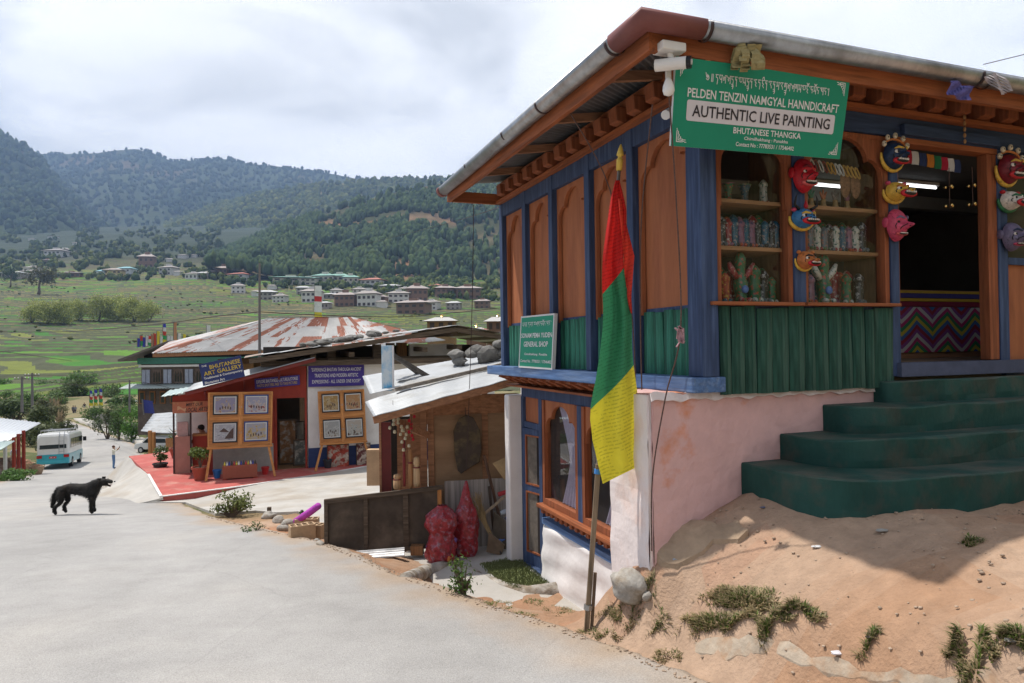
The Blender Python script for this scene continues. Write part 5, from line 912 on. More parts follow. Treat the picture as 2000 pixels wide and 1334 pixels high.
C_(MB().grid(lambda u, v: (bx0 - .25 + (bx1 - bx0 + .4) * u, yb - .35 + 2.2 * v, zz(772) + .20 * u + .06 * v + .01 * math.sin(u * 60)), 60, 4), 'roof_sheet', M('pale_green_tin', (.38, .46, .45), .5, .1, metal=.2), smooth=True, solid=.01)
C_(MB().prism([(bx0, zz(785)), (bx1, zz(785)), (bx1, zz(772) + .12), (bx0, zz(772) - .02)], yb, yb + .04, 'xz'), 'gable_board', m_redw)
# signs of the gallery
m_pur = M('purple_sign', (.055, .035, .24), .55, .06); m_navy = M('navy_sign', (.022, .035, .13), .5, .12, 4); m_gold = M('gold_letter', (.55, .40, .06), .6, 0)
sA, PA, ux, uy = board('gallery_sign', 'tilted navy sign with gold letters BHUTANESE ART GALLERY on the tin roof', 'sign', g3(388, 712, -.8), g3(470, 694, -.8), g3(397, 754, -.8), .03, m_navy, m_alu, G0, TH)
def lineA(s, u0, u1, v, h, m_, **k): line(s, u0, u1, v, h, m_, PA, sA, d=.006, **k)
ux, uy = ux, uy
lineA('BHUTANESE', .23, .96, .77, .19, m_gold); lineA('ART GALLERY', .07, .97, .52, .19, m_gold); lineA('Traditional & Contemporary', .05, .97, .30, .13, m_wh); lineA('Bhutanese Art', .05, .52, .11, .12, m_wh); lineA('THE', .05, .17, .88, .08, m_wh)
sB, PB, ux, uy = board('gallery_sign', 'small purple sign EXPLORE BHUTANESE CULTURE above the gallery door', 'sign', g3(497, 740, -.06), g3(585, 732, -.06), g3(498, 760, -.06), .03, m_pur, m_alu, G0, TH)
line('EXPLORE BHUTANESE CULTURE & STORIES', .04, .96, .68, .32, m_wh, PB, sB, d=.006, bold=.0); line('PHOTO SPOT FEEL FREE TO TAKE PICTURES', .05, .94, .28, .26, m_gold, PB, sB, d=.006, bold=.0)
sC, PC, ux, uy = board('gallery_sign', 'wide purple sign EXPERIENCE BHUTAN on the white gallery wall', 'sign', g3(602, 714, -.07), g3(711, 712, -.07), g3(602, 756, -.07), .03, m_pur, m_alu, G0, TH)
for s_, a_, b_, v in (('"EXPERIENCE BHUTAN THROUGH ANCIENT', .05, .95, .80), ('TRADITIONS AND MODERN ARTISTIC', .11, .89, .52), ('EXPRESSIONS - ALL UNDER ONE ROOF!"', .07, .94, .24)): line(s_, a_, b_, v, .17, m_wh, PC, sC, d=.006, bold=.0)
# ---- easels with framed paintings
PAINT = [((.5, .42, .3), (.45, .10, .06), (.35, .33, .45)), ((.52, .47, .44), (.45, .14, .16), (.4, .4, .5)), ((.5, .52, .55), (.3, .32, .38), (.44, .44, .48)), ((.5, .4, .22), (.45, .30, .08), (.42, .42, .48)), ((.5, .42, .28), (.30, .15, .06), (.45, .3, .12)), ((.48, .36, .24), (.40, .10, .06), (.5, .3, .15)), ((.5, .5, .48), (.30, .2, .14), (.42, .42, .42)), ((.45, .47, .46), (.2, .12, .08), (.5, .45, .4))]
def painting_mat(k):
    a, b_, c = [tuple(min(1, (x * f) ** 1.25 * 1.05) for x in q) for q, f in zip(PAINT[k], (.82, .62, .74))]; m = bpy.data.materials.new('painting_%d' % k); m.use_nodes = True; nt = m.node_tree; N = nt.nodes; tcn = N.new('ShaderNodeTexCoord')
    nz = N.new('ShaderNodeTexNoise'); nz.inputs['Scale'].default_value = 11; nz.inputs['Detail'].default_value = 6; nz.inputs['Distortion'].default_value = .8; mpn = N.new('ShaderNodeMapping'); mpn.inputs['Location'].default_value = (k * 3.3, 0, k); nt.links.new(tcn.outputs['Object'], mpn.inputs[0]); nt.links.new(mpn.outputs[0], nz.inputs['Vector'])
    sp = N.new('ShaderNodeSeparateXYZ'); nt.links.new(tcn.outputs['Generated'], sp.inputs[0])
    ad = N.new('ShaderNodeMath'); ad.operation = 'MULTIPLY_ADD'; ad.inputs[1].default_value = .16; nt.links.new(sp.outputs['Z'], ad.inputs[0]); nt.links.new(nz.outputs[0], ad.inputs[2])
    rp = N.new('ShaderNodeValToRGB'); el = rp.color_ramp.elements; el[0].position = .40; el[0].color = (*b_, 1); el[1].position = .62; el[1].color = (*c, 1); e = el.new(.5); e.color = (*a, 1)
    nt.links.new(ad.outputs[0], rp.inputs[0]); nt.links.new(rp.outputs[0], N['Principled BSDF'].inputs['Base Color']); N['Principled BSDF'].inputs['Roughness'].default_value = .5; return m
m_frm = M('black_frame', (.02, .02, .025), .4, .1); m_frb = M('blue_frame', (.03, .05, .16), .4, .1); m_mat = M('white_mount', (.46, .46, .46), .7, .03)
def easel(label, TLp, TRp, BLp, BRp, footL, footR, k0, yy=-.75):
    TL, TR, BL, BR = (g3(*p, yy) for p in (TLp, TRp, BLp, BRp)); TL.y += .10; TR.y += .10
    cx_ = (BL.x + BR.x) / 2; t = empty('easel_board', label, 'easel', tuple(GP(cx_, yy, -3.3)), TH); off = Vector((cx_, yy, -3.3))
    def Q(u, v, d=0.0): return (BL * (1 - u) + BR * u) * (1 - v) + (TL * (1 - u) + TR * u) * v + Vector((0, -d, 0)) - off
    def slab(u0, u1, v0, v1, d0, d1, nm, mt, par=t):
        V = [Q(u0, v0, d0), Q(u1, v0, d0), Q(u1, v1, d0), Q(u0, v1, d0), Q(u0, v0, d1), Q(u1, v0, d1), Q(u1, v1, d1), Q(u0, v1, d1)]; return MB().add(V, [(0, 1, 2, 3), (7, 6, 5, 4), (4, 5, 1, 0), (5, 6, 2, 1), (6, 7, 3, 2), (7, 4, 0, 3)]).build(nm, mt, par)
    slab(0, 1, 0, 1, -.04, 0, 'board', wood('easel_back', (.40, .17, .055), .2, .5, 'x'))
    for u in (0, .5, 1): slab(max(0, u - .03), min(1, u + .03), 0, 1, .0, .022, 'stile', m_pinez)
    for v in (0, .52, 1): slab(.03, .47, max(0, v - .03), min(1, v + .03), .0, .020, 'rail', m_pine); slab(.53, .97, max(0, v - .03), min(1, v + .03), .0, .020, 'rail', m_pine)
    slab(-.01, 1.01, -.035, 0, -.06, .06, 'ledge', m_pine)
    for i, (u0, u1, v0, v1) in enumerate(((.075, .455, .585, .945), (.555, .935, .585, .945), (.075, .455, .075, .45), (.555, .935, .075, .45))):
        kk = k0 + i; fr_ = slab(u0, u1, v0, v1, .003, .03, 'picture_frame', m_frb if kk in (1, 3) else m_frm); du, dv = .035, .035; slab(u0 + du * .6, u1 - du * .6, v0 + dv * .7, v1 - dv * .7, .0305, .032, 'mount', m_mat, fr_); slab(u0 + du * 1.05, u1 - du * 1.05, v0 + dv * 1.2, v1 - dv * 1.2, .0325, .034, 'painting', painting_mat(kk), fr_)
        uc, vc = (u0 + u1) / 2, v0 + (v1 - v0) * .36; mbf = MB(); nf = 5 if kk not in (7, 2) else (1 if kk == 7 else 0)
        for j in range(nf):
            p = Q(uc + (j - (nf - 1) / 2) * .04, vc + random.uniform(-.02, .02), .0365); s_ = .028; mbf.add([p + Vector((-s_ * .4, 0, -s_ * 1.3)), p + Vector((s_ * .4, 0, -s_ * 1.3)), p + Vector((s_ * .55, 0, s_ * .6)), p + Vector((0, 0, s_ * 1.5)), p + Vector((-s_ * .55, 0, s_ * .6))], [(0, 1, 2, 3, 4)])
        if kk == 2: mbf.add([Q(u1 - .06, v0 + .07, .0365), Q(u1 - .06, v0 + .27, .0365), Q(u1 - .10, v0 + .23, .0365), Q(u1 - .20, v0 + .07, .0365)], [(0, 1, 2, 3)]).add([Q(u0 + .10, v0 + .20, .0364), Q(u0 + .17, v0 + .27, .0364), Q(u0 + .26, v0 + .19, .0364)], [(0, 1, 2)])
        mbf.build('painted_figures', M('dark_figures', (.07, .045, .04), .6, .3, 30), fr_)
    for u, fp in ((.06, footL), (.94, footR)):
        f_ = g3(*fp, yy - .25); f_.z = -3.295; MB().bar(Q(u, .02, -.01), f_ - off, .06, .035, (0, 1, 0)).build('leg', m_pinez, t)
    for u, v in ((.485, .25), (.515, .25), (.485, .72), (.515, .72)): MB().tube([Q(u, v - .02, .03), Q(u, v + .02, .03)], .006, 6).build('handle', m_galv, t)
easel('left wooden easel with four framed paintings beside the red door', (406, 767), (533, 765), (405, 874), (531, 868), (402, 938), (537, 918), 0)
easel('right wooden easel with four framed paintings against the white wall', (621, 765), (712, 760), (625, 866), (716, 860), (616, 913), (727, 903), 4, -.45)
# trough of coloured bottles, buckets, potted plants handled with the vegetation
t = empty('bottle_trough', 'red brown wooden trough filled with small paint bottles under the left easel', 'trough', tuple(GP(*g3(469, 920, -.9).xy, -3.3)), TH); w_ = .42
MB().box(-w_, w_, -.12, .12, .03, .36).build('box', M('trough_paint', (.26, .08, .05), .7, .1), t, bevel=.005); MB().box(-w_, -w_ + .1, -.11, .11, 0, .03).build('foot', m_redw, t); MB().box(w_ - .1, w_, -.11, .11, 0, .03).build('foot', m_redw, t)
for k in range(14):
    for j in range(2): MB().lathe([(.022, .3), (.022, .40), (.010, .42), (.010, .45)], 8, c=(-.37 + k * .057, -.05 + j * .1, 0)).build('bottle', paint('btl%d' % (k * 3 % 5), [(.5, .4, .05), (.04, .06, .3), (.45, .05, .04), (.6, .6, .6), (.05, .05, .05)][k * 3 % 5]), t)
def simple_pot(name, label, p, r, h, mat):
    t = empty(name, label, 'pot', tuple(p)); MB().lathe([(r * .7, 0), (r, h * .85), (r * 1.08, h * .86), (r * 1.08, h), (r * .95, h), (r * .9, h * .9)], 16).build('pot', mat, t, smooth=False); return t
simple_pot('bucket', 'blue bucket beside the bottle trough', GP(*g3(424, 930, -.6).xy, -3.3), .10, .22, M('blue_bucket', (.03, .16, .45), .5, .05))
simple_pot('bucket', 'red flower pot right of the bottle trough', GP(*g3(518, 920, -.55).xy, -3.3), .10, .20, M('red_pot', (.45, .03, .03), .5, .05))
simple_pot('bucket', 'dark bucket between the legs of the right easel', GP(*g3(640, 905, -.25).xy, -3.3), .12, .24, M('dark_bucket', (.03, .035, .04), .5, .05))
for k, (p0, p1, lb) in enumerate((((640, 905), (680, 868), 'colourful figure painting leaning below the right easel'), ((697, 902), (722, 866), 'dark red painting leaning right of the easel foot'))):
    a = g3(*p0, -.10); b_ = g3(*p1, -.10); t = empty('leaning_painting', lb, 'painting', tuple(GP((a.x + b_.x) / 2, -.12, -3.3)), TH); hw = (b_.x - a.x) / 2; MB().box(-hw, hw, -.03, 0, 0, b_.z + 3.3).build('canvas', M('folk_canvas%d' % k, (.42, .36, .3), .8, .5, 9, col2=((.35, .06, .04) if k == 0 else (.12, .04, .04)), c2s=6, c2lo=.47, c2hi=.54), t); MB().box(-hw - .02, hw + .02, 0.001, .02, 0, b_.z + 3.32).build('stretcher', m_oldw, t)
# ---- old house with the stone weighted roof (its white wall carries the purple sign)
old = empty('old_house', 'old white house with a low stone weighted roof behind the gallery', 'house', (G0[0], G0[1], -3.3), TH); WZ.add(old.name)
D_ = lambda mb, n_, m_, p=None, **k: mb.build(n_, m_, p or old, **k)
D_(MB().box(.035, 5.6, .0, .25, -3.3, -.42), 'front_wall', m_white); D_(MB().box(.035, 5.6, -.012, -.001, -3.3, -2.75), 'blue_dado', M('navy_dado', (.03, .05, .14), .8, .15)); D_(MB().box(5.4, 5.6, .25, 6, -3.3, -.42), 'side_wall', m_white)
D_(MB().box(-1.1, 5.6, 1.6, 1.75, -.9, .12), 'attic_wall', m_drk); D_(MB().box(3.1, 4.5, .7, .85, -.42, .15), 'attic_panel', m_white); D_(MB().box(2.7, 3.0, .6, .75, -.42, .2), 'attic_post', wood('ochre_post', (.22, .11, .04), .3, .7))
for x in (-.8, .6, 1.9, 2.3): D_(MB().box(x, x + .22, .05, .3, -.42, .0 + x * .08), 'attic_post', m_oldw)
for z, y in ((-.36, -.25), (-.30, .35)): D_(MB().bar((-1.2, y, z), (5.6, y, z + .02), .16, .15), 'wall_plate', m_oldw)
for x in np.arange(-.9, 5.4, 1.05): D_(MB().bar((x, -.5, -.24 + max(0, x + 1) * .05), (x, 1.5, -.2 + max(0, x + 1) * .05), .15, .13), 'joist', m_oldw)
rl = lambda x: .66 + (x - 4.22) * (.145 if x < 4.22 else -.165)
D_(MB().bar((-1.5, -.62, rl(-1.5) - .10), (4.22, -.62, rl(4.22) - .10), .10, .13), 'verge_rafter', m_oldw); D_(MB().bar((4.22, -.62, rl(4.22) - .11), (8.2, -.62, rl(8.2) - .11), .10, .13), 'verge_rafter', m_oldw); D_(MB().tube([(4.2, -.5, .48), (4.2, 5, .5)], .11, 8), 'ridge_log', m_oldw)
for i in range(14):                  # overlapping tin sheets and shingles, each its own piece
    x0 = -1.62 + i * .42; a = random.uniform(-.02, .02)
    D_(MB().grid(lambda u, v: (x0 + .47 * u, -.72 + a * 2 + 6 * v, rl(x0 + .47 * u) + .012 + (i % 2) * .012 + .008 * math.sin(v * 330) + a * u), 2, 160), 'roof_sheet', m_tin if i % 3 else M('rusty_tin', (.30, .24, .20), .7, .2, 4, metal=.2), smooth=True, solid=.005)
for i in range(9):
    x0 = 4.22 + i * .44; D_(MB().grid(lambda u, v: (x0 + .47 * u, -.72 + 6 * v, rl(x0 + .47 * u) + .012 + (i % 2) * .012), 2, 4), 'roof_sheet', m_tin if i % 2 else m_oldw, solid=.02)
m_stone = M('grey_roof_stone', (.17, .165, .155), .9, .3, 8, .01, 25); m_rock = M('pale_rock', (.36, .335, .30), .9, .35, 7, .02, 14, col2=(.22, .18, .135), c2s=5, c2lo=.45, c2hi=.6)
def rockmesh(s, sy, fl, sub):
    bm = bmesh.new(); bmesh.ops.create_icosphere(bm, subdivisions=sub, radius=1); ph = [random.uniform(0, 6.28) for _ in range(9)]; fr_ = [random.uniform(1.2, 2.6) for _ in range(3)] + [random.uniform(3, 6) for _ in range(3)]; V = []
    for v in bm.verts:
        c = v.co; k = 1 + .17 * (math.sin(fr_[0] * c.x * 2 + ph[0]) + math.sin(fr_[1] * c.y * 2 + ph[1]) + math.sin(fr_[2] * c.z * 2 + ph[2])) / 1.7 + .05 * (math.sin(fr_[3] * c.x * 2 + c.y * 3 + ph[3]) + math.sin(fr_[4] * c.z * 2 - c.x * 2 + ph[4])) + random.uniform(-.025, .025); k = min(k, 1.08); V.append((c.x * k * s, c.y * k * s * sy, c.z * k * s * fl))
    F_ = [tuple(v.index for v in f.verts) for f in bm.faces]; bm.free(); return MB().add(V, F_)
def stone(p, s, name, label, mat, group=None, flat=.45, parent=None, seg=(9, 6), nz=.16):
    st_ = random.getstate(); o = rockmesh(s, random.uniform(.55, .85), flat, 3 if seg[0] > 12 else 2).build(name, mat, parent, smooth=seg[0] > 12); o.rotation_euler = (random.uniform(-.2, .2), random.uniform(-.2, .2), random.uniform(0, 6.3)); o.location = p
    if label: tag(o, label, 'stone', group)
    return o
for i in range(34):
    x = random.choice([random.uniform(-.3, 2.0), random.uniform(.1, 1.4), random.uniform(-.2, 2.8)]); y = random.uniform(-.62, .3); p = GP(x, y, rl(x) + .09 + random.uniform(0, .05)); stone(p, random.uniform(.12, .26), 'roof_stone', 'flat grey stone in the pile weighing down the old house roof', m_stone, 'stones on the old house roof', .35)
# ---- shack with the bright tin roof between old house and shop
sh = empty('tin_shack', 'plywood souvenir shack with a bright tilted tin roof beside the shop', 'shack', (-.9, 9.9, -2.75)); WZ.add(sh.name)
def s3(v): return Vector((v[0] + .9, v[1] - 9.9, v[2]))
QA, QB, QC, QD = Vector((-2.41, 10.8, -.46)), Vector((-1.72, 8.6, -.83)), Vector((.06, 9.25, -.40)), Vector((.15, 12.0, -.05))
def rq(u, v): return (QB * (1 - u) + QC * u) * (1 - v) + (QA * (1 - u) + QD * u) * v
K_ = lambda mb, n_, m_, p=None, **k: mb.build(n_, m_, p or sh, **k)
K_(MB().grid(lambda u, v: s3(rq(u, .44 * v) + Vector((0, 0, .010 * math.sin(u * 30) * .4 + .012 * math.sin(v * 70) - .06 * (1 - u) ** 6 * v))), 40, 60), 'roof_sheet', m_tin, smooth=True, solid=.004)
K_(MB().grid(lambda u, v: s3(rq(.03 + .97 * u, .46 + .54 * v) + Vector((0, 0, .03 + .006 * math.sin(v * 90)))), 30, 60), 'roof_sheet', m_tin, smooth=True, solid=.004)
K_(MB().bar(s3(rq(.18, .40) + Vector((0, 0, .05))), s3(rq(1.0, .44) + Vector((0, 0, .05))), .06, .05), 'roof_batten', wood('grey_batten', (.22, .19, .16), .3, .85, 'x')); K_(MB().bar(s3(rq(.0, .012) + Vector((0, 0, -.05))), s3(rq(1, .012) + Vector((0, 0, -.05))), .05, .09), 'eave_beam', m_rafter)
m_ply = M('plywood', (.33, .215, .13), .75, .14, 1.6, .001, 30, stretch=(1, 1, 4), col2=(.27, .17, .10), c2s=.9, c2lo=.45, c2hi=.6)
pl = lambda px, py, Y=9.75: s3(at(px, py, Y))
def plq(p0, p1, Y0, Y1, nm, mt, th=.02):
    a, b_ = at(p0[0], p0[1], Y0), at(p1[0], p0[1], Y1); zt_, zb = a.z, at(p0[0], p1[1], Y0).z; a = s3(a); b_ = s3(b_); zb = min(zb, -2.74) if p1[1] > 940 else zb
    return K_(MB().add([(a.x, a.y, zb), (b_.x, b_.y, zb), (b_.x, b_.y, zt_), (a.x, a.y, zt_), (a.x, a.y + th, zb), (b_.x, b_.y + th, zb), (b_.x, b_.y + th, zt_), (a.x, a.y + th, zt_)], [(0, 1, 2, 3), (7, 6, 5, 4), (4, 5, 1, 0), (5, 6, 2, 1), (6, 7, 3, 2), (7, 4, 0, 3)]), nm, mt)
plq((836, 790), (945, 950), 9.70, 9.98, 'plywood_sheet', m_ply); plq((943, 770), (1010, 950), 9.97, 10.12, 'plywood_sheet', m_ply); plq((838, 775), (1012, 812), 9.66, 10.08, 'cross_rail', m_rafter); plq((800, 790), (838, 830), 9.62, 9.66, 'corner_board', m_rafter)
for px in (822, 836, 942): a = at(px, 880, 9.66 + (px - 822) * .0026); a = s3(a); K_(MB().box(a.x, a.x + .085, a.y - .03, a.y + .05, -2.74, -.66 + (px - 822) * .0012), 'post', m_rafter)
a = pl(745, 880, 9.55); K_(MB().box(a.x, a.x + .13, a.y, a.y + .03, -2.72, -1.0), 'red_panel', M('dark_red_board', (.12, .018, .016), .6, .15)); K_(MB().box(a.x - .03, a.x, a.y - .01, a.y + .06, -2.72, -.92), 'post', m_rafter)
K_(MB().bar(pl(772, 822, 9.15), pl(835, 850, 9.6), .07, .09), 'brace', m_rafter)
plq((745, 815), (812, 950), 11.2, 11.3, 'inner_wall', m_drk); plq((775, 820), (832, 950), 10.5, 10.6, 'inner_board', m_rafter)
plq((868, 940), (1000, 1010), 9.5, 9.7, 'tin_skirt', M('dirty_tin', (.30, .28, .27), .55, .5, 1, metal=.3, stretch=(30, 30, .6)), .015)
# things hanging and standing in the shack
def hang(name, label, cat, px, py, Y): return empty(name, label, cat, tuple(at(px, py, Y)))
t = hang('leather_shield', 'dark shield shaped hide hanging on the plywood wall of the shack', 'shield', 908, 925, 9.72); MB().prism([(-.05, 0), (.02, .05), (.21, .16), (.24, .35), (.22, .60), (.13, .78), (.03, .82), (-.08, .76), (-.15, .60), (-.14, .3), (-.10, .05)], -.03, .0, 'xz').build('hide', M('dark_hide', (.055, .04, .03), .7, .35, 8, .004, 30, col2=(.10, .075, .04), c2s=5), t, bevel=.012); MB().tube([(.02, -.01, .80), (.02, .0, .92)], .006, 5).build('cord', m_rope, t)
for k, (px, py, r_, h, c, lb) in enumerate(((776, 955, .055, .20, (.45, .28, .15), 'short turned wooden roller at the foot of the shack opening'), (802, 955, .03, .55, (.35, .18, .08), 'long carved wooden club hanging in the shack opening'), (814, 950, .045, .40, (.5, .35, .2), 'thick pale wooden pestle leaning by the shack post'), (790, 950, .02, .65, (.2, .03, .03), 'dark red beaded stick hanging in the shack opening'))):
    t = hang('carved_club', lb, 'club', px, py, 9.35); MB().lathe([(r_ * .8, 0), (r_, h * .1), (r_, h * .6), (r_ * .7, h * .68), (r_ * .95, h * .78), (r_ * .8, h * .95), (r_ * .2, h)], 12).build('shaft', wood('club%d' % k, c), t, smooth=True); MB().lathe([(r_ * 1.03, h * .62), (r_ * 1.03, h * .66)], 12).build('band', PDR, t)
for k in range(4):
    t = hang('bell_cluster', ['upper cluster of white cowbells under the shack eave', 'second string of small cream bells in the shack opening', 'third string of small cream bells in the shack opening', 'string of red pompoms in the shack opening'][k], 'bells', 768 + k * 12, (845, 850, 880, 860)[k], 9.05 + k * .05)
    for j in range(7): MB().lathe([(.012, -.01), (.022, 0), (.016, .03), (.004, .036)], 8, c=(random.uniform(-.05, .05), random.uniform(-.02, .02), j * .05)).build('bell', PR if k == 3 else M('cream_bell', (.5, .46, .32), .5, .2), t)
    MB().tube([(0, 0, 0), (0, 0, .42)], .003, 5).build('cord', m_rope, t)
t = hang('blue_board', 'white and blue painted post standing on the shack roof', 'post', 757, 760, 9.9); MB().box(-.075, .075, -.04, .04, -.02, .62).build('post', M('flaking_blue', (.55, .62, .66), .7, .1, 3, col2=(.10, .36, .60), c2s=2.5, c2lo=.46, c2hi=.56, stretch=(1, 1, .6)), t, bevel=.004); MB().box(.076, .09, -.041, .041, -.02, .62).build('edge', m_white, t)
o = MB().bar(at(757, 688, 10.2), at(872, 757, 10.6), .10, .06).bar(at(752, 680, 10.4), at(846, 752, 10.7), .09, .05).build('leaning_planks', wood('grey_batten2', (.10, .09, .08), .35, .85, 'x')); o.name = 'leaning_planks'; tag(o, 'pair of grey planks slanting down onto the shack roof', 'planks')
for k, (px, py, s_) in enumerate(((893, 692, .16), (898, 705, .17), (922, 690, .15), (933, 683, .17), (955, 690, .26), (975, 672, .14), (978, 690, .16), (945, 703, .13), (792, 750, .14))):
    stone(at(px, py, 10.9 if k < 8 else 10.2), s_, 'roof_stone', 'rough grey stone at the lower edge of the shack roof' if k == 8 else 'rough grey stone in the group on the shack roof near the shop', m_stone, 'stones on the shack roof' if k < 8 else None, .5)
rope([at(925, 400, 8.4), at(922, 600, 8.9), at(914, 840, 9.2), at(910, 920, 9.3)], .005, 'thin wire hanging from the shop eave in front of the shack', 'wire', m_dkm)
# ================================================================ YARD THINGS, DOG, VEHICLES, PEOPLE
random.seed(31)
yard = patch('yard', [(-1.35, 9.55), (-2.0, 8.72), (-1.55, 8.15), (-1.0, 7.75), (-.45, 7.45), (.1, 7.25), (.55, 7.1), (1.3, 7.2), (1.2, 9.5), (.2, 10.4), (-.4, 10.2)], m_conc, 0, .2, .3, lambda x, y: np.full_like(x, -2.73)); tag(yard, 'sunken concrete yard in front of the lower shop door', kind='structure')
m_dboard = M('dirty_dark_board', (.075, .058, .045), .85, .35, 3, .002, 30, col2=(.13, .10, .075), c2s=2.2, c2lo=.5, c2hi=.66); m_dfr = wood('dirty_frame', (.10, .075, .055), .35, .85, 'x')
a, b_ = hit(632, 1086), hit(842, 1068); a = at(634, 1084, 9.05); b_ = at(850, 1066, 9.30); t = empty('board_panel', 'dark dirty plywood panel with battens leaning in the yard', 'panel', (a.x, a.y, -2.72), math.atan2(b_.y - a.y, b_.x - a.x)); W = 1.52; hL, hR = .76, .78; rk = .09
def pq(u, v, d=0): return Vector((W * u, -d + .04 * v, (hL * (1 - u) + hR * u) * v + rk * u))
for nm, u0, u1, v0, v1, d0, d1, mt in [('sheet', 0, .385, 0, 1, 0, .012, m_dboard), ('sheet', .385, .71, 0, 1, 0, .012, m_dboard), ('sheet', .71, 1, 0, 1, 0, .012, m_dboard), ('top_rail', 0, 1.02, .96, 1.03, .012, .06, m_dfr), ('bottom_rail', .06, 1, 0, .07, .012, .05, m_dfr), ('stile', 0, .03, .0, .96, .012, .05, m_dfr), ('stile', .33, .365, .07, .96, .012, .045, m_dfr), ('stile', .665, .71, .07, .96, .012, .045, m_dfr), ('stile', .965, 1, .07, .96, .012, .05, m_pinez)]:
    V = [pq(u0, v0, d0), pq(u1, v0, d0), pq(u1, v1, d0), pq(u0, v1, d0), pq(u0, v0, d1), pq(u1, v0, d1), pq(u1, v1, d1), pq(u0, v1, d1)]; MB().add(V, [(0, 1, 2, 3), (7, 6, 5, 4), (4, 5, 1, 0), (5, 6, 2, 1), (6, 7, 3, 2), (7, 4, 0, 3)]).build(nm, mt, t)
def sack(label, px, py, Y, w_, h, neck, seed):
    random.seed(seed); p = at(px, py, Y); t = empty('mesh_sack', label, 'sack', (p.x, p.y, -2.728)); n = 28; mb = MB(); prof = neck
    def f(u, v):
        r_ = np.interp(v, [q[0] for q in prof], [q[1] for q in prof]) * w_ / 2; a = 2 * math.pi * u; k = 1 + .07 * math.sin(a * 3 + v * 9 + seed) + .05 * math.sin(a * 7 - v * 15) + .03 * math.sin(a * 13 + v * 31); return (r_ * k * math.cos(a) + np.interp(v, [0, .5, 1], [0, .0, .05]) * w_, r_ * k * .8 * math.sin(a), h * v)
    mb.grid(f, 36, 40).build('sack', M('red_mesh_sack', (.26, .022, .03), .35, .5, 22, .012, 28, col2=(.26, .13, .18), c2s=16, c2lo=.52, c2hi=.66, coat=.2), t, smooth=True)
    for k in range(5):
        u, v = random.random(), random.uniform(.1, .6); q = Vector(f(u, v)) * .97; MB().ell(q, (.03, .02, .04), 7, 5, nz=.2).build('bottle_inside', random.choice([M('sack_purple', (.16, .09, .30), .3, .3), M('sack_pale', (.5, .4, .42), .3, .3), M('sack_orange', (.5, .15, .04), .3, .3)]), t, smooth=True)
sack('red mesh sack of waste, short and round, tied at the top', 862, 1090, 8.95, .40, .72, [(0, .75), (.06, .95), (.25, .98), (.42, .82), (.5, .75), (.65, 1.0), (.8, .98), (.92, .6), (.97, .35), (1, .30)], 4)
sack('tall red mesh sack of waste with a long twisted neck', 910, 1075, 9.2, .34, .98, [(0, .7), (.08, .95), (.3, 1.0), (.5, .95), (.6, .8), (.7, .5), (.85, .30), (1, .08)], 9)
random.seed(32)
p = at(955, 1075, 9.25); t = empty('broom', 'straw broom lying against the tin skirt in the yard', 'broom', (p.x, p.y, -2.72)); mb = MB()
for i in range(90): mb.tube([(.10 + random.uniform(-.015, .015), -.02, .10), (-.05 + random.uniform(-.03, .03), random.uniform(-.03, .03), .40), (-.14 + random.uniform(-.09, .05), random.uniform(-.05, .05), .72 + random.uniform(-.08, .1))], [.004, .004, .002], 3, False)
mb.build('bristles', wood('straw', (.26, .19, .10), .4, .9), t); MB().tube([(.16, -.03, -.0), (.09, -.02, .14)], .02, 8).build('grip', M('black_tape', (.03, .03, .04), .6, 0), t)
for k, (p0, p1, Y, lb) in enumerate((((938, 1010), (1003, 955), 9.35, 'pale stick leaning across the waste corner'), ((955, 950), (968, 1070), 9.5, 'dark pole standing in the waste corner'), ((946, 890), (975, 1010), 9.55, 'thin rusty rod leaning on the plywood wall'))):
    o = MB().bar(at(*p0, Y), at(*p1, Y + .1), .035, .03).build('stick', wood('stick%d' % k, [(.34, .27, .2), (.07, .05, .04), (.12, .07, .05)][k])); tag(o, lb, 'stick')
for k, (pp, Y, c, lb) in enumerate((([(962, 905), (1003, 885), (1003, 930), (985, 937)], 9.55, (.40, .28, .15), 'tan cardboard sheet stuck behind the white pier'), ([(965, 1000), (1000, 1030), (1002, 1080), (960, 1075)], 9.45, (.14, .115, .09), 'grey board leaning in the waste corner'), ([(955, 1040), (985, 1065), (978, 1085), (950, 1078)], 9.2, (.17, .12, .08), 'crumpled brown sack on the yard floor'))):
    V = [at(*q, Y + .03 * (i % 2)) for i, q in enumerate(pp)]; V2 = [v + Vector((.01, .03, 0)) for v in V]; o = MB().add(V + V2, [(0, 1, 2, 3), (7, 6, 5, 4), (0, 4, 5, 1), (1, 5, 6, 2), (2, 6, 7, 3), (3, 7, 4, 0)]).build('waste_board', M('waste%d' % k, c, .9, .3, 6)); tag(o, lb, 'board')
for k, (px, py, c) in enumerate(((985, 962, (.45, .05, .06)), (990, 998, (.5, .55, .62)), (1000, 1010, (.10, .14, .4)), (968, 1085, (.03, .03, .10)), (973, 1058, (.08, .16, .45)))):
    q = at(px, py, 9.3); o = MB().lathe([(.026, -.09), (.03, -.08), (.03, .03), (.012, .07), (.012, .095)], 10, ax=(1, .3, .25)).build('plastic_bottle', M('pet%d' % k, c, .2, .1, trans=.3)); o.location = q; tag(o, ['red capped bottle caught in the waste corner', 'clear crushed bottle in the waste corner', 'blue labelled bottle beside the white pier', 'dark blue bottle lying on the yard floor', 'small bright blue bottle in the waste corner'][k], 'bottle')
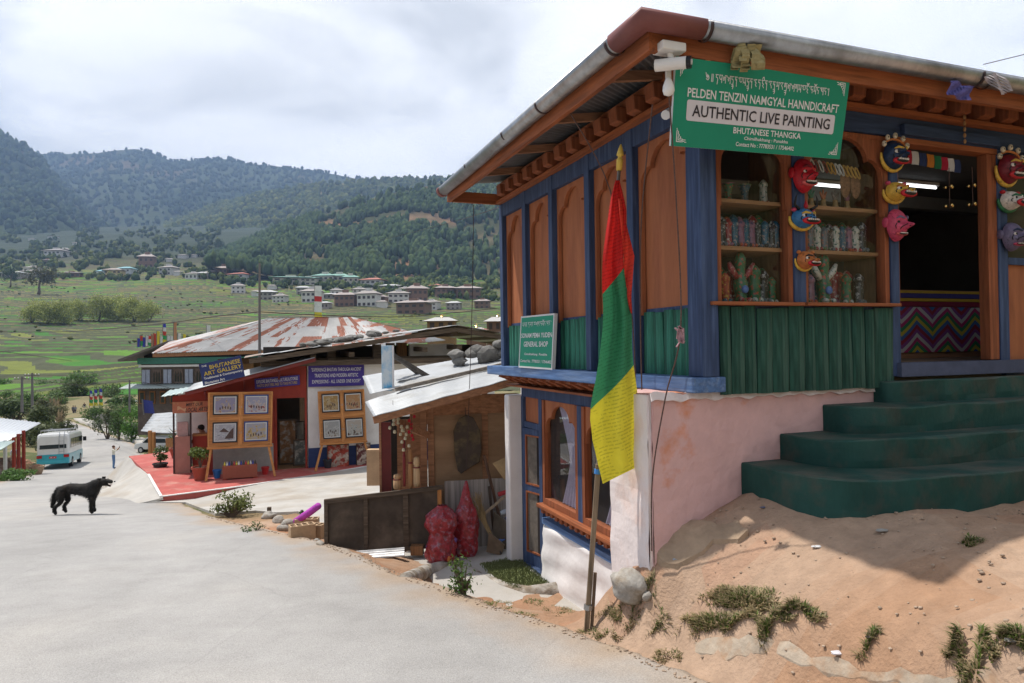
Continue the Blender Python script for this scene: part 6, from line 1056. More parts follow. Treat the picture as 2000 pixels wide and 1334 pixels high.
o = MB().grid(lambda u, v: at(685 + 105 * u, 1097 - 14 * v - 8 * u, 8.75 + .1 * v) + Vector((0, 0, .02 + .012 * math.sin(v * 22))), 4, 24).build('tin_strip', M('silver_tin', (.5, .5, .5), .5, .3, 9, metal=.4), solid=.03); tag(o, 'flattened silvery tin strip in front of the dark panel', 'tin')
q = at(812, 1078, 9.15); o = MB().box(-.06, .10, -.06, .06, -.03, .09).build('wood_block', wood('block', (.22, .11, .05)), loc=q); tag(o, 'brown wooden block under the dark panel', 'block')
mt = patch('door_mat', [(x, y) for x, y in [tuple(at(945, 1108, 8.7).xy), tuple(at(1005, 1092, 8.95).xy), tuple(atz(1066, 1138, -2.7).xy), tuple(atz(1010, 1146, -2.7).xy), tuple(atz(965, 1122, -2.7).xy)]], M('artificial_turf', (.15, .175, .07), .95, .3, 60, .01, 120), .0, .02, .08, lambda x, y: np.full_like(x, -2.70)); tag(mt, 'green artificial grass mat outside the lower door', 'mat')
V = []; Fm = []; r = np.random.RandomState(5); mv = np.array([v.co[:] for v in mt.data.vertices if v.co.z > -2.71]); k = 0
for i in range(5000):
    w3 = r.dirichlet([1, 1, 1]); idx3 = r.randint(0, len(mv), 1)[0]; c = mv[idx3][:2] + r.uniform(-.05, .05, 2); V += [(c[0] - .003, c[1], -2.70), (c[0] + .003, c[1], -2.70), (c[0] + r.uniform(-.01, .01), c[1] + r.uniform(-.01, .01), -2.675)]; Fm.append((k, k + 1, k + 2)); k += 3
tf = fast_mesh('turf_pile', V, Fm, MATS['artificial_turf'], mt); tag(tf, kind='stuff')
# kerb of rounded cement along the yard edge
mb = MB(); KP = [hit(x, y) for x, y in ((790, 1133), (830, 1118), (870, 1110), (905, 1116), (945, 1135), (985, 1150), (1030, 1160), (1075, 1158), (1130, 1150), (1190, 1150))]; o = MB().tube([q + Vector((0, 0, .0)) for q in KP], [.07, .09, .10, .10, .09, .08, .09, .11, .12, .10], 10).build('cement_kerb', m_rock, smooth=True); tag(o, 'pale rounded cement kerb round the sunken yard', 'kerb')
# rocks, hollow bricks, roll
def rock_at(px, py, s_, label, mat=m_rock, flat=.7, dz=.3, cat=None):
    q = hit(px, py); return stone(q + Vector((0, 0, s_ * flat * dz)), s_, 'rock', label, mat, None, flat, seg=(16, 11), nz=.09)
rock_at(1232, 1158, .15, 'large pale boulder at the foot of the pink wall', flat=.8, dz=.35); rock_at(1265, 1168, .045, 'small pale stone beside the large boulder')
for k, (px, py, s_) in enumerate(((525, 1012, .13), (545, 1020, .12), (553, 1036, .10), (560, 1028, .12), (570, 1047, .07), (625, 1068, .09), (618, 1060, .06))): rock_at(px, py, s_, ['round brown rock farthest left in the heap by the bricks', 'tall pale rock beside the dark wooden peg', 'broad pale rock nearest the road in the heap', 'pale rock at the right of the heap', 'small stone touching the hollow bricks', 'white rock at the dark panel corner', 'small white stone at the road edge by the dark panel'][k])
m_brk = M('hollow_brick', (.42, .29, .18), .9, .15, 8, .004, 40)
for k, (px, py, rz, lb) in enumerate(((590, 1052, .5, 'tan hollow brick standing nearest the road'), (612, 1050, -.25, 'tan hollow brick leaning behind the nearest one'), (600, 1038, .1, 'tan hollow brick at the back of the pile'))):
    q = hit(px, py); t = empty('hollow_brick', lb, 'brick', (q.x, q.y, q.z + .0), rz); L_, w_, h = .34, .17, .20
    mb = MB().box(-L_ / 2, L_ / 2, -w_ / 2, -w_ / 2 + .02, 0, h).box(-L_ / 2, L_ / 2, w_ / 2 - .02, w_ / 2, 0, h); 
    for j in range(5): x = -L_ / 2 + j * (L_ - .018) / 4; mb.box(x, x + .018, -w_ / 2 + .02, w_ / 2 - .02, 0, h)
    mb.box(-L_ / 2 + .018, L_ / 2 - .018, -.009, .009, .0, h - .004); mb.build('walls', m_brk, t); MB().box(-L_ / 2 + .02, L_ / 2 - .02, -w_ / 2 + .022, w_ / 2 - .022, .0, .03).build('base_web', m_brk, t)
o = MB().tube([at(578, 1018, 10.6), at(600, 1004, 10.4), at(622, 988, 10.2)], [.05, .055, .05], 12).build('foam_roll', M('magenta_foam', (.42, .06, .40), .8, .2, 12, .006, 40), smooth=True); tag(o, 'magenta rolled mat lying by the dark panel', 'roll')
o = MB().box(-.03, .03, -.03, .03, 0, .16).build('wooden_peg', m_oldw, loc=hit(526, 1008)); tag(o, 'dark wooden peg among the rocks', 'peg')
q = at(732, 957, 10.4); t = empty('plastic_stool', 'brown plastic stool with a white cushion beside the shack', 'stool', (q.x, q.y, -2.86))
for sx in (-1, 1):
    for sy in (-1, 1): MB().tube([(sx * .16, sy * .14, 0), (sx * .11, sy * .10, .36)], [.03, .025], 6).build('leg', M('brown_plastic', (.14, .04, .03), .5, .1), t)
MB().lathe([(.15, .34), (.16, .36), (.15, .39)], 16).build('seat', MATS['brown_plastic'], t); MB().lathe([(.15, .391), (.165, .41), (.15, .44), (.05, .445)], 16).build('cushion', m_white, t)
q = at(733, 912, 11.0); o = MB().box(-.12, .14, -.08, .08, -.28, .28).build('cardboard_box', M('cardboard', (.48, .33, .2), .9, .15), loc=q); tag(o, 'torn cardboard box standing behind the plastic stool', 'box')
# cracked slabs of old concrete in the dirt
def pxpoly(P): return [tuple(hit(*p).xy) for p in P]
c1 = patch('concrete_slab', pxpoly([(1272, 1068), (1300, 1045), (1350, 1022), (1400, 1035), (1440, 1028), (1462, 1042), (1440, 1062), (1395, 1062), (1375, 1085), (1340, 1103), (1290, 1104), (1268, 1090)]), M('dusty_slab', (.35, .255, .175), .95, .2, 6, .008, 30), .03, .09, .05, wob=.008); tag(c1, 'cracked dusty slab at the foot of the pink wall', 'slab')
c2 = patch('concrete_strip', pxpoly([(1330, 1258), (1380, 1248), (1460, 1250), (1560, 1270), (1660, 1298), (1760, 1312), (1900, 1330), (1990, 1345), (1990, 1365), (1800, 1350), (1660, 1332), (1560, 1308), (1480, 1282), (1420, 1290), (1370, 1284)]), M('worn_cement', (.40, .33, .255), .95, .2, 5, .01, 24, col2=(.36, .235, .15), c2s=4, c2lo=.46, c2hi=.60), .012, .05, .06, wob=.012); tag(c2, 'broken strip of pale cement along the road edge', 'cement')
for k, (px, py, c, s_) in enumerate(((1636, 1280, (.6, .58, .62), .035), (1595, 1070, (.6, .6, .6), .03), (1722, 1038, (.3, .29, .27), .04), (1978, 1254, (.16, .15, .14), .03), (1700, 1247, (.10, .08, .06), .025), (1320, 1095, (.3, .34, .4), .03), (1810, 1060, (.3, .28, .26), .02), (1490, 993, (.1, .12, .2), .02))):
    o = MB().ell((0, 0, 0), (s_, s_ * .6, s_ * .25), 8, 5, nz=.25).build('litter', M('litter%d' % k, c, .8, .2), loc=hit(px, py) + Vector((0, 0, .006))); tag(o, ['crumpled white wrapper on the dirt near the road', 'white plastic scrap in the sunlit dirt', 'grey stone under the curved steps', 'dark pebble at the right edge of the dirt', 'brown twig stub above the lone grass tuft', 'bluish scrap in the slab crack', 'small grey pebble in the shaded dirt', 'blue scrap beside the step corner'][k], 'litter', kind='thing')
rr_ = np.random.RandomState(3); V = []; Fm = []
for i in range(1700):
    x, y = rr_.uniform(.6, 3.2), rr_.uniform(2.4, 4.9)
    if i > 600: y = rr_.uniform(3, 12.5); x = float(np.interp(y, _rb[:, 1], _rb[:, 0])) + abs(rr_.normal()) * .16 - .12
    if i <= 600 and in_road(np.array([x]), np.array([y]), -.1)[0]: continue
    s_ = rr_.uniform(.003, .013); z = gzn(x, y) + (.032 if i > 600 and in_road(np.array([x]), np.array([y]), 0)[0] else 0); k = len(V); Vv = IV * s_ * (1 + (rr_.rand(len(IV), 1) - .5) * .5) * np.array([1, 1, .6]) + np.array([x, y, z + s_ * .2]); V += Vv.tolist(); Fm += (IF + k).tolist()
pb = fast_mesh('pebbles', V, Fm, M('pebble', (.36, .27, .20), .95, .4, 3)); tag(pb, 'scattered small pebbles on the dirt', 'pebbles', kind='stuff')
# ---- dog
def skin(name, J, E, mat, parent=None, sub=2, root=0):
    me = bpy.data.meshes.new(name); me.from_pydata([j[0] for j in J], E, []); o = bpy.data.objects.new(name, me); COL.objects.link(o); sk = o.modifiers.new('s', 'SKIN'); sk.use_smooth_shade = True
    for i, j in enumerate(J): sv = me.skin_vertices[0].data[i]; rr = j[1]; sv.radius = rr if isinstance(rr, tuple) else (rr, rr); sv.use_root = (i == root)
    ss = o.modifiers.new('ss', 'SUBSURF'); ss.levels = sub; ss.render_levels = sub; dg = bpy.context.evaluated_depsgraph_get(); dg.update(); m2 = bpy.data.meshes.new_from_object(o.evaluated_get(dg)); m2.materials.clear()
    for m in (mat if isinstance(mat, (list, tuple)) else [mat]): m2.materials.append(m)
    bpy.data.objects.remove(o); m2.polygons.foreach_set('use_smooth', [True] * len(m2.polygons)); m2.name = name; o = bpy.data.objects.new(name, m2); link(o, parent); return o
m_fur = M('black_fur', (.012, .011, .010), .75, .5, 12, .01, 40, col2=(.03, .022, .016), c2s=6, c2lo=.55, c2hi=.7)
q = hit(152, 1008); dog = empty('dog', 'shaggy black dog standing on the road facing right', 'dog', (q.x + .05, q.y, q.z + .036), R(2))
J = [((-.05, 0, .475), (.105, .115)), ((.10, 0, .46), (.12, .14)), ((.22, 0, .47), (.115, .15)), ((.29, 0, .535), (.105, .115)), ((.35, 0, .605), (.092, .095)), ((.435, 0, .635), (.092, .088)), ((.515, 0, .615), (.052, .050)), ((.61, 0, .595), (.036, .034)), ((-.20, 0, .485), (.10, .115)), ((-.31, 0, .50), (.09, .10)), ((-.39, 0, .50), (.035, .035)), ((-.46, 0, .36), (.04, .045)), ((-.50, 0, .24), (.04, .045)), ((-.515, 0, .14), (.012, .015)),
     ((.22, .075, .36), (.06, .055)), ((.20, .08, .21), (.033, .033)), ((.205, .08, .06), (.032, .034)), ((.245, .08, .025), (.034, .026)), ((.26, -.075, .36), (.06, .055)), ((.25, -.08, .21), (.033, .033)), ((.245, -.08, .06), (.032, .034)), ((.285, -.08, .025), (.034, .026)),
     ((-.30, .075, .36), (.065, .06)), ((-.26, .08, .25), (.038, .04)), ((-.35, .08, .155), (.030, .032)), ((-.335, .08, .05), (.028, .03)), ((-.295, .08, .022), (.032, .024)), ((-.33, -.075, .36), (.065, .06)), ((-.30, -.08, .25), (.038, .04)), ((-.43, -.08, .15), (.030, .032)), ((-.43, -.08, .05), (.028, .03)), ((-.39, -.08, .022), (.032, .024)), ((.505, 0, .545), (.028, .018)), ((.575, 0, .515), (.02, .013))]
E = [(0, 1), (1, 2), (2, 3), (3, 4), (4, 5), (5, 6), (6, 7), (0, 8), (8, 9), (9, 10), (10, 11), (11, 12), (12, 13), (2, 14), (14, 15), (15, 16), (16, 17), (2, 18), (18, 19), (19, 20), (20, 21), (9, 22), (22, 23), (23, 24), (24, 25), (25, 26), (9, 27), (27, 28), (28, 29), (29, 30), (30, 31), (5, 32), (32, 33)]
body = skin('body', J, E, m_fur, dog)
for s_ in (-1, 1): MB().grid(lambda u, v: (.405 - .04 * v + .07 * (u - .5) * (1 - .5 * v), s_ * (.075 + .035 * math.sin(v * 1.5)), .69 - .13 * v), 4, 6).build('ear', m_fur, dog, smooth=True, solid=.015); MB().ell((.498, s_ * .045, .655), (.009, .006, .009), 7, 5).build('eye', M('dog_eye', (.05, .025, .01), .15, 0), dog)
MB().ell((.645, 0, .607), (.014, .018, .014), 8, 6).build('nose', M('dog_nose', (.008, .008, .008), .3, 0), dog, smooth=True); MB().ell((.565, 0, .545), (.035, .014, .006), 8, 5).build('tongue', M('tongue', (.30, .07, .07), .5, 0), dog)
bv = np.empty(len(body.data.vertices) * 3, np.float32); body.data.vertices.foreach_get('co', bv); bv = bv.reshape(-1, 3); bn = np.array([v.normal[:] for v in body.data.vertices]); r = np.random.RandomState(8); V = []; Fm = []
for i in range(9000):
    k = r.randint(len(bv)); p = bv[k] + r.uniform(-.012, .012, 3); n_ = bn[k]
    if p[2] < .06 or p[0] > .50: continue
    ln = r.uniform(.025, .05) * (1.5 if p[0] < -.40 and p[2] < .42 else 1.0) * (.4 if p[2] < .27 or p[0] > .40 else 1); d = n_ * .55 + np.array([-.55, 0, -.45]) + r.uniform(-.3, .3, 3); d = d / np.linalg.norm(d) * ln; s_ = np.cross(d, n_ + 1e-3); s_ = s_ / (np.linalg.norm(s_) + 1e-6) * r.uniform(.003, .006); c = len(V); V += [p - s_, p + s_, p + d]; Fm.append((c, c + 1, c + 2))
fu = fast_mesh('fur', V, Fm, m_fur, dog); tag(fu, kind='stuff')
# ---- people
def person(label, loc, rz, h, pose, cols, hold=None, hair_len=.0):
    """cols: shirt, trousers, hair; pose: dict of joint positions (metres for a 1.7 m figure)"""
    D = dict(pel=(0, 0, .95), wai=(0, 0, 1.08), che=(0, 0, 1.30), nek=(0, -.01, 1.46), hed=(0, -.02, 1.58), top=(0, -.01, 1.66), shL=(.17, 0, 1.40), elL=(.22, .02, 1.14), haL=(.23, -.06, .90), fiL=(.23, -.08, .82), shR=(-.17, 0, 1.40), elR=(-.22, .02, 1.14), haR=(-.23, -.06, .90), fiR=(-.23, -.08, .82), hiL=(.09, 0, .90), knL=(.10, -.02, .50), anL=(.11, .02, .09), toL=(.11, -.12, .04), hiR=(-.09, 0, .90), knR=(-.10, -.02, .50), anR=(-.11, .02, .09), toR=(-.11, -.12, .04)); D.update(pose)
    RD = dict(pel=(.135, .105), wai=(.12, .09), che=(.15, .10), nek=(.055, .055), hed=(.078, .092), top=(.06, .07), shL=.07, elL=.047, haL=.032, fiL=.024, shR=.07, elR=.047, haR=.032, fiR=.024, hiL=.09, knL=.062, anL=.045, toL=.035, hiR=.09, knR=.062, anR=.045, toR=.035)
    K = list(D); J = [(D[k], RD[k]) for k in K]; ix_ = {k: i for i, k in enumerate(K)}; E = [(ix_[a], ix_[b]) for a, b in ('pel wai', 'wai che', 'che nek', 'nek hed', 'hed top', 'che shL', 'shL elL', 'elL haL', 'haL fiL', 'che shR', 'shR elR', 'elR haR', 'haR fiR', 'pel hiL', 'hiL knL', 'knL anL', 'anL toL', 'pel hiR', 'hiR knR', 'knR anR', 'anR toR') for a, b in [tuple(x.split()) for x in [a + ' ' + b]]] if False else [(ix_[x.split()[0]], ix_[x.split()[1]]) for x in ('pel wai', 'wai che', 'che nek', 'nek hed', 'hed top', 'che shL', 'shL elL', 'elL haL', 'haL fiL', 'che shR', 'shR elR', 'elR haR', 'haR fiR', 'pel hiL', 'hiL knL', 'knL anL', 'anL toL', 'pel hiR', 'hiR knR', 'knR anR', 'anR toR')]
    t = empty('person', label, 'person', tuple(loc), rz); t.scale = (h / 1.7,) * 3; kk = '%.2f%.2f' % (cols[0][0] + cols[0][2], cols[1][0] + cols[1][2])
    mats = [M('skin_tone', (.42, .24, .16), .6, .05), M('shirt' + kk, cols[0], .9, .12, 9), M('trousers' + kk, cols[1], .9, .15, 9), M('shoe_dark', (.04, .035, .03), .6, .1)]
    b = skin('body', J, E, mats, t, 2); own = dict(pel=2, wai=1, che=1, nek=0, hed=0, top=0, shL=1, elL=1, haL=0, fiL=0, shR=1, elR=1, haR=0, fiR=0, hiL=2, knL=2, anL=2, toL=3, hiR=2, knR=2, anR=2, toR=3); JP = np.array([D[k] for k in K]); ow = np.array([own[k] for k in K]); C = np.array([p.center[:] for p in b.data.polygons]); b.data.polygons.foreach_set('material_index', ow[((C[:, None] - JP[None]) ** 2).sum(2).argmin(1)].astype(np.int32))
    hd = Vector(D['hed']); MB().ell(hd + Vector((0, .022, .025)), (.088, .10, .095), 12, 8, nz=.04).build('hair', M('hair' + '%.2f' % cols[2][0], cols[2], .7, .3, 30), t, smooth=True)
    MB().ell(hd + Vector((0, -.095, -.005)), (.014, .018, .022), 6, 5).build('nose', mats[0], t, smooth=True)
    for s_ in (-1, 1): MB().ell(hd + Vector((s_ * .032, -.088, .02)), (.011, .006, .008), 6, 4).build('eye', M('eye_dark', (.02, .015, .01), .3, 0), t)
    MB().ell(hd + Vector((0, -.088, -.045)), (.022, .008, .007), 6, 4).build('mouth', M('lips', (.3, .09, .08), .5, 0), t)
    for sd in 'LR':
        f0 = Vector(D['fi' + sd]); hb_ = Vector(D['ha' + sd]); d = (f0 - hb_).normalized(); sv = d.cross(Vector((0, 1, .3))).normalized()
        for j in range(4): MB().tube([f0 - d * .01 + sv * (j - 1.5) * .014, f0 + d * (.035 + .008 * (1.5 - abs(j - 1.5))) + sv * (j - 1.5) * .016], [.009, .006], 5).build('finger', mats[0], t)
        MB().tube([hb_ + sv * .022, hb_ + d * .04 + sv * .045], [.010, .007], 5).build('thumb', mats[0], t)
    return t
q = hit(222, 917); pw = person('person in white top and blue jeans holding up a phone on the road', (q.x, q.y, q.z + .05), R(105), 1.66, dict(elL=(.20, -.16, 1.28), haL=(.10, -.34, 1.47), fiL=(.07, -.37, 1.52), elR=(-.20, -.16, 1.28), haR=(-.10, -.34, 1.47), fiR=(-.07, -.37, 1.52), knL=(.11, -.02, .50), anL=(.13, .03, .09), toL=(.14, -.11, .04), anR=(-.13, .0, .09), toR=(-.14, -.13, .04)), ((.68, .66, .56), (.10, .18, .33), (.10, .05, .03)))
p_ = hit(222, 917); d_ = Vector((math.sin(R(105)), -math.cos(R(105)), 0)); o = MB().box(-.04, .04, -.006, .006, 0, .15).build('phone', M('black_phone', (.02, .02, .02), .3, 0), loc=(q.x + d_.x * .39, q.y + d_.y * .39, q.z + 1.50), rot=(0, 0, R(105))); tag(o, 'black phone held up by the person in blue jeans', 'phone')
for k, (px, py, c1, c2, lb, dx) in enumerate(((143, 812, (.05, .07, .12), (.03, .04, .07), 'person in dark clothes walking away on the far road, left of the pair', 0), (147, 812, (.18, .2, .24), (.05, .06, .09), 'person in grey top walking beside the dark clothed one', 0), (165, 805, (.03, .03, .04), (.5, .46, .48), 'person in black top and pale trousers on the far footpath', 0))):
    q = hit(px, py); person(lb, (q.x, q.y, q.z + .05), R(180 + k * 14), 1.72, dict(knL=(.10, -.14, .52), anL=(.10, -.10, .10), toL=(.10, -.22, .05), anR=(-.1, .16, .12), toR=(-.1, .05, .05)), (c1, c2, (.03, .025, .02)))
qq = GP(-3.4 + bx0 + .78, .9 + yb + .75, -3.3); person('person in maroon clothes seated at the desk inside the booth', tuple(qq), TH + R(-60), 1.65, dict(pel=(0, 0, .55), wai=(0, -.03, .68), che=(0, -.07, .90), nek=(0, -.11, 1.05), hed=(0, -.16, 1.16), top=(0, -.16, 1.24), shL=(.17, -.07, 1.0), shR=(-.17, -.07, 1.0), elL=(.20, -.22, .80), haL=(.10, -.42, .80), fiL=(.08, -.48, .80), elR=(-.2, -.22, .80), haR=(-.1, -.42, .80), fiR=(-.08, -.48, .80), hiL=(.09, -.05, .52), knL=(.12, -.42, .50), anL=(.12, -.40, .10), toL=(.12, -.50, .05), hiR=(-.09, -.05, .52), knR=(-.12, -.42, .50), anR=(-.12, -.40, .10), toR=(-.12, -.50, .05)), ((.13, .035, .035), (.07, .08, .10), (.015, .012, .01)))
t = empty('stool', 'plain wooden stool under the seated person in the booth', 'stool', tuple(qq)); MB().box(-.16, .16, -.16, .16, .40, .45).build('seat', m_pine, t)
for sx in (-1, 1):
    for sy in (-1, 1): MB().box(sx * .13 - .02, sx * .13 + .02, sy * .13 - .02, sy * .13 + .02, 0, .40).build('leg', m_pinez, t)
# ---- bus
def ground_pose(o, p, rz, L_=2.0, lift=.05):
    f = Vector((-math.sin(rz), math.cos(rz))); zf, zb = zroad(p.y + f.y * L_), zroad(p.y - f.y * L_); o.location = (p.x, p.y, (zf + zb) / 2 + lift); o.rotation_euler = (math.atan2(zf - zb, 2 * L_), 0, rz)
m_bw = M('bus_white', (.66, .66, .65), .3, .06, 3, coat=.4); m_bt = M('bus_teal', (.04, .34, .42), .3, .08, 3, coat=.4); m_gls = M('vehicle_glass', (.02, .028, .03), .08, .1, spec=.6); m_tyre = M('tyre', (.025, .025, .026), .85, .1); m_tl = M('tail_light', (.35, .015, .015), .25, .05)
bus = empty('minibus', 'white and turquoise minibus with roof rack parked at the roadside', 'bus')
def section(y, w_, z0, z1, r_, n=6):
    P = [];  c = [(w_ - r_, z1 - r_, 0), (-w_ + r_, z1 - r_, 90)]; P.append((w_ * .97, z0)); P.append((w_, z0 + .25))
    for cx_, cz, a0 in c:
        for k in range(n + 1): a = R(a0 + 90 * k / n); P.append((cx_ + r_ * math.cos(a), cz + r_ * math.sin(a)))
    P += [(-w_, z0 + .25), (-w_ * .97, z0)]; return [(x, y, z) for x, z in P]
def loft(secs, name, mat, par, split=None):
    n = len(secs[0]); V = [p for s in secs for p in s]; F_ = [(i * n + k, i * n + (k + 1) % n, (i + 1) * n + (k + 1) % n, (i + 1) * n + k) for i in range(len(secs) - 1) for k in range(n)] + [tuple(range(n)), tuple(range((len(secs) - 1) * n, len(secs) * n))[::-1]]; return MB().add(V, F_).build(name, mat, par, smooth=False, bevel=.0)
loft([section(y, w_, 1.02, z1, .22) for y, w_, z1 in ((-3.12, .90, 2.30), (-3.05, .98, 2.44), (-2.85, 1.0, 2.52), (0, 1.0, 2.55), (2.5, 1.0, 2.5), (2.8, .98, 2.2), (3.1, .94, 1.4))], 'upper_body', m_bw, bus)
loft([[(w_, y, .34), (w_ * 1.0, y, 1.02), (-w_, y, 1.02), (-w_, y, .34)] for y, w_ in ((-3.16, .93), (-3.06, 1.0), (3.0, 1.0), (3.2, .92))], 'lower_body', m_bt, bus)
MB().box(-.95, .95, -3.22, -3.06, .36, .60).build('rear_bumper', m_bt, bus, bevel=.03)
MB().add([(-.82, -3.135, 1.42), (.82, -3.135, 1.42), (.80, -3.075, 2.12), (-.80, -3.075, 2.12)], [(0, 1, 2, 3)]).build('rear_window', m_gls, bus, solid=.02)
for k in range(5):
    y0 = -2.6 + k * 1.05
    for s_ in (-1, 1): MB().box(s_ * 1.012 - .012, s_ * 1.012 + .012, y0, y0 + .95, 1.42, 2.08).build('side_window', m_gls, bus)
MB().add([(-.85, 3.03, 1.45), (.85, 3.03, 1.45), (.82, 2.86, 2.1), (-.82, 2.86, 2.1)], [(0, 1, 2, 3)]).build('windscreen', m_gls, bus, solid=.02)
for s_ in (-1, 1):
    MB().box(s_ * .82 - .16, s_ * .82 + .16, -3.20, -3.12, .78, .98).build('tail_light', m_tl, bus)
    for y in (-1.75, 1.95):
        w_ = MB().tube([(s_ * .78, y, .37), (s_ * 1.02, y, .37)], .37, 20).build('wheel', m_tyre, bus); MB().tube([(s_ * 1.0, y, .37), (s_ * 1.03, y, .37)], .2, 14).build('rim', M('rim', (.45, .45, .45), .4, .1, metal=.5), w_)
MB().box(-.22, .22, -3.215, -3.18, .74, .88).build('number_plate', M('red_plate', (.45, .03, .03), .5, 0), bus)
for x in (.38, .68): MB().tube([(x, -3.24, 1.0), (x, -3.22, 2.1), (x, -3.0, 2.62)], .018, 6).build('ladder_rail', m_galv, bus)
for z in (1.2, 1.45, 1.7, 1.95): MB().tube([(.38, -3.235, z), (.68, -3.235, z)], .014, 6).build('ladder_rung', m_galv, bus)
for s_ in (-1, 1):
    MB().tube([(s_ * .82, -2.9, 2.74), (s_ * .82, 1.6, 2.76)], .022, 6).build('rack_rail', m_galv, bus)
    for y in (-2.8, -1.4, 0, 1.5): MB().tube([(s_ * .82, y, 2.45), (s_ * .82, y, 2.74)], .018, 6).build('rack_post', m_galv, bus)
for y in np.arange(-2.9, 1.7, .45): MB().tube([(-.82, y, 2.70), (.82, y, 2.70)], .016, 6).build('rack_bar', m_galv, bus)
MB().box(1.05, 1.28, 2.75, 2.85, 1.65, 1.98).build('mirror', M('black_plastic', (.015, .015, .018)), bus); MB().tube([(.98, 2.8, 1.95), (1.15, 2.8, 1.95)], .02, 6).build('mirror_arm', m_dkm, bus)
text('BP 1 A', 'lettering', m_wh, bus, (0, -3.217, .81), (1, 0, 0), (0, 0, 1), .30, .07, depth=.002)
qr = hit(104, 917); ground_pose(bus, Vector((qr.x - .41 * 3.1, qr.y + .91 * 3.1, 0)), R(24))
def car(label, name, p, rz, col, van=False):
    t = empty(name, label, 'car' if not van else 'van'); m_c = M('car_paint%.2f' % col[1], col, .3, .05, coat=.5); L_ = 1.85 if not van else 2.3; h = 1.45 if not van else 1.85
    prof = [(-L_, .35), (-L_, .85), (-L_ + .15, .95), (-L_ + .35, h - .08), (-L_ + .6, h), (.55, h), (1.05 if not van else 1.7, .98), (L_ - .1, .85), (L_, .7), (L_, .35)]
    MB().prism(prof, -.75, .75, 'yz').build('body', m_c, t, bevel=.06)
    for s_ in (-1, 1):
        MB().prism([(-L_ + .45, .95), (-L_ + .55, h - .12), (-.25, h - .12), (-.25, .95)], s_ * .752 - .008, s_ * .752 + .008, 'yz').build('side_window', m_gls, t); MB().prism([(-.18, .95), (-.18, h - .12), (.52, h - .12), (.95 if not van else 1.5, .95)], s_ * .752 - .008, s_ * .752 + .008, 'yz').build('side_window', m_gls, t)
        for y in (-1.15, 1.15): w_ = MB().tube([(s_ * .60, y, .29), (s_ * .77, y, .29)], .29, 18).build('wheel', m_tyre, t); MB().tube([(s_ * .76, y, .29), (s_ * .78, y, .29)], .17, 12).build('rim', MATS['rim'], w_)
        MB().ell((s_ * .55, L_ - .02, .72), (.14, .05, .08), 10, 6).build('headlight', M('lamp_glass', (.6, .62, .62), .1, 0), t); MB().box(s_ * .6 - .1, s_ * .6 + .1, -L_ - .01, -L_ + .02, .75, .9).build('tail_light', m_tl, t)
    MB().add([(-.62, .60, h - .06), (.62, .60, h - .06), (.68, 1.03 if not van else 1.66, 1.0), (-.68, 1.03 if not van else 1.66, 1.0)], [(0, 1, 2, 3)]).build('windscreen', m_gls, t, solid=.02, loc=(0, .03, .02)); MB().add([(-.6, -L_ + .155, .98), (.6, -L_ + .155, .98), (.55, -L_ + .335, h - .12), (-.55, -L_ + .335, h - .12)], [(0, 1, 2, 3)]).build('rear_window', m_gls, t, solid=.02, loc=(0, -.02, .01)); MB().box(-.2, .2, L_ + .005, L_ + .02, .45, .56).build('number_plate', m_wh, t)
    ground_pose(t, p, rz, 1.2, .02); return t
qc = hit(292, 882); car('small white hatchback under the tin awning by the road', 'parked_car', Vector((qc.x + .5, qc.y + .5, 0)), R(80), (.6, .6, .58)); qc = hit(222, 797); car('pale van parked by the hedge far down the road', 'parked_van', Vector((qc.x, qc.y, 0)), R(95), (.5, .48, .38), True)
qc = hit(250, 797); car('white hatchback half hidden behind the shrubs', 'parked_car', Vector((qc.x, qc.y, 0)), R(85), (.6, .62, .62))
# ================================================================ HOUSES BEHIND, FAR VILLAGES, POLES, FLAGS
random.seed(41)
m_rust = M('rusty_roof', (.44, .435, .43), .6, .10, 1.2, col2=(.30, .115, .07), c2s=1.0, c2lo=.50, c2hi=.55, stretch=(1.5, .35, .6), detail=6, metal=.1); m_gtr = M('green_trim', (.06, .20, .16), .7, .15)
rh = empty('rusty_roof_house', 'wide house with a rusty white corrugated roof behind the gallery', 'house', tuple(at(520, 790, 36).xy) + (-5.5,)); WZ.add(rh.name); ro = Vector(rh.location); ro.z = 0
E1, E2, R1, R2 = at(296, 690, 31), at(745, 676, 34.5), at(527, 621, 37.5), at(685, 618, 39)
def rq2(u, v): return (E1 * (1 - u) + E2 * u) * (1 - v) + (R1 * (1 - u) + R2 * u) * v - ro
NU_, NV_ = 840, 36; UU, VV_ = np.meshgrid(np.linspace(0, 1, NU_ + 1), np.linspace(0, 1, NV_ + 1)); E1a, E2a, R1a, R2a = (np.array(q - ro) for q in (E1, E2, R1, R2)); Pg = ((E1a * (1 - UU[..., None]) + E2a * UU[..., None]) * (1 - VV_[..., None]) + (R1a * (1 - UU[..., None]) + R2a * UU[..., None]) * VV_[..., None]); Pg[..., 2] += .022 * np.sin(UU * 700) - .02 * np.floor(VV_ * 2.999); ixg = np.arange(Pg.shape[0] * Pg.shape[1]).reshape(Pg.shape[:2]); Fg = np.stack([ixg[:-1, :-1], ixg[:-1, 1:], ixg[1:, 1:], ixg[1:, :-1]], -1).reshape(-1, 4)
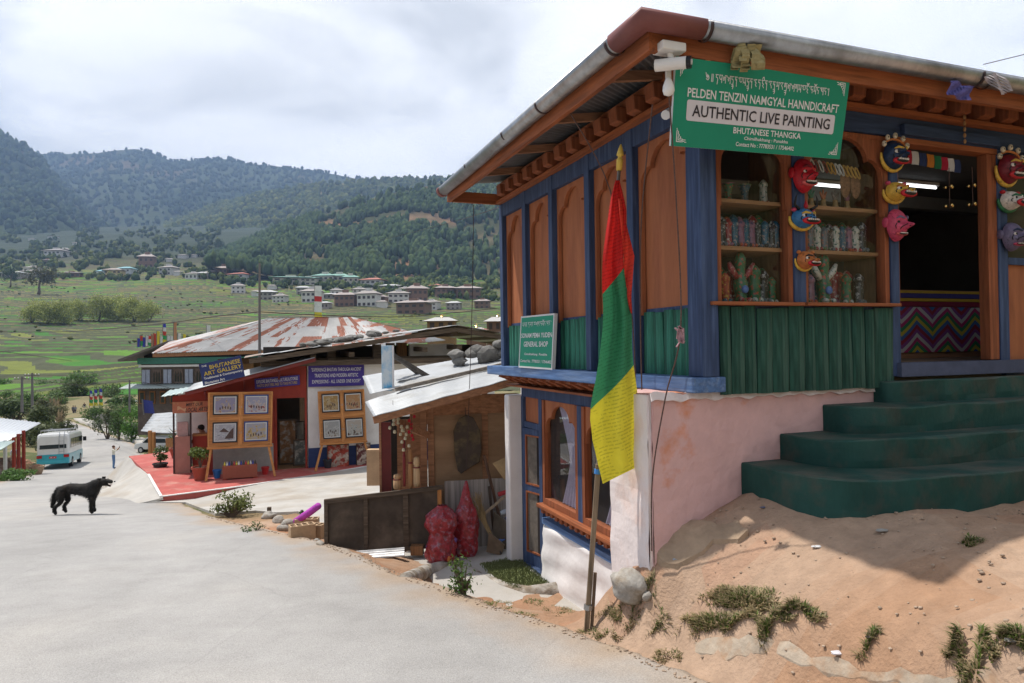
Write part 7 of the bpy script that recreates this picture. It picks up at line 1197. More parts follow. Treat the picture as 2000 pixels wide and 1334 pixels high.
uc, vc = UU[:-1, :-1].ravel() + .0001, VV_[:-1, :-1].ravel(); row = np.floor(vc * 2.999).astype(int); colm = np.floor(uc * 17 + row * .37).astype(int); rp = _tab[(colm * 37 + row * 11 + 5) % 256, (row * 53 + colm * 3) % 256]; fr_ = vc * 2.999 - row; rg = rp * .9 + (fbm(uc * 90, vc * 9, 4) - .5) * .9 + .12 * fr_; ru = (rg > .62)[:, None]; cg_ = np.where(ru, np.array([.27, .105, .065]) * (.7 + .6 * fbm(uc * 200, vc * 12, 2)[:, None]), np.array([.44, .435, .43]) * (.88 + .24 * rp[:, None]))
fast_mesh('roof_front', Pg.reshape(-1, 3), Fg, M('rusty_sheet', (.4, .4, .4), .6, .1, 2, attr='fcol'), rh, smooth=True, cols=cg_)
E3 = at(870, 664, 44); B1 = at(330, 668, 42)
MB().grid(lambda u, v: ((E2 * (1 - u) + E3 * u) * (1 - v) + R2 * v) - ro + Vector((0, 0, -.02 + .02 * math.sin(u * 300) * (1 - v))), 300, 3).build('roof_hip', m_rust, rh, smooth=True, solid=.01); MB().add([E1 - ro, R1 - ro, B1 - ro, R2 - ro, E3 - ro], [(0, 1, 2), (1, 3, 4, 2)]).build('roof_back', m_rust, rh, solid=.02)
MB().bar(E1 - ro + Vector((0, .1, -.1)), E2 - ro + Vector((0, .1, -.1)), .1, .16).build('fascia', m_rafter, rh)
w0, w1 = at(425, 700, 33.2) - ro, at(740, 690, 36) - ro
MB().add([(w0.x, w0.y, -5.5), (w1.x, w1.y, -5.5), (w1.x, w1.y, -.35), (w0.x, w0.y, -.35), (w0.x + 1, w0.y + 6, -5.5), (w1.x, w1.y + 6, -5.5), (w1.x, w1.y + 6, -.3), (w0.x + 1, w0.y + 6, -.3)], [(0, 1, 2, 3), (7, 6, 5, 4), (1, 5, 6, 2), (4, 0, 3, 7)]).build('wall', M('brown_timber_wall', (.12, .065, .035), .8, .3, 2), rh)
for k in range(5): a = w0.lerp(w1, .05 + k * .1); MB().box(a.x, a.x + .5, a.y - .05, a.y + .02, -1.7, -.6).build('window', M('ochre_shutter', (.22, .12, .05), .7, .3), rh)
# traditional house further left
YH = 64.0; hx = lambda px: (ray(px, 720).x * YH); hz = lambda py: ray(300, py).z * YH
th_ = empty('traditional_house', 'dark timber house with rows of arched windows left of the rusty roof', 'house', (hx(330), YH, -7.6)); WZ.add(th_.name); X0 = hx(330)
T_ = lambda mb, n_, m_, p=None, **k: mb.build(n_, m_, p or th_, **k)
XX = lambda px: hx(px) - X0
m_tim = M('grey_timber', (.11, .085, .07), .8, .3, 2); m_shw = M('pale_shutter', (.34, .37, .46), .7, .15)
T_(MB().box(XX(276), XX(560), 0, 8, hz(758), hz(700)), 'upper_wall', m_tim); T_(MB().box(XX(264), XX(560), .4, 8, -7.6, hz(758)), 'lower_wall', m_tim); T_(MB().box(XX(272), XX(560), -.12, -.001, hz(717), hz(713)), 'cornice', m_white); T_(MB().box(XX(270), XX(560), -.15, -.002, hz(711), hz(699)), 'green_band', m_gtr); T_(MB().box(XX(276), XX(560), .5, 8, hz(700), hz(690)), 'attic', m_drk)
for k in range(9):
    a = 278 + k * 21
    if k % 2 == 0:
        for j in (0, 8.2): T_(MB().box(XX(a + j), XX(a + j + 7), -.10, -.003, hz(749), hz(722)), 'shutter', m_shw)
    else:
        wf = T_(MB().box(XX(a), XX(a + 17), -.12, -.003, hz(749), hz(722)), 'window_frame', M('carved_window', (.15, .11, .09), .8, .3, 4))
        for j in range(3): T_(MB().prism([(XX(a + 1.5 + j * 5), hz(746)), (XX(a + 5 + j * 5), hz(746)), (XX(a + 5 + j * 5), hz(730)), (XX(a + 3.2 + j * 5), hz(725)), (XX(a + 1.5 + j * 5), hz(730))], -.15, -.12, 'xz'), 'pane', m_gls, wf)
T_(MB().grid(lambda u, v: (XX(250) + (XX(470) - XX(250)) * u, -1.6 + 1.7 * v, hz(757) + .35 * v + .02 * math.sin(u * 240)), 240, 2), 'awning', M('pale_green_tin2', (.36, .42, .41), .5, .1), smooth=True, solid=.02)
for k in range(7): T_(MB().box(XX(268 + k * 20), XX(279 + k * 20), .3, .39, hz(789), hz(764)), 'window', M('amber_frame', (.24, .10, .03), .7, .2)); T_(MB().box(XX(270 + k * 20), XX(277 + k * 20), .27, .30, hz(787), hz(767)), 'pane', m_gls)
T_(MB().add([(XX(248), -1.5, hz(703)), (XX(345), -1.5, hz(668)), (XX(560), -1.5, hz(668)), (XX(248), 9, hz(703)), (XX(345), 9, hz(668)), (XX(560), 9, hz(668))], [(0, 1, 4, 3), (1, 2, 5, 4)]), 'roof', M('dark_roof', (.14, .12, .11), .7, .2), solid=.18)
T_(MB().add([(XX(285), 1, hz(690)), (XX(375), 1, hz(655)), (XX(470), 1, hz(690)), (XX(285), 9, hz(690)), (XX(375), 9, hz(655)), (XX(470), 9, hz(690))], [(0, 1, 4, 3), (1, 2, 5, 4), (0, 2, 1)]), 'upper_roof', m_gtr, solid=.12)
# tin awning over the parked car, roadside stall at the left edge
aw = empty('tin_awning', 'white tin awning on wooden posts over the parked car', 'awning', tuple(hit(330, 885))); ao = Vector(aw.location)
A0, A1, A2, A3 = at(275, 842, 36), at(405, 838, 31), at(405, 800, 37), at(300, 808, 42)
MB().grid(lambda u, v: (A0 * (1 - u) + A1 * u) * (1 - v) + (A3 * (1 - u) + A2 * u) * v - ao + Vector((0, 0, .03 * math.sin(v * 44) - .25 * (1 - v) * math.sin(math.pi * u) * .6)), 10, 60).build('tin_sheet', m_tin, aw, smooth=True, solid=.012)
for px, py, Y in ((293, 845, 35), (300, 848, 34), (345, 845, 33.5), (385, 840, 32)): p = at(px, py, Y); z0 = gz(p.x, p.y); MB().box(p.x - ao.x - .07, p.x - ao.x + .07, p.y - ao.y - .07, p.y - ao.y + .07, z0 - ao.z, p.z - ao.z + .1).build('post', m_pinez, aw)
p = at(325, 850, 34.5); q = at(385, 848, 33); MB().bar(p - ao + Vector((0, 0, -.7)), q - ao + Vector((0, 0, -.7)), .05, 1.1).build('plank_wall', m_pine, aw)
sl = empty('roadside_stall', 'roadside stall with grey tin roof at the left edge', 'stall', tuple(hit(20, 925))); so = Vector(sl.location)
for nm, pts, Y4, mt in (('roof_sheet', ((-90, 806), (80, 826), (2, 868), (-140, 850)), (44, 40, 34, 37), M('grey_tin', (.50, .52, .55), .5, .08, metal=.3)), ('awning_sheet', ((-60, 866), (29, 861), (2, 878), (-80, 884)), (34, 33.5, 31.5, 32), M('pale_green_tin', (.38, .46, .45)))):
    V = [at(*p, Y) - so for p, Y in zip(pts, Y4)]; MB().grid(lambda u, v, V=V: (V[0] * (1 - u) + V[1] * u) * (1 - v) + (V[3] * (1 - u) + V[2] * u) * v + Vector((0, 0, .015 * math.sin(u * 150))), 150, 2).build(nm, mt, sl, smooth=True, solid=.02)
for px, py, Y, mt in ((10, 868, 34.5, m_alu), (27, 862, 35, m_redw), (36, 855, 36, m_redw), (46, 848, 37, m_redw), (-20, 870, 34, m_alu)): p = at(px, py, Y); z0 = gz(p.x, p.y); MB().box(p.x - so.x - .06, p.x - so.x + .06, p.y - so.y - .06, p.y - so.y + .06, z0 - so.z - .1, p.z - so.z + .2).build('post', mt, sl)
p = at(5, 900, 37.5); MB().box(-3, p.x - so.x + 1.1, p.y - so.y, p.y - so.y + .1, -.4, 2.0).build('back_wall', M('hung_wares', (.20, .13, .11), .9, .6, 4, col2=(.35, .28, .25), c2s=3), sl); p = at(40, 905, 36); MB().box(p.x - so.x - .8, p.x - so.x + .5, p.y - so.y - .3, p.y - so.y + .4, -.4, .75).build('table', m_rafter, sl)
q = hit(18, 915); person('person in a pale top standing inside the roadside stall', (q.x, q.y + .5, gz(q.x, q.y + .5)), R(60), 1.65, {}, ((.45, .45, .5), (.06, .05, .06), (.02, .02, .02)))
for k, (px, py) in enumerate(((50, 912), (58, 918), (72, 928))): q = hit(px, py, 20); t = empty('wicker_basket', ['basket beside the stall table', 'second basket in front of the stall', 'basket lying nearest the minibus'][k], 'basket', tuple(q)); MB().lathe([(.2, 0), (.32, .3), (.36, .5), (.30, .5), (.2, .1)], 12).build('basket', M('wicker_pale', (.38, .27, .18), .9, .3, 20), t); MB().ell((0, 0, .45), (.26, .26, .14), 8, 5, nz=.2).build('wares', M('basket_ware', (.3, .16, .1), .9, .4, 9), t)
# ---- far houses
HOUSES = [(20, 543, 32, 12, 'g'), (55, 540, 26, 12, 'w'), (88, 517, 22, 10, 'b'), (102, 503, 30, 16, 'w'), (120, 498, 24, 12, 'w'), (58, 533, 26, 12, 'w'), (132, 541, 30, 10, 'b'), (196, 540, 14, 12, 't'), (217, 541, 28, 16, 'y'), (242, 538, 24, 16, 't'), (283, 522, 24, 24, 'b'), (325, 536, 26, 16, 'w'), (346, 538, 12, 8, 'w'), (374, 545, 22, 12, 'w'), (394, 544, 18, 12, 'g'), (412, 543, 16, 14, 'b'), (434, 543, 25, 22, 'b'), (463, 549, 32, 16, 'r'), (490, 545, 14, 10, 'b'), (355, 505, 14, 8, 'w'), (330, 512, 12, 7, 'w'), (378, 503, 12, 6, 'w'), (417, 501, 14, 7, 'w'), (100, 466, 14, 6, 'w'), (157, 462, 14, 5, 'w'), (20, 456, 16, 6, 'w'), (82, 449, 12, 5, 'w'), (60, 470, 10, 5, 'w'), (146, 478, 10, 5, 'w'),
          (462, 572, 22, 16, 'w'), (518, 585, 30, 17, 'g'), (573, 540, 30, 22, 'm'), (626, 536, 24, 20, 'm'), (652, 534, 24, 20, 'm'), (673, 537, 18, 16, 'm'), (600, 556, 40, 14, 'm'), (560, 556, 60, 16, 'm'), (632, 556, 34, 20, 'm'), (660, 556, 34, 20, 'm'), (682, 559, 26, 20, 'm'), (607, 590, 32, 24, 'w'), (726, 562, 36, 18, 'r'), (760, 570, 34, 14, 'g'), (672, 598, 34, 25, 'b'), (718, 598, 34, 28, 'w'), (776, 590, 36, 20, 'w'), (812, 588, 34, 28, 'b'), (806, 612, 52, 24, 'b'), (868, 580, 34, 20, 'b'), (912, 582, 42, 22, 'b'), (745, 600, 18, 12, 'w'), (645, 583, 26, 10, 'g'), (530, 565, 14, 8, 'w'), (545, 590, 22, 14, 'w'), (632, 602, 20, 12, 'g'), (700, 577, 24, 14, 'w'), (742, 594, 22, 16, 'b'), (842, 604, 26, 16, 'w'), (590, 574, 24, 14, 'g'), (655, 577, 22, 12, 'w'), (886, 604, 24, 14, 'g'), (942, 602, 26, 16, 'b'), (790, 574, 20, 12, 'w'), (500, 578, 18, 10, 'w'), (850, 568, 20, 12, 'r')]
HC = dict(w=((.55, .53, .50), (.30, .27, .25)), b=((.20, .12, .085), (.33, .28, .26)), g=((.30, .27, .25), (.45, .45, .45)), y=((.48, .38, .2), (.3, .25, .22)), t=((.5, .52, .52), (.18, .36, .40)), r=((.52, .50, .47), (.38, .14, .10)), m=((.48, .45, .38), (.20, .36, .30)))
HM = {k: (M('far_wall_' + k, a, .9, .08, .6), M('far_roof_' + k, b, .7, .1, .3)) for k, (a, b) in HC.items()}; m_fw = M('far_window', (.06, .045, .04), .6, .1)
DESC = dict(w='white', b='brown timber', g='grey', y='yellowish', t='teal roofed', r='white, red roofed', m='monastery')
def where(px, py): return ('at the left edge of the valley' if px < 60 else 'below the left mountain' if px < 180 else 'below the valley notch' if px < 300 else 'left of the pine hill' if px < 440 else 'left of the monastery' if px < 540 else 'by the monastery' if px < 690 else 'under the pine wood' if px < 780 else 'in the right village')
for i, (px, py, w_, h, k) in enumerate(HOUSES):
    p = far_at(px, py); Y_ = p.y; W = w_ / FPX * Y_ * 1.12; H = h / FPX * Y_ * 1.2; Dp = W * .8; rz = random.uniform(-.35, .35); nb = min(HOUSES, key=lambda o: 1e9 if o is HOUSES[i] else abs(o[0] - px) + abs(o[1] - py))
    t = empty('village_house', '%s %s house %s, %s %s' % ('small high' if py < 480 else 'broad' if w_ > 38 else 'tall' if h > 19 else 'low' if h < 9 else 'wide' if w_ > 30 else 'far', DESC[k], where(px, py), ['just', 'close', 'right', 'directly'][i % 4] + ' ' + ('above' if py < nb[1] - 6 else 'below' if py > nb[1] + 6 else 'left' if px < nb[0] else 'east'), 'of a ' + DESC[nb[4]].split(',')[0].split(' and ')[0] + ' one'), 'house', (p.x, p.y + Dp / 2, p.z - H * .12), rz, 'houses of the far villages')
    t['label'] = ' '.join(t['label'].split()[:16]) if len(t['label'].split()) <= 16 else t['label'].rsplit(',', 1)[0]
    hw, hd = W / 2, Dp / 2; MB().box(-hw, hw, -hd, hd, -H * .15, H * .80).build('wall', HM[k][0], t)
    o_ = W * .12; MB().add([(-hw - o_, -hd - o_, H * .84), (hw + o_, -hd - o_, H * .84), (hw + o_, hd + o_, H * .84), (-hw - o_, hd + o_, H * .84), (-hw * .45, 0, H * 1.08), (hw * .45, 0, H * 1.08)], [(0, 1, 5, 4), (1, 2, 5), (2, 3, 4, 5), (3, 0, 4), (3, 2, 1, 0)]).build('roof', HM[k][1], t)
    if w_ >= 20:
        nf = 2 if h >= 14 else 1; nw = 3 if w_ < 28 else 4
        for f_ in range(nf):
            for j in range(nw): x = -hw + W * (j + .5) / nw; z = H * (.80 * (f_ + .35) / nf); MB().box(x - W * .07, x + W * .07, -hd - .12, -hd + .05, z, z + H * .28 / nf * 1.2).build('window', m_fw, t)
        if k in 'wbm': MB().box(-hw * .3, hw * .3, -hd * .3, hd * .3, H * 1.0, H * 1.2).build('lantern', HM[k][0], t)
def near_house(px, py, Y_, w_, h, wall, roof, label):
    p = at(px, py, Y_); W = w_ / FPX * Y_; H = h / FPX * Y_; t = empty('small_temple', label, 'house', tuple(p)); hw = W * .38; MB().box(-hw, hw, 0, W * .7, -3, H * .6).build('wall', wall, t); MB().add([(-W / 2, -W * .15, H * .6), (W / 2, -W * .15, H * .6), (W / 2, W * .85, H * .6), (-W / 2, W * .85, H * .6), (-W * .2, W * .35, H * .88), (W * .2, W * .35, H * .88)], [(0, 1, 5, 4), (1, 2, 5), (2, 3, 4, 5), (3, 0, 4), (3, 2, 1, 0)]).build('roof', roof, t)
    MB().lathe([(.16, 0), (.2, .1), (.1, .2), (.14, .32), (.02, .55)], 8, c=(0, W * .35, H * .86)).build('finial', M('brass', (.7, .5, .2)), t); 
    for j in range(3): MB().box(-hw + W * .08 + j * W * .25, -hw + W * .2 + j * W * .25, -.06, .02, H * .15, H * .5).build('window', m_fw, t)
near_house(861, 645, 95, 70, 30, M('ochre_mud', (.24, .15, .07), .9, .2, 1), M('pale_slate', (.42, .41, .40), .8, .15), 'small ochre house with pale hipped roof above the old roof'); near_house(972, 648, 100, 56, 34, HM['b'][0], M('pale_slate', (.42, .41, .40)), 'small white roofed house just left of the shop wall'); near_house(930, 655, 85, 50, 18, HM['b'][0], m_rust, 'low rusty roofed shed left of the white roofed house')
# ---- poles, cables
m_pole = M('grey_pole', (.16, .15, .15), .7, .15)
def pole_(label, px, y0, y1, Y_, r_=.06, arm=False):
    a, b_ = at(px, y1, Y_), at(px, y0, Y_); t = empty('utility_pole', label, 'pole', tuple(a)); MB().tube([(0, 0, 0), b_ - a], [r_, r_ * .7], 8).build('shaft', m_pole, t)
    if arm:
        z = (b_ - a).z; MB().box(-.9, .9, -.05, .05, z - .35, z - .25).build('cross_arm', m_pole, t)
        for x in (-.8, -.4, .4, .8): MB().lathe([(.05, 0), (.06, .1), (.03, .16)], 8, c=(x, 0, z - .25)).build('insulator', m_white, t)
pole_('thin grey pole rising behind the gallery roof', 507, 514, 700, 26, .055); pole_('left of two concrete power poles by the road', 43, 735, 805, 80, .16, True); pole_('right of two concrete power poles by the road', 63, 728, 800, 82, .15, True); pole_('grey pole left of the traditional house', 253, 742, 805, 58, .09)
def cable(label, pts, r_): 
    o = rope([at(*p) for p in pts], r_, label, 'cable', m_dkm); o['category'] = 'cable'
cable('dark cable crossing the fields to the thin pole', [(-40, 647, 60), (120, 648, 50), (300, 634, 40), (420, 618, 32), (507, 609, 26)], .022); cable('dark cable from the thin pole to the right', [(507, 609, 26), (640, 616, 28), (800, 618, 30), (990, 600, 30)], .016); cable('lower cable sagging across the left fields', [(-30, 682, 60), (60, 694, 70), (140, 705, 85)], .025); cable('wire from the power poles to the timber house', [(43, 738, 80), (150, 752, 75), (253, 745, 58), (330, 757, 62)], .02); cable('second wire from the power poles to the timber house', [(63, 732, 82), (160, 735, 78), (253, 742, 58)], .02)
cable('thin cable rising to the shop roof across the pine hill', [(700, 480, 40), (860, 440, 25), (975, 405, 12)], .006)
# ---- prayer banners
BC = [(.05, .06, .35), (.5, .06, .04), (.6, .6, .6), (.05, .3, .1), (.6, .5, .05), (.45, .22, .12)]
def banner(label, px, y0, y1, Y_, cs, group=None, w_=.55, tilt=0.0):
    a, b_ = at(px, y1, Y_), at(px + tilt, y0, Y_); t = empty('prayer_banner', label, 'banner', tuple(a), 0, group); d = b_ - a; MB().tube([(0, 0, 0), d], .05, 5).build('pole', m_pole, t); n = len(cs)
    for i, c in enumerate(cs): z0, z1 = .12 + .86 * (n - 1 - i) / n, .12 + .86 * (n - i) / n; MB().grid(lambda u, v: d * (z0 + (z1 - z0) * v) + Vector((w_ * u, .12 * math.sin(u * 3 + v * 2 + i), -.1 * u)), 4, 6).build('cloth', M('banner%.2f%.2f' % (c[0], c[1]), c, .85, .1, sub=.35), t, smooth=True)
for k, (px, y0, y1, cs) in enumerate([(268, 660, 680, [0]), (273, 655, 678, [1, 3]), (278, 658, 680, [0]), (284, 655, 678, [2]), (289, 655, 678, [1, 2, 3]), (295, 652, 680, [5]), (299, 650, 680, [1]), (306, 646, 680, [4]), (318, 630, 676, [0, 2, 1, 3, 4]), (312, 656, 680, [2]), (326, 655, 676, [2]), (332, 655, 672, [2]), (339, 628, 668, [5]), (347, 650, 666, [2]), (357, 652, 662, [4])]): banner(['blue banner at the left end of the far cluster', 'red over green banner in the far cluster', 'second blue banner in the far cluster', 'white banner between blue and red ones', 'three coloured banner in the far cluster', 'faded orange banner in the far cluster', 'red banner in the middle of the far cluster', 'tall yellow banner in the far cluster', 'tallest five coloured banner in the far cluster', 'short white banner beside the tallest one', 'white banner right of the tallest one', 'second white banner right of the tallest one', 'tall peach banner near the house roof', 'short white banner behind the house roof', 'small yellow banner farthest right in the cluster'][k], px, y0, y1, 112, [BC[c] for c in cs], 'prayer banners beyond the timber house')
for k, px in enumerate((175, 184, 194)): banner(['left', 'middle', 'right'][k] + ' of three striped banners beside the far road', px, 762 - k * 2, 796, 100, [BC[0], BC[2], BC[1], BC[3], BC[4]], 'striped banners by the far road', .45)
banner('white banner with a red stripe flying above the rusty roof', 614, 556, 640, 150, [(.62, .62, .62), (.62, .62, .62), (.5, .05, .05), (.62, .62, .62), (.62, .62, .62), (.6, .5, .05), (.1, .12, .05)], None, 1.6); banner('small white banner far beyond the timber house roof', 403, 634, 660, 130, [(.6, .6, .65)], None, .8); banner('dark blue pennant above the shrubs near the awning', 281, 780, 810, 50, [(.04, .05, .2)], None, .8, -3)
# ================================================================ VEGETATION
def leaf_cloud(n, rad, size, seed, shell=.5, nl=9, up=.3):
    """leaf-sized folded diamonds spread through a lumpy crown; returns V, F"""
    r = np.random.RandomState(seed); lob = r.normal(size=(nl, 3)); lob /= np.linalg.norm(lob, axis=1)[:, None]; c = lob * r.uniform(.35, .75, (nl, 1)); lr = r.uniform(.32, .55, nl)
    k = r.randint(0, nl, n); d = r.normal(size=(n, 3)); d /= np.linalg.norm(d, axis=1)[:, None]; P = c[k] + d * (lr[k] * r.rand(n) ** shell)[:, None]; P *= np.array(rad); nrm = d + r.normal(size=(n, 3)) * .6 + np.array([0, 0, up]); nrm /= np.linalg.norm(nrm, axis=1)[:, None]
    t = np.cross(nrm, r.normal(size=(n, 3))); t /= np.linalg.norm(t, axis=1)[:, None]; b = np.cross(nrm, t); s = size * r.uniform(.6, 1.3, (n, 1)); V = np.stack([P - t * s, P + b * s * .42 + nrm * s * .1, P + t * s, P - b * s * .42 + nrm * s * .1], 1); return V.reshape(-1, 3), np.arange(n * 4).reshape(n, 4), P
m_leaf = M('leaves', (.06, .12, .03), .55, .25, 3, attr='fcol', sub=.35, spec=.25); m_bark = M('bark', (.12, .09, .065), .9, .3, 8, .01, 20)
def bush(name, label, p, rad, n, size, col, seed, cat='bush', col2=None, group=None, stems=5, trunk=0.0, lift=None, dens=.5, sink=.3, nl=9):
    r = np.random.RandomState(seed); t = empty(name, label, cat, tuple(p), 0, group); V, F_, P = leaf_cloud(n, rad, size, seed, dens, nl); zc = trunk + rad[2] * (1 - sink); V[:, 2] += zc; V[:, 2] = np.maximum(V[:, 2], .01); a = np.array(col); b = np.array(col2 or [c * 1.7 for c in col]); k = r.rand(n, 1) ** 1.5; cols = (a * (1 - k) + b * k) * r.uniform(.65, 1.25, (n, 1)); fast_mesh('crown' if trunk else 'foliage', V, F_, m_leaf, t, cols=cols); rt = max(.006, rad[0] * .05)
    if trunk: MB().tube([(0, 0, -.2), (.05 * rad[0], 0, trunk * .5), (0, .05 * rad[0], trunk + rad[2] * .6)], [rt * 1.8, rt * 1.4, rt * .5], 7).build('trunk', m_bark, t, smooth=True)
    for i in range(stems): e = P[r.randint(n)] * .85; MB().tube([(e[0] * .08, e[1] * .08, trunk * .9), (e[0] * .5, e[1] * .5, trunk + (e[2] + zc - trunk) * .55), (e[0], e[1], max(.05, e[2] + zc))], [rt, rt * .7, rt * .25], 5).build('branch', m_bark, t)
    return t
GR = (.045, .085, .022); OLV = (.075, .085, .03); DK = (.025, .05, .016); YG = (.10, .15, .03)
def grow(label, px, py, wpx, hpx, n, col, seed, name='shrub', cat='shrub', trunk=.0, col2=None, leaf=None, Y_=None, group=None, stems=4):
    q = hit(px, py) if Y_ is None else at(px, py, Y_); s = q.y / FPX; W, H = wpx * s * (1.25 if q.y > 20 else 1), hpx * s * (1.15 if q.y > 20 else 1); n = int(n * (1.6 if q.y > 20 else 1)); return bush(name, label, q, (W / 2, W / 2 * .9, (H - trunk * s) / 2 * 1.05), n, leaf or max(.03, W * .035), col, seed, cat, col2, group, stems, trunk * s, sink=.08 if trunk == 0 else .1)
random.seed(51)
grow('loose leafy bush at the road edge in front of the forecourt', 452, 1010, 100, 62, 900, (.10, .13, .035), 1, 'bush', 'bush', leaf=.035, col2=(.22, .24, .08), stems=26)
grow('sparse flowering shrub beside the sunken yard', 905, 1165, 100, 88, 330, (.06, .12, .025), 2, 'bush', 'bush', leaf=.022, col2=(.14, .2, .05), stems=30)
for k, (px, py, w_, h, lb) in enumerate(((500, 1040, 60, 22, 'low weeds among the rocks left of the bricks'), (1215, 1165, 50, 28, 'small dark weed growing against the large boulder'), (590, 1010, 18, 16, 'tiny seedling beside the magenta roll'))): grow(lb, px, py, w_, h, 160, GR, 5 + k, 'weed', 'weed', leaf=.02, stems=4)
# potted plants
def potted(label, px, py, Z, rp, hp, rad, n, leaf, col, mat, seed, trunk=.15, spiky=False):
    q = atz(px, py, Z) if Z else hit(px, py); t = empty('potted_plant', label, 'potted plant', tuple(q)); MB().lathe([(rp * .68, 0), (rp, hp * .84), (rp * 1.1, hp * .85), (rp * 1.1, hp), (rp * .95, hp), (rp * .9, hp * .9)], 18).build('pot', mat, t); MB().lathe([(rp * .9, hp * .9), (.01, hp * .92)], 14).build('soil', M('soil', (.07, .05, .035), .95, .2), t); r = np.random.RandomState(seed)
    if spiky:
        mb = MB()
        for i in range(n): a = r.rand() * 6.28; l = rad[2] * r.uniform(.8, 1.6); d = Vector((math.cos(a), math.sin(a), 0)); s_ = Vector((-d.y, d.x, 0)) * .028; e = Vector((0, 0, hp)); mid = e + d * rad[0] * .5 * r.uniform(.4, 1) + Vector((0, 0, l * .7)); tip = e + d * rad[0] * r.uniform(.6, 1.3) + Vector((0, 0, l)); mb.add([e - s_, e + s_, mid + s_, mid - s_, tip], [(0, 1, 2, 3), (3, 2, 4)])
        mb.build('leaves', M('spiky_leaf', (.06, .09, .04), .5, .3, 10, sub=.2), t); return
    V, F_, P = leaf_cloud(n, rad, leaf, seed, .4); V[:, 2] += hp + trunk + rad[2]; k = r.rand(n, 1); fast_mesh('foliage', V, F_, m_leaf, t, cols=np.array(col) * (.6 + 1.0 * k))
    for i in range(6): e = P[r.randint(n)] * .8; MB().tube([(0, 0, hp * .9), (e[0] * .3, e[1] * .3, hp + trunk), (e[0], e[1], hp + trunk + rad[2] + e[2])], [.018, .012, .005], 5).build('stem', m_bark, t)
m_terra = M('terracotta', (.30, .075, .045), .75, .12, 5); m_blackp = M('black_pot', (.03, .03, .032), .6, .1)
potted('large terracotta pot with a rounded green shrub on the red terrace', 391, 937, -3.3, .20, .34, (.30, .28, .22), 500, .045, (.10, .14, .03), m_terra, 3); potted('black pot with a leafy shrub at the terrace edge', 313, 922, -3.45, .19, .26, (.30, .28, .24), 420, .045, (.07, .11, .03), m_blackp, 4, .05); potted('terracotta pot with a spiky plant in front of the booth', 347, 893, -3.3, .24, .30, (.35, .35, .45), 26, .05, GR, m_terra, 5, 0, True); potted('dark pot with sword leaved plant behind the big pot', 408, 903, -3.3, .17, .30, (.3, .3, .55), 22, .05, GR, m_blackp, 6, 0, True)
for k in range(16): q = hit(322 + random.uniform(-12, 12), 905 + random.uniform(-14, 14)); stone(q + Vector((0, 0, .08)), random.uniform(.10, .2), 'rubble_stone', 'pale rubble stone in the heap below the booth', m_rock, 'rubble below the booth', .7)
grow('grassy green weeds on the bank below the terrace', 275, 930, 60, 32, 500, (.09, .13, .035), 11, leaf=.10, col2=(.2, .22, .08)); grow('weedy clump at the lower end of the bank', 250, 945, 34, 16, 300, (.11, .14, .04), 12, leaf=.09); grow('green bush behind the black pot', 332, 885, 26, 30, 300, (.09, .14, .03), 13, leaf=.1)
# roadside shrubs (px, base py, width, height)
for k, (px, py, w_, h, c, n, lb) in enumerate([(100, 898, 90, 70, (.05, .06, .025), 2600, 'grey green bush right behind the minibus'), (60, 870, 80, 70, (.05, .065, .025), 1800, 'dark bush between the stall and the minibus'), (30, 940, 70, 22, (.06, .11, .03), 900, 'low green weeds in front of the stall'), (60, 805, 60, 40, (.07, .12, .03), 1500, 'green tree like bush beside the power poles'), (18, 808, 55, 44, (.065, .11, .03), 1500, 'green bush left of the power poles'), (105, 800, 60, 34, (.065, .10, .03), 1500, 'bush at the outer bend of the far road'), (130, 790, 64, 40, (.05, .075, .022), 1500, 'dark tall bush beyond the bend'), (165, 775, 60, 46, (.07, .12, .035), 1500, 'light green tree beyond the striped banners'), (90, 775, 50, 34, (.06, .10, .03), 1300, 'pale green bush among the pampas grass'), (210, 858, 46, 56, (.04, .055, .022), 1300, 'grey shrub beside the footpath'), (232, 860, 40, 66, (.05, .085, .025), 1300, 'green shrub in the middle of the footpath hedge'), (258, 862, 44, 60, (.055, .12, .02), 1500, 'bright green round shrub near the awning'), (285, 830, 70, 60, (.06, .12, .025), 1600, 'leafy shrub above the tin awning'), (240, 815, 50, 46, (.06, .10, .03), 1200, 'shrub in front of the hidden hatchback'), (315, 820, 50, 60, (.04, .07, .025), 1200, 'feathery shrub below the timber house'), (190, 830, 46, 40, (.06, .10, .03), 900, 'low bush at the start of the footpath wall'), (345, 810, 50, 46, (.05, .10, .025), 1000, 'green shrub beside the booth roof'), (30, 830, 80, 44, (.045, .065, .022), 1500, 'olive thicket behind the stall roof'), (75, 835, 60, 50, (.06, .065, .03), 1400, 'dry olive thicket above the minibus'), (0, 775, 56, 34, (.045, .085, .022), 1300, 'green thicket at the left edge below the fields'), (40, 772, 50, 34, (.05, .09, .025), 1300, 'green thicket left of the power pole tops'), (150, 790, 50, 46, (.05, .07, .022), 1100, 'thicket behind the two walkers'), (215, 790, 60, 40, (.06, .085, .03), 1100, 'bush behind the parked van'), (110, 830, 46, 40, (.07, .07, .03), 900, 'brown green bush at the inner bend'), (300, 850, 44, 46, (.05, .11, .02), 1100, 'bright shrub against the awning posts')]): grow(lb, px, py, w_, h, n, tuple(x * 1.25 for x in c), 100 + k, leaf=None, col2=tuple(x * 2.6 for x in c), stems=5)
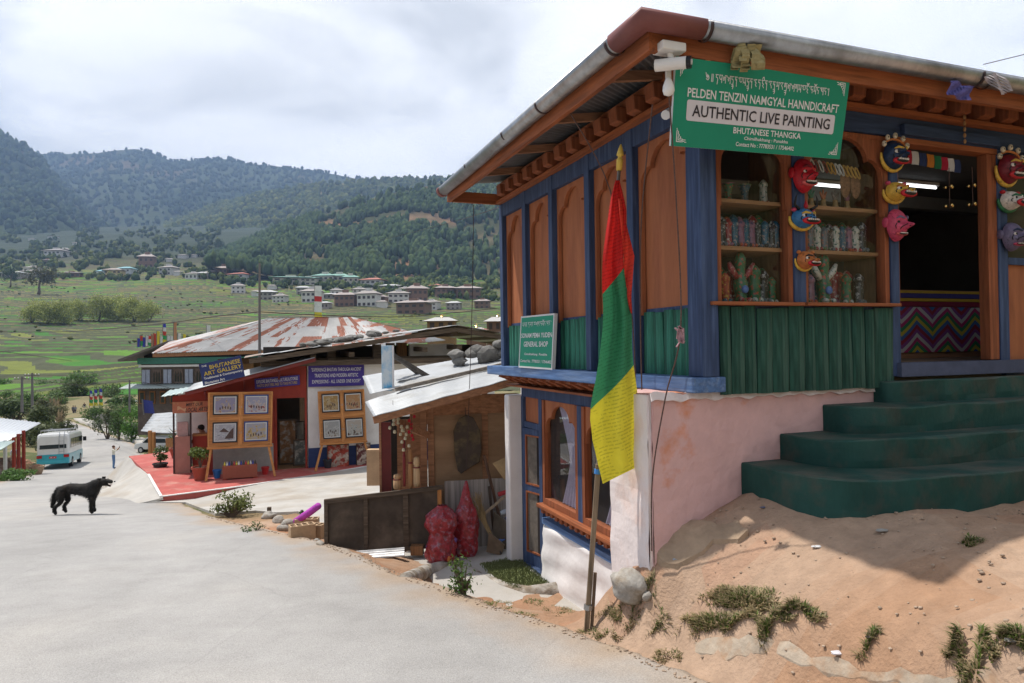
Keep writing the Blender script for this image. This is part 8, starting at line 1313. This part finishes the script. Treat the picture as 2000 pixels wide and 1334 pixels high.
for k in range(26):
    px, py = random.uniform(55, 125), random.uniform(790, 840); q = hit(px, py); t = empty('pampas_grass', 'feathery pale pampas tuft on the bank above the road', 'grass', tuple(q), 0, 'pampas tufts on the left bank'); mb = MB()
    for i in range(14): a = random.uniform(0, 6.28); l = random.uniform(1.4, 2.8); d = Vector((math.cos(a), math.sin(a), 0)) * random.uniform(.2, .7); w_ = Vector((-d.y, d.x, 0)).normalized() * .05; mb.add([d * .2 - w_, d * .2 + w_, d * .8 + Vector((0, 0, l * .8)) + w_ * 2.5, d * 1.2 + Vector((0, 0, l)), d * .8 + Vector((0, 0, l * .8)) - w_ * 2.5], [(0, 1, 2, 3, 4)])
    mb.build('plumes', M('pampas', (.26, .20, .12), .9, .25, 3, sub=.3), t)
# footpath with a low wall along the road
fp = ribbon('footpath', [((-25.4, 49), (-24.6, 49.3)), ((-31, 60), (-30, 60.5)), ((-37.2, 70), (-36, 70.5)), ((-46.8, 82), (-45.4, 82.6)), ((-59.8, 98), (-58, 98.6)), ((-71, 112), (-69, 112)), ((-74, 122), (-71, 121)), ((-72, 132), (-69, 131))], 3, .6, m_conc, .22, skirt=.4); tag(fp, 'pale concrete footpath beside the far road', kind='structure')
for k in range(4): a, b_ = [((-44.6, 82.5), (-52, 91)), ((-52, 91), (-57.4, 98.5)), ((-57.4, 98.5), (-63, 106)), ((-63, 106), (-68.5, 113))][k]; z0, z1 = gz(*a), gz(*b_); o = MB().bar((*a, z0 + .5), (*b_, z1 + .5), .25, 1.5).build('stone_wall', m_stone); tag(o, 'grey stone wall segment of the footpath, ' + ['first', 'second', 'third', 'last'][k] + ' from the near end', 'wall')
# bamboo groves, big tree, village trees
def far_tree(label, px, py, wpx, hpx, n, col, seed, name='tree', cat='tree', trunk=.2, col2=None, leaf=.04, nl=9):
    q = far_at(px, py); s = q.y / FPX; W, H = wpx * s, hpx * s; bush(name, label, q, (W / 2, W / 2, H * (1 - trunk) / 2), n, W * leaf, col, seed, cat, col2, None, 2, H * trunk, sink=.0 if trunk else .25, nl=nl)
for k, (px, py, w_, h) in enumerate(((62, 626, 40, 44), (92, 628, 46, 50), (125, 628, 46, 50), (152, 622, 34, 44), (192, 622, 44, 56), (226, 622, 50, 56), (262, 624, 52, 54), (290, 624, 40, 44))): far_tree('dense green bamboo clump, number %s from the left in the field grove' % ['one', 'two', 'three', 'four', 'five', 'six', 'seven', 'eight'][k], px, py + 4, w_ * 1.35, h * 1.15, 4500, (.19, .23, .045), 200 + k, 'bamboo_clump', 'bamboo', .0, (.46, .48, .14), .026, 40)
for k, (px, py, w_, h, c, lb) in enumerate(((75, 575, 70, 62, (.07, .07, .03), 'large spreading tree in front of the left village'), (20, 560, 40, 40, DK, 'dark tree at the left edge below the village'), (390, 497, 12, 26, DK, 'slim dark pine at the foot of the pine hill'), (372, 500, 16, 20, DK, 'rounded dark tree left of the slim pine'), (425, 490, 26, 24, DK, 'first big pine on the hill spur'), (150, 500, 14, 26, DK, 'dark cypress in the left village'), (238, 480, 12, 22, DK, 'dark cypress below the valley notch'), (300, 535, 18, 14, GR, 'round tree beside the tall brown house'), (640, 552, 10, 22, DK, 'dark cypress in front of the monastery'))): far_tree(lb, px, py, w_, h, 1100, c, 230 + k)
r = np.random.RandomState(77); P = []; Hh = []; Cc = []
for i in range(4200):
    px = r.uniform(-60, 1010); py = r.uniform(448, 548) if px < 430 else r.uniform(498 + (px - 430) * .07, 556 + (px - 430) * .06)
    if fbm(np.array([px / 26]), np.array([py / 10]), 3)[0] < (.47 if px < 430 else .43): continue
    q = far_at(px, py, 500); P.append(q[:]); Hh.append(r.uniform(2.2, 5.5) * (q.y / 1000) ** .5); Cc.append(np.array([.035, .055, .02]) + r.rand() ** 2 * np.array([.07, .065, .015]))
Hh = np.array(Hh); blobs('village_trees', np.array(P), Hh * r.uniform(.6, .95, len(Hh)), Hh, np.array(Cc), 'scattered trees and hedges between the far village houses', m_crown, 9)
P = []; Hh = []; Cc = []
for i in range(1500):
    px = r.uniform(-60, 1000); py = r.uniform(548, 700); q = far_at(px, py); 
    if fbm(np.array([q.x / 30]), np.array([q.y / 12]), 2)[0] < .66: continue
    P.append(q[:]); Hh.append(r.uniform(.3, .8)); Cc.append(np.array([.06, .07, .025]) + r.rand() * np.array([.05, .04, .02]))
Hh = np.array(Hh); blobs('field_hedges', np.array(P), Hh * 1.8, Hh, np.array(Cc), 'low bushes along the field terraces', m_crown, 10)
# ---- grass tufts in the dirt
def vhit(px, py):
    D = np.stack([(px - 1000) / FPX, -(py - 667) / FPX, -np.ones_like(px)], 1) @ np.array(CM).T; D = D / D[:, 1:2]; ts = np.linspace(2, 13, 46)[None]; f = D[:, 2:] * ts - gzn(D[:, :1] * ts, ts + 0 * D[:, :1]); k = np.argmax(f < 0, 1).clip(1); i = np.arange(len(k)); a, b = f[i, k - 1], f[i, k]; t = ts[0, k - 1] + (ts[0, k] - ts[0, k - 1]) * a / (a - b + 1e-9)
    for _ in range(2): t = t + np.clip(((gzn(D[:, 0] * t, t)) / D[:, 2] - t) * .6, -.1, .1)
    return D[:, 0] * t, t, gzn(D[:, 0] * t, t) - .004
def tuft(label, pts, n, h, green, seed, spread):
    r = np.random.RandomState(seed); VV = []; CC = []
    for (px, py, wpx, hpx) in pts:
        wpx *= .85; hpx *= .8
        m = int(wpx * hpx * .22 * (n / 500) ** .25) + 60; nc = 10 + int(wpx / 8); ca = r.rand(nc) * 6.28; cd = r.rand(nc) ** .5; cx = cd * np.cos(ca); cy = cd * np.sin(ca); k = r.randint(0, nc, m); ox = cx[k] + r.normal(size=m) * .16; oy = cy[k] + r.normal(size=m) * .16; d = np.hypot(ox, oy).clip(0, 1.2)
        x, y, z = vhit(px + ox * wpx / 2, py + hpx * .12 + oy * hpx * .42); l = h * .50 * r.uniform(.45, 1.15, m) * (1.15 - .45 * d); lean = r.uniform(.2, 1.0, m) + .5 * d; an = np.arctan2(-(oy - cy[k] * .5), ox - cx[k] * .5) + r.normal(size=m) * .9; dx, dy = np.cos(an) * lean, np.sin(an) * lean; up = 1 / np.sqrt(1 + lean ** 2)
        sa = an + 1.57 + r.normal(size=m) * .4; wd = r.uniform(.0022, .0048, m); sx, sy = np.cos(sa) * wd, np.sin(sa) * wd; B = np.stack([x, y, z], 1); S_ = np.stack([sx, sy, 0 * sx], 1); mid = B + np.stack([dx * l * .35, dy * l * .35, l * up * .75], 1); tip = B + np.stack([dx * l, dy * l, l * up * .95], 1)
        V = np.stack([B - S_, B + S_, mid + S_ * .85, mid - S_ * .85, tip], 1); VV.append(V.reshape(-1, 3)); pg = green * .7 * (1.3 - .7 * d) * np.where(_tab[(k * 7 + seed) % 256, 3] > .3, 1.15, .45); g = (r.rand(m) < pg)[:, None]; CC.append(np.where(g, np.array([.11, .155, .035]), np.array([.40, .32, .19])) * r.uniform(.6, 1.25, (m, 1)))
    V = np.concatenate(VV); C = np.concatenate(CC); m = len(C); b = np.arange(m)[:, None] * 5; F_ = np.stack([b + np.array([0, 1, 2]), b + np.array([0, 2, 3]), b + np.array([3, 2, 4])], 1).reshape(-1, 3)
    o = fast_mesh('grass_tuft', V, F_, m_leaf, cols=np.repeat(C, 3, axis=0)); tag(o, label, 'grass', kind='stuff')
tuft('large dry grass tuft in the sunlit dirt', [(1450, 1165, 170, 62)], 1100, .13, .45, 1, 1.0); tuft('wide shaded grass tuft below the large one', [(1410, 1212, 170, 50), (1500, 1230, 110, 40)], 700, .12, .5, 2, 1.0); tuft('green grass tuft right of the shaded one', [(1565, 1200, 90, 40)], 600, .13, .75, 3, .9); tuft('small green tuft alone in the shade below the steps', [(1893, 1056, 52, 24)], 300, .09, .9, 4, .9); tuft('small tuft near the cement strip', [(1700, 1270, 60, 26)], 300, .09, .7, 5, .9); tuft('tuft at the road edge by the cement strip', [(1312, 1280, 66, 36)], 420, .11, .5, 6, .9); tuft('tuft patch in the lower right corner', [(1900, 1310, 110, 70), (1985, 1300, 80, 60)], 600, .11, .75, 7, .9); tuft('grass around the flagpole foot', [(1240, 1195, 150, 56), (1180, 1235, 120, 40), (1285, 1175, 80, 30)], 480, .09, .5, 8, .8); tuft('grass along the road left of the flagpole', [(1090, 1190, 70, 26), (975, 1180, 70, 26), (1040, 1175, 60, 22), (880, 1145, 60, 22), (1010, 1200, 90, 20)], 300, .07, .6, 9, .8); tuft('dry weeds along the road by the bush', [(470, 1030, 110, 20), (540, 1060, 60, 18), (420, 1008, 50, 14)], 240, .08, .5, 10, .8)
# ---------------------------------------------------------------- haze: one box of even air round everything
for _o in list(bpy.data.meshes):
    pass
hb = MB().box(-5200, 5200, -170, 6000, -16, 1500).build('haze', M('dummy_air', (.8, .8, .8)))
hm = bpy.data.materials.new('air'); hm.use_nodes = True; hn = hm.node_tree; hn.nodes.clear()
pv = hn.nodes.new('ShaderNodeVolumePrincipled'); pv.inputs['Color'].default_value = (.42, .62, 1, 1); pv.inputs['Density'].default_value = HAZE; pv.inputs['Anisotropy'].default_value = 0.0
ho = hn.nodes.new('ShaderNodeOutputMaterial'); hn.links.new(pv.outputs[0], ho.inputs['Volume'])
hb.data.materials.clear(); hb.data.materials.append(hm); tag(hb, 'thin bluish air haze over the valley', kind='stuff')
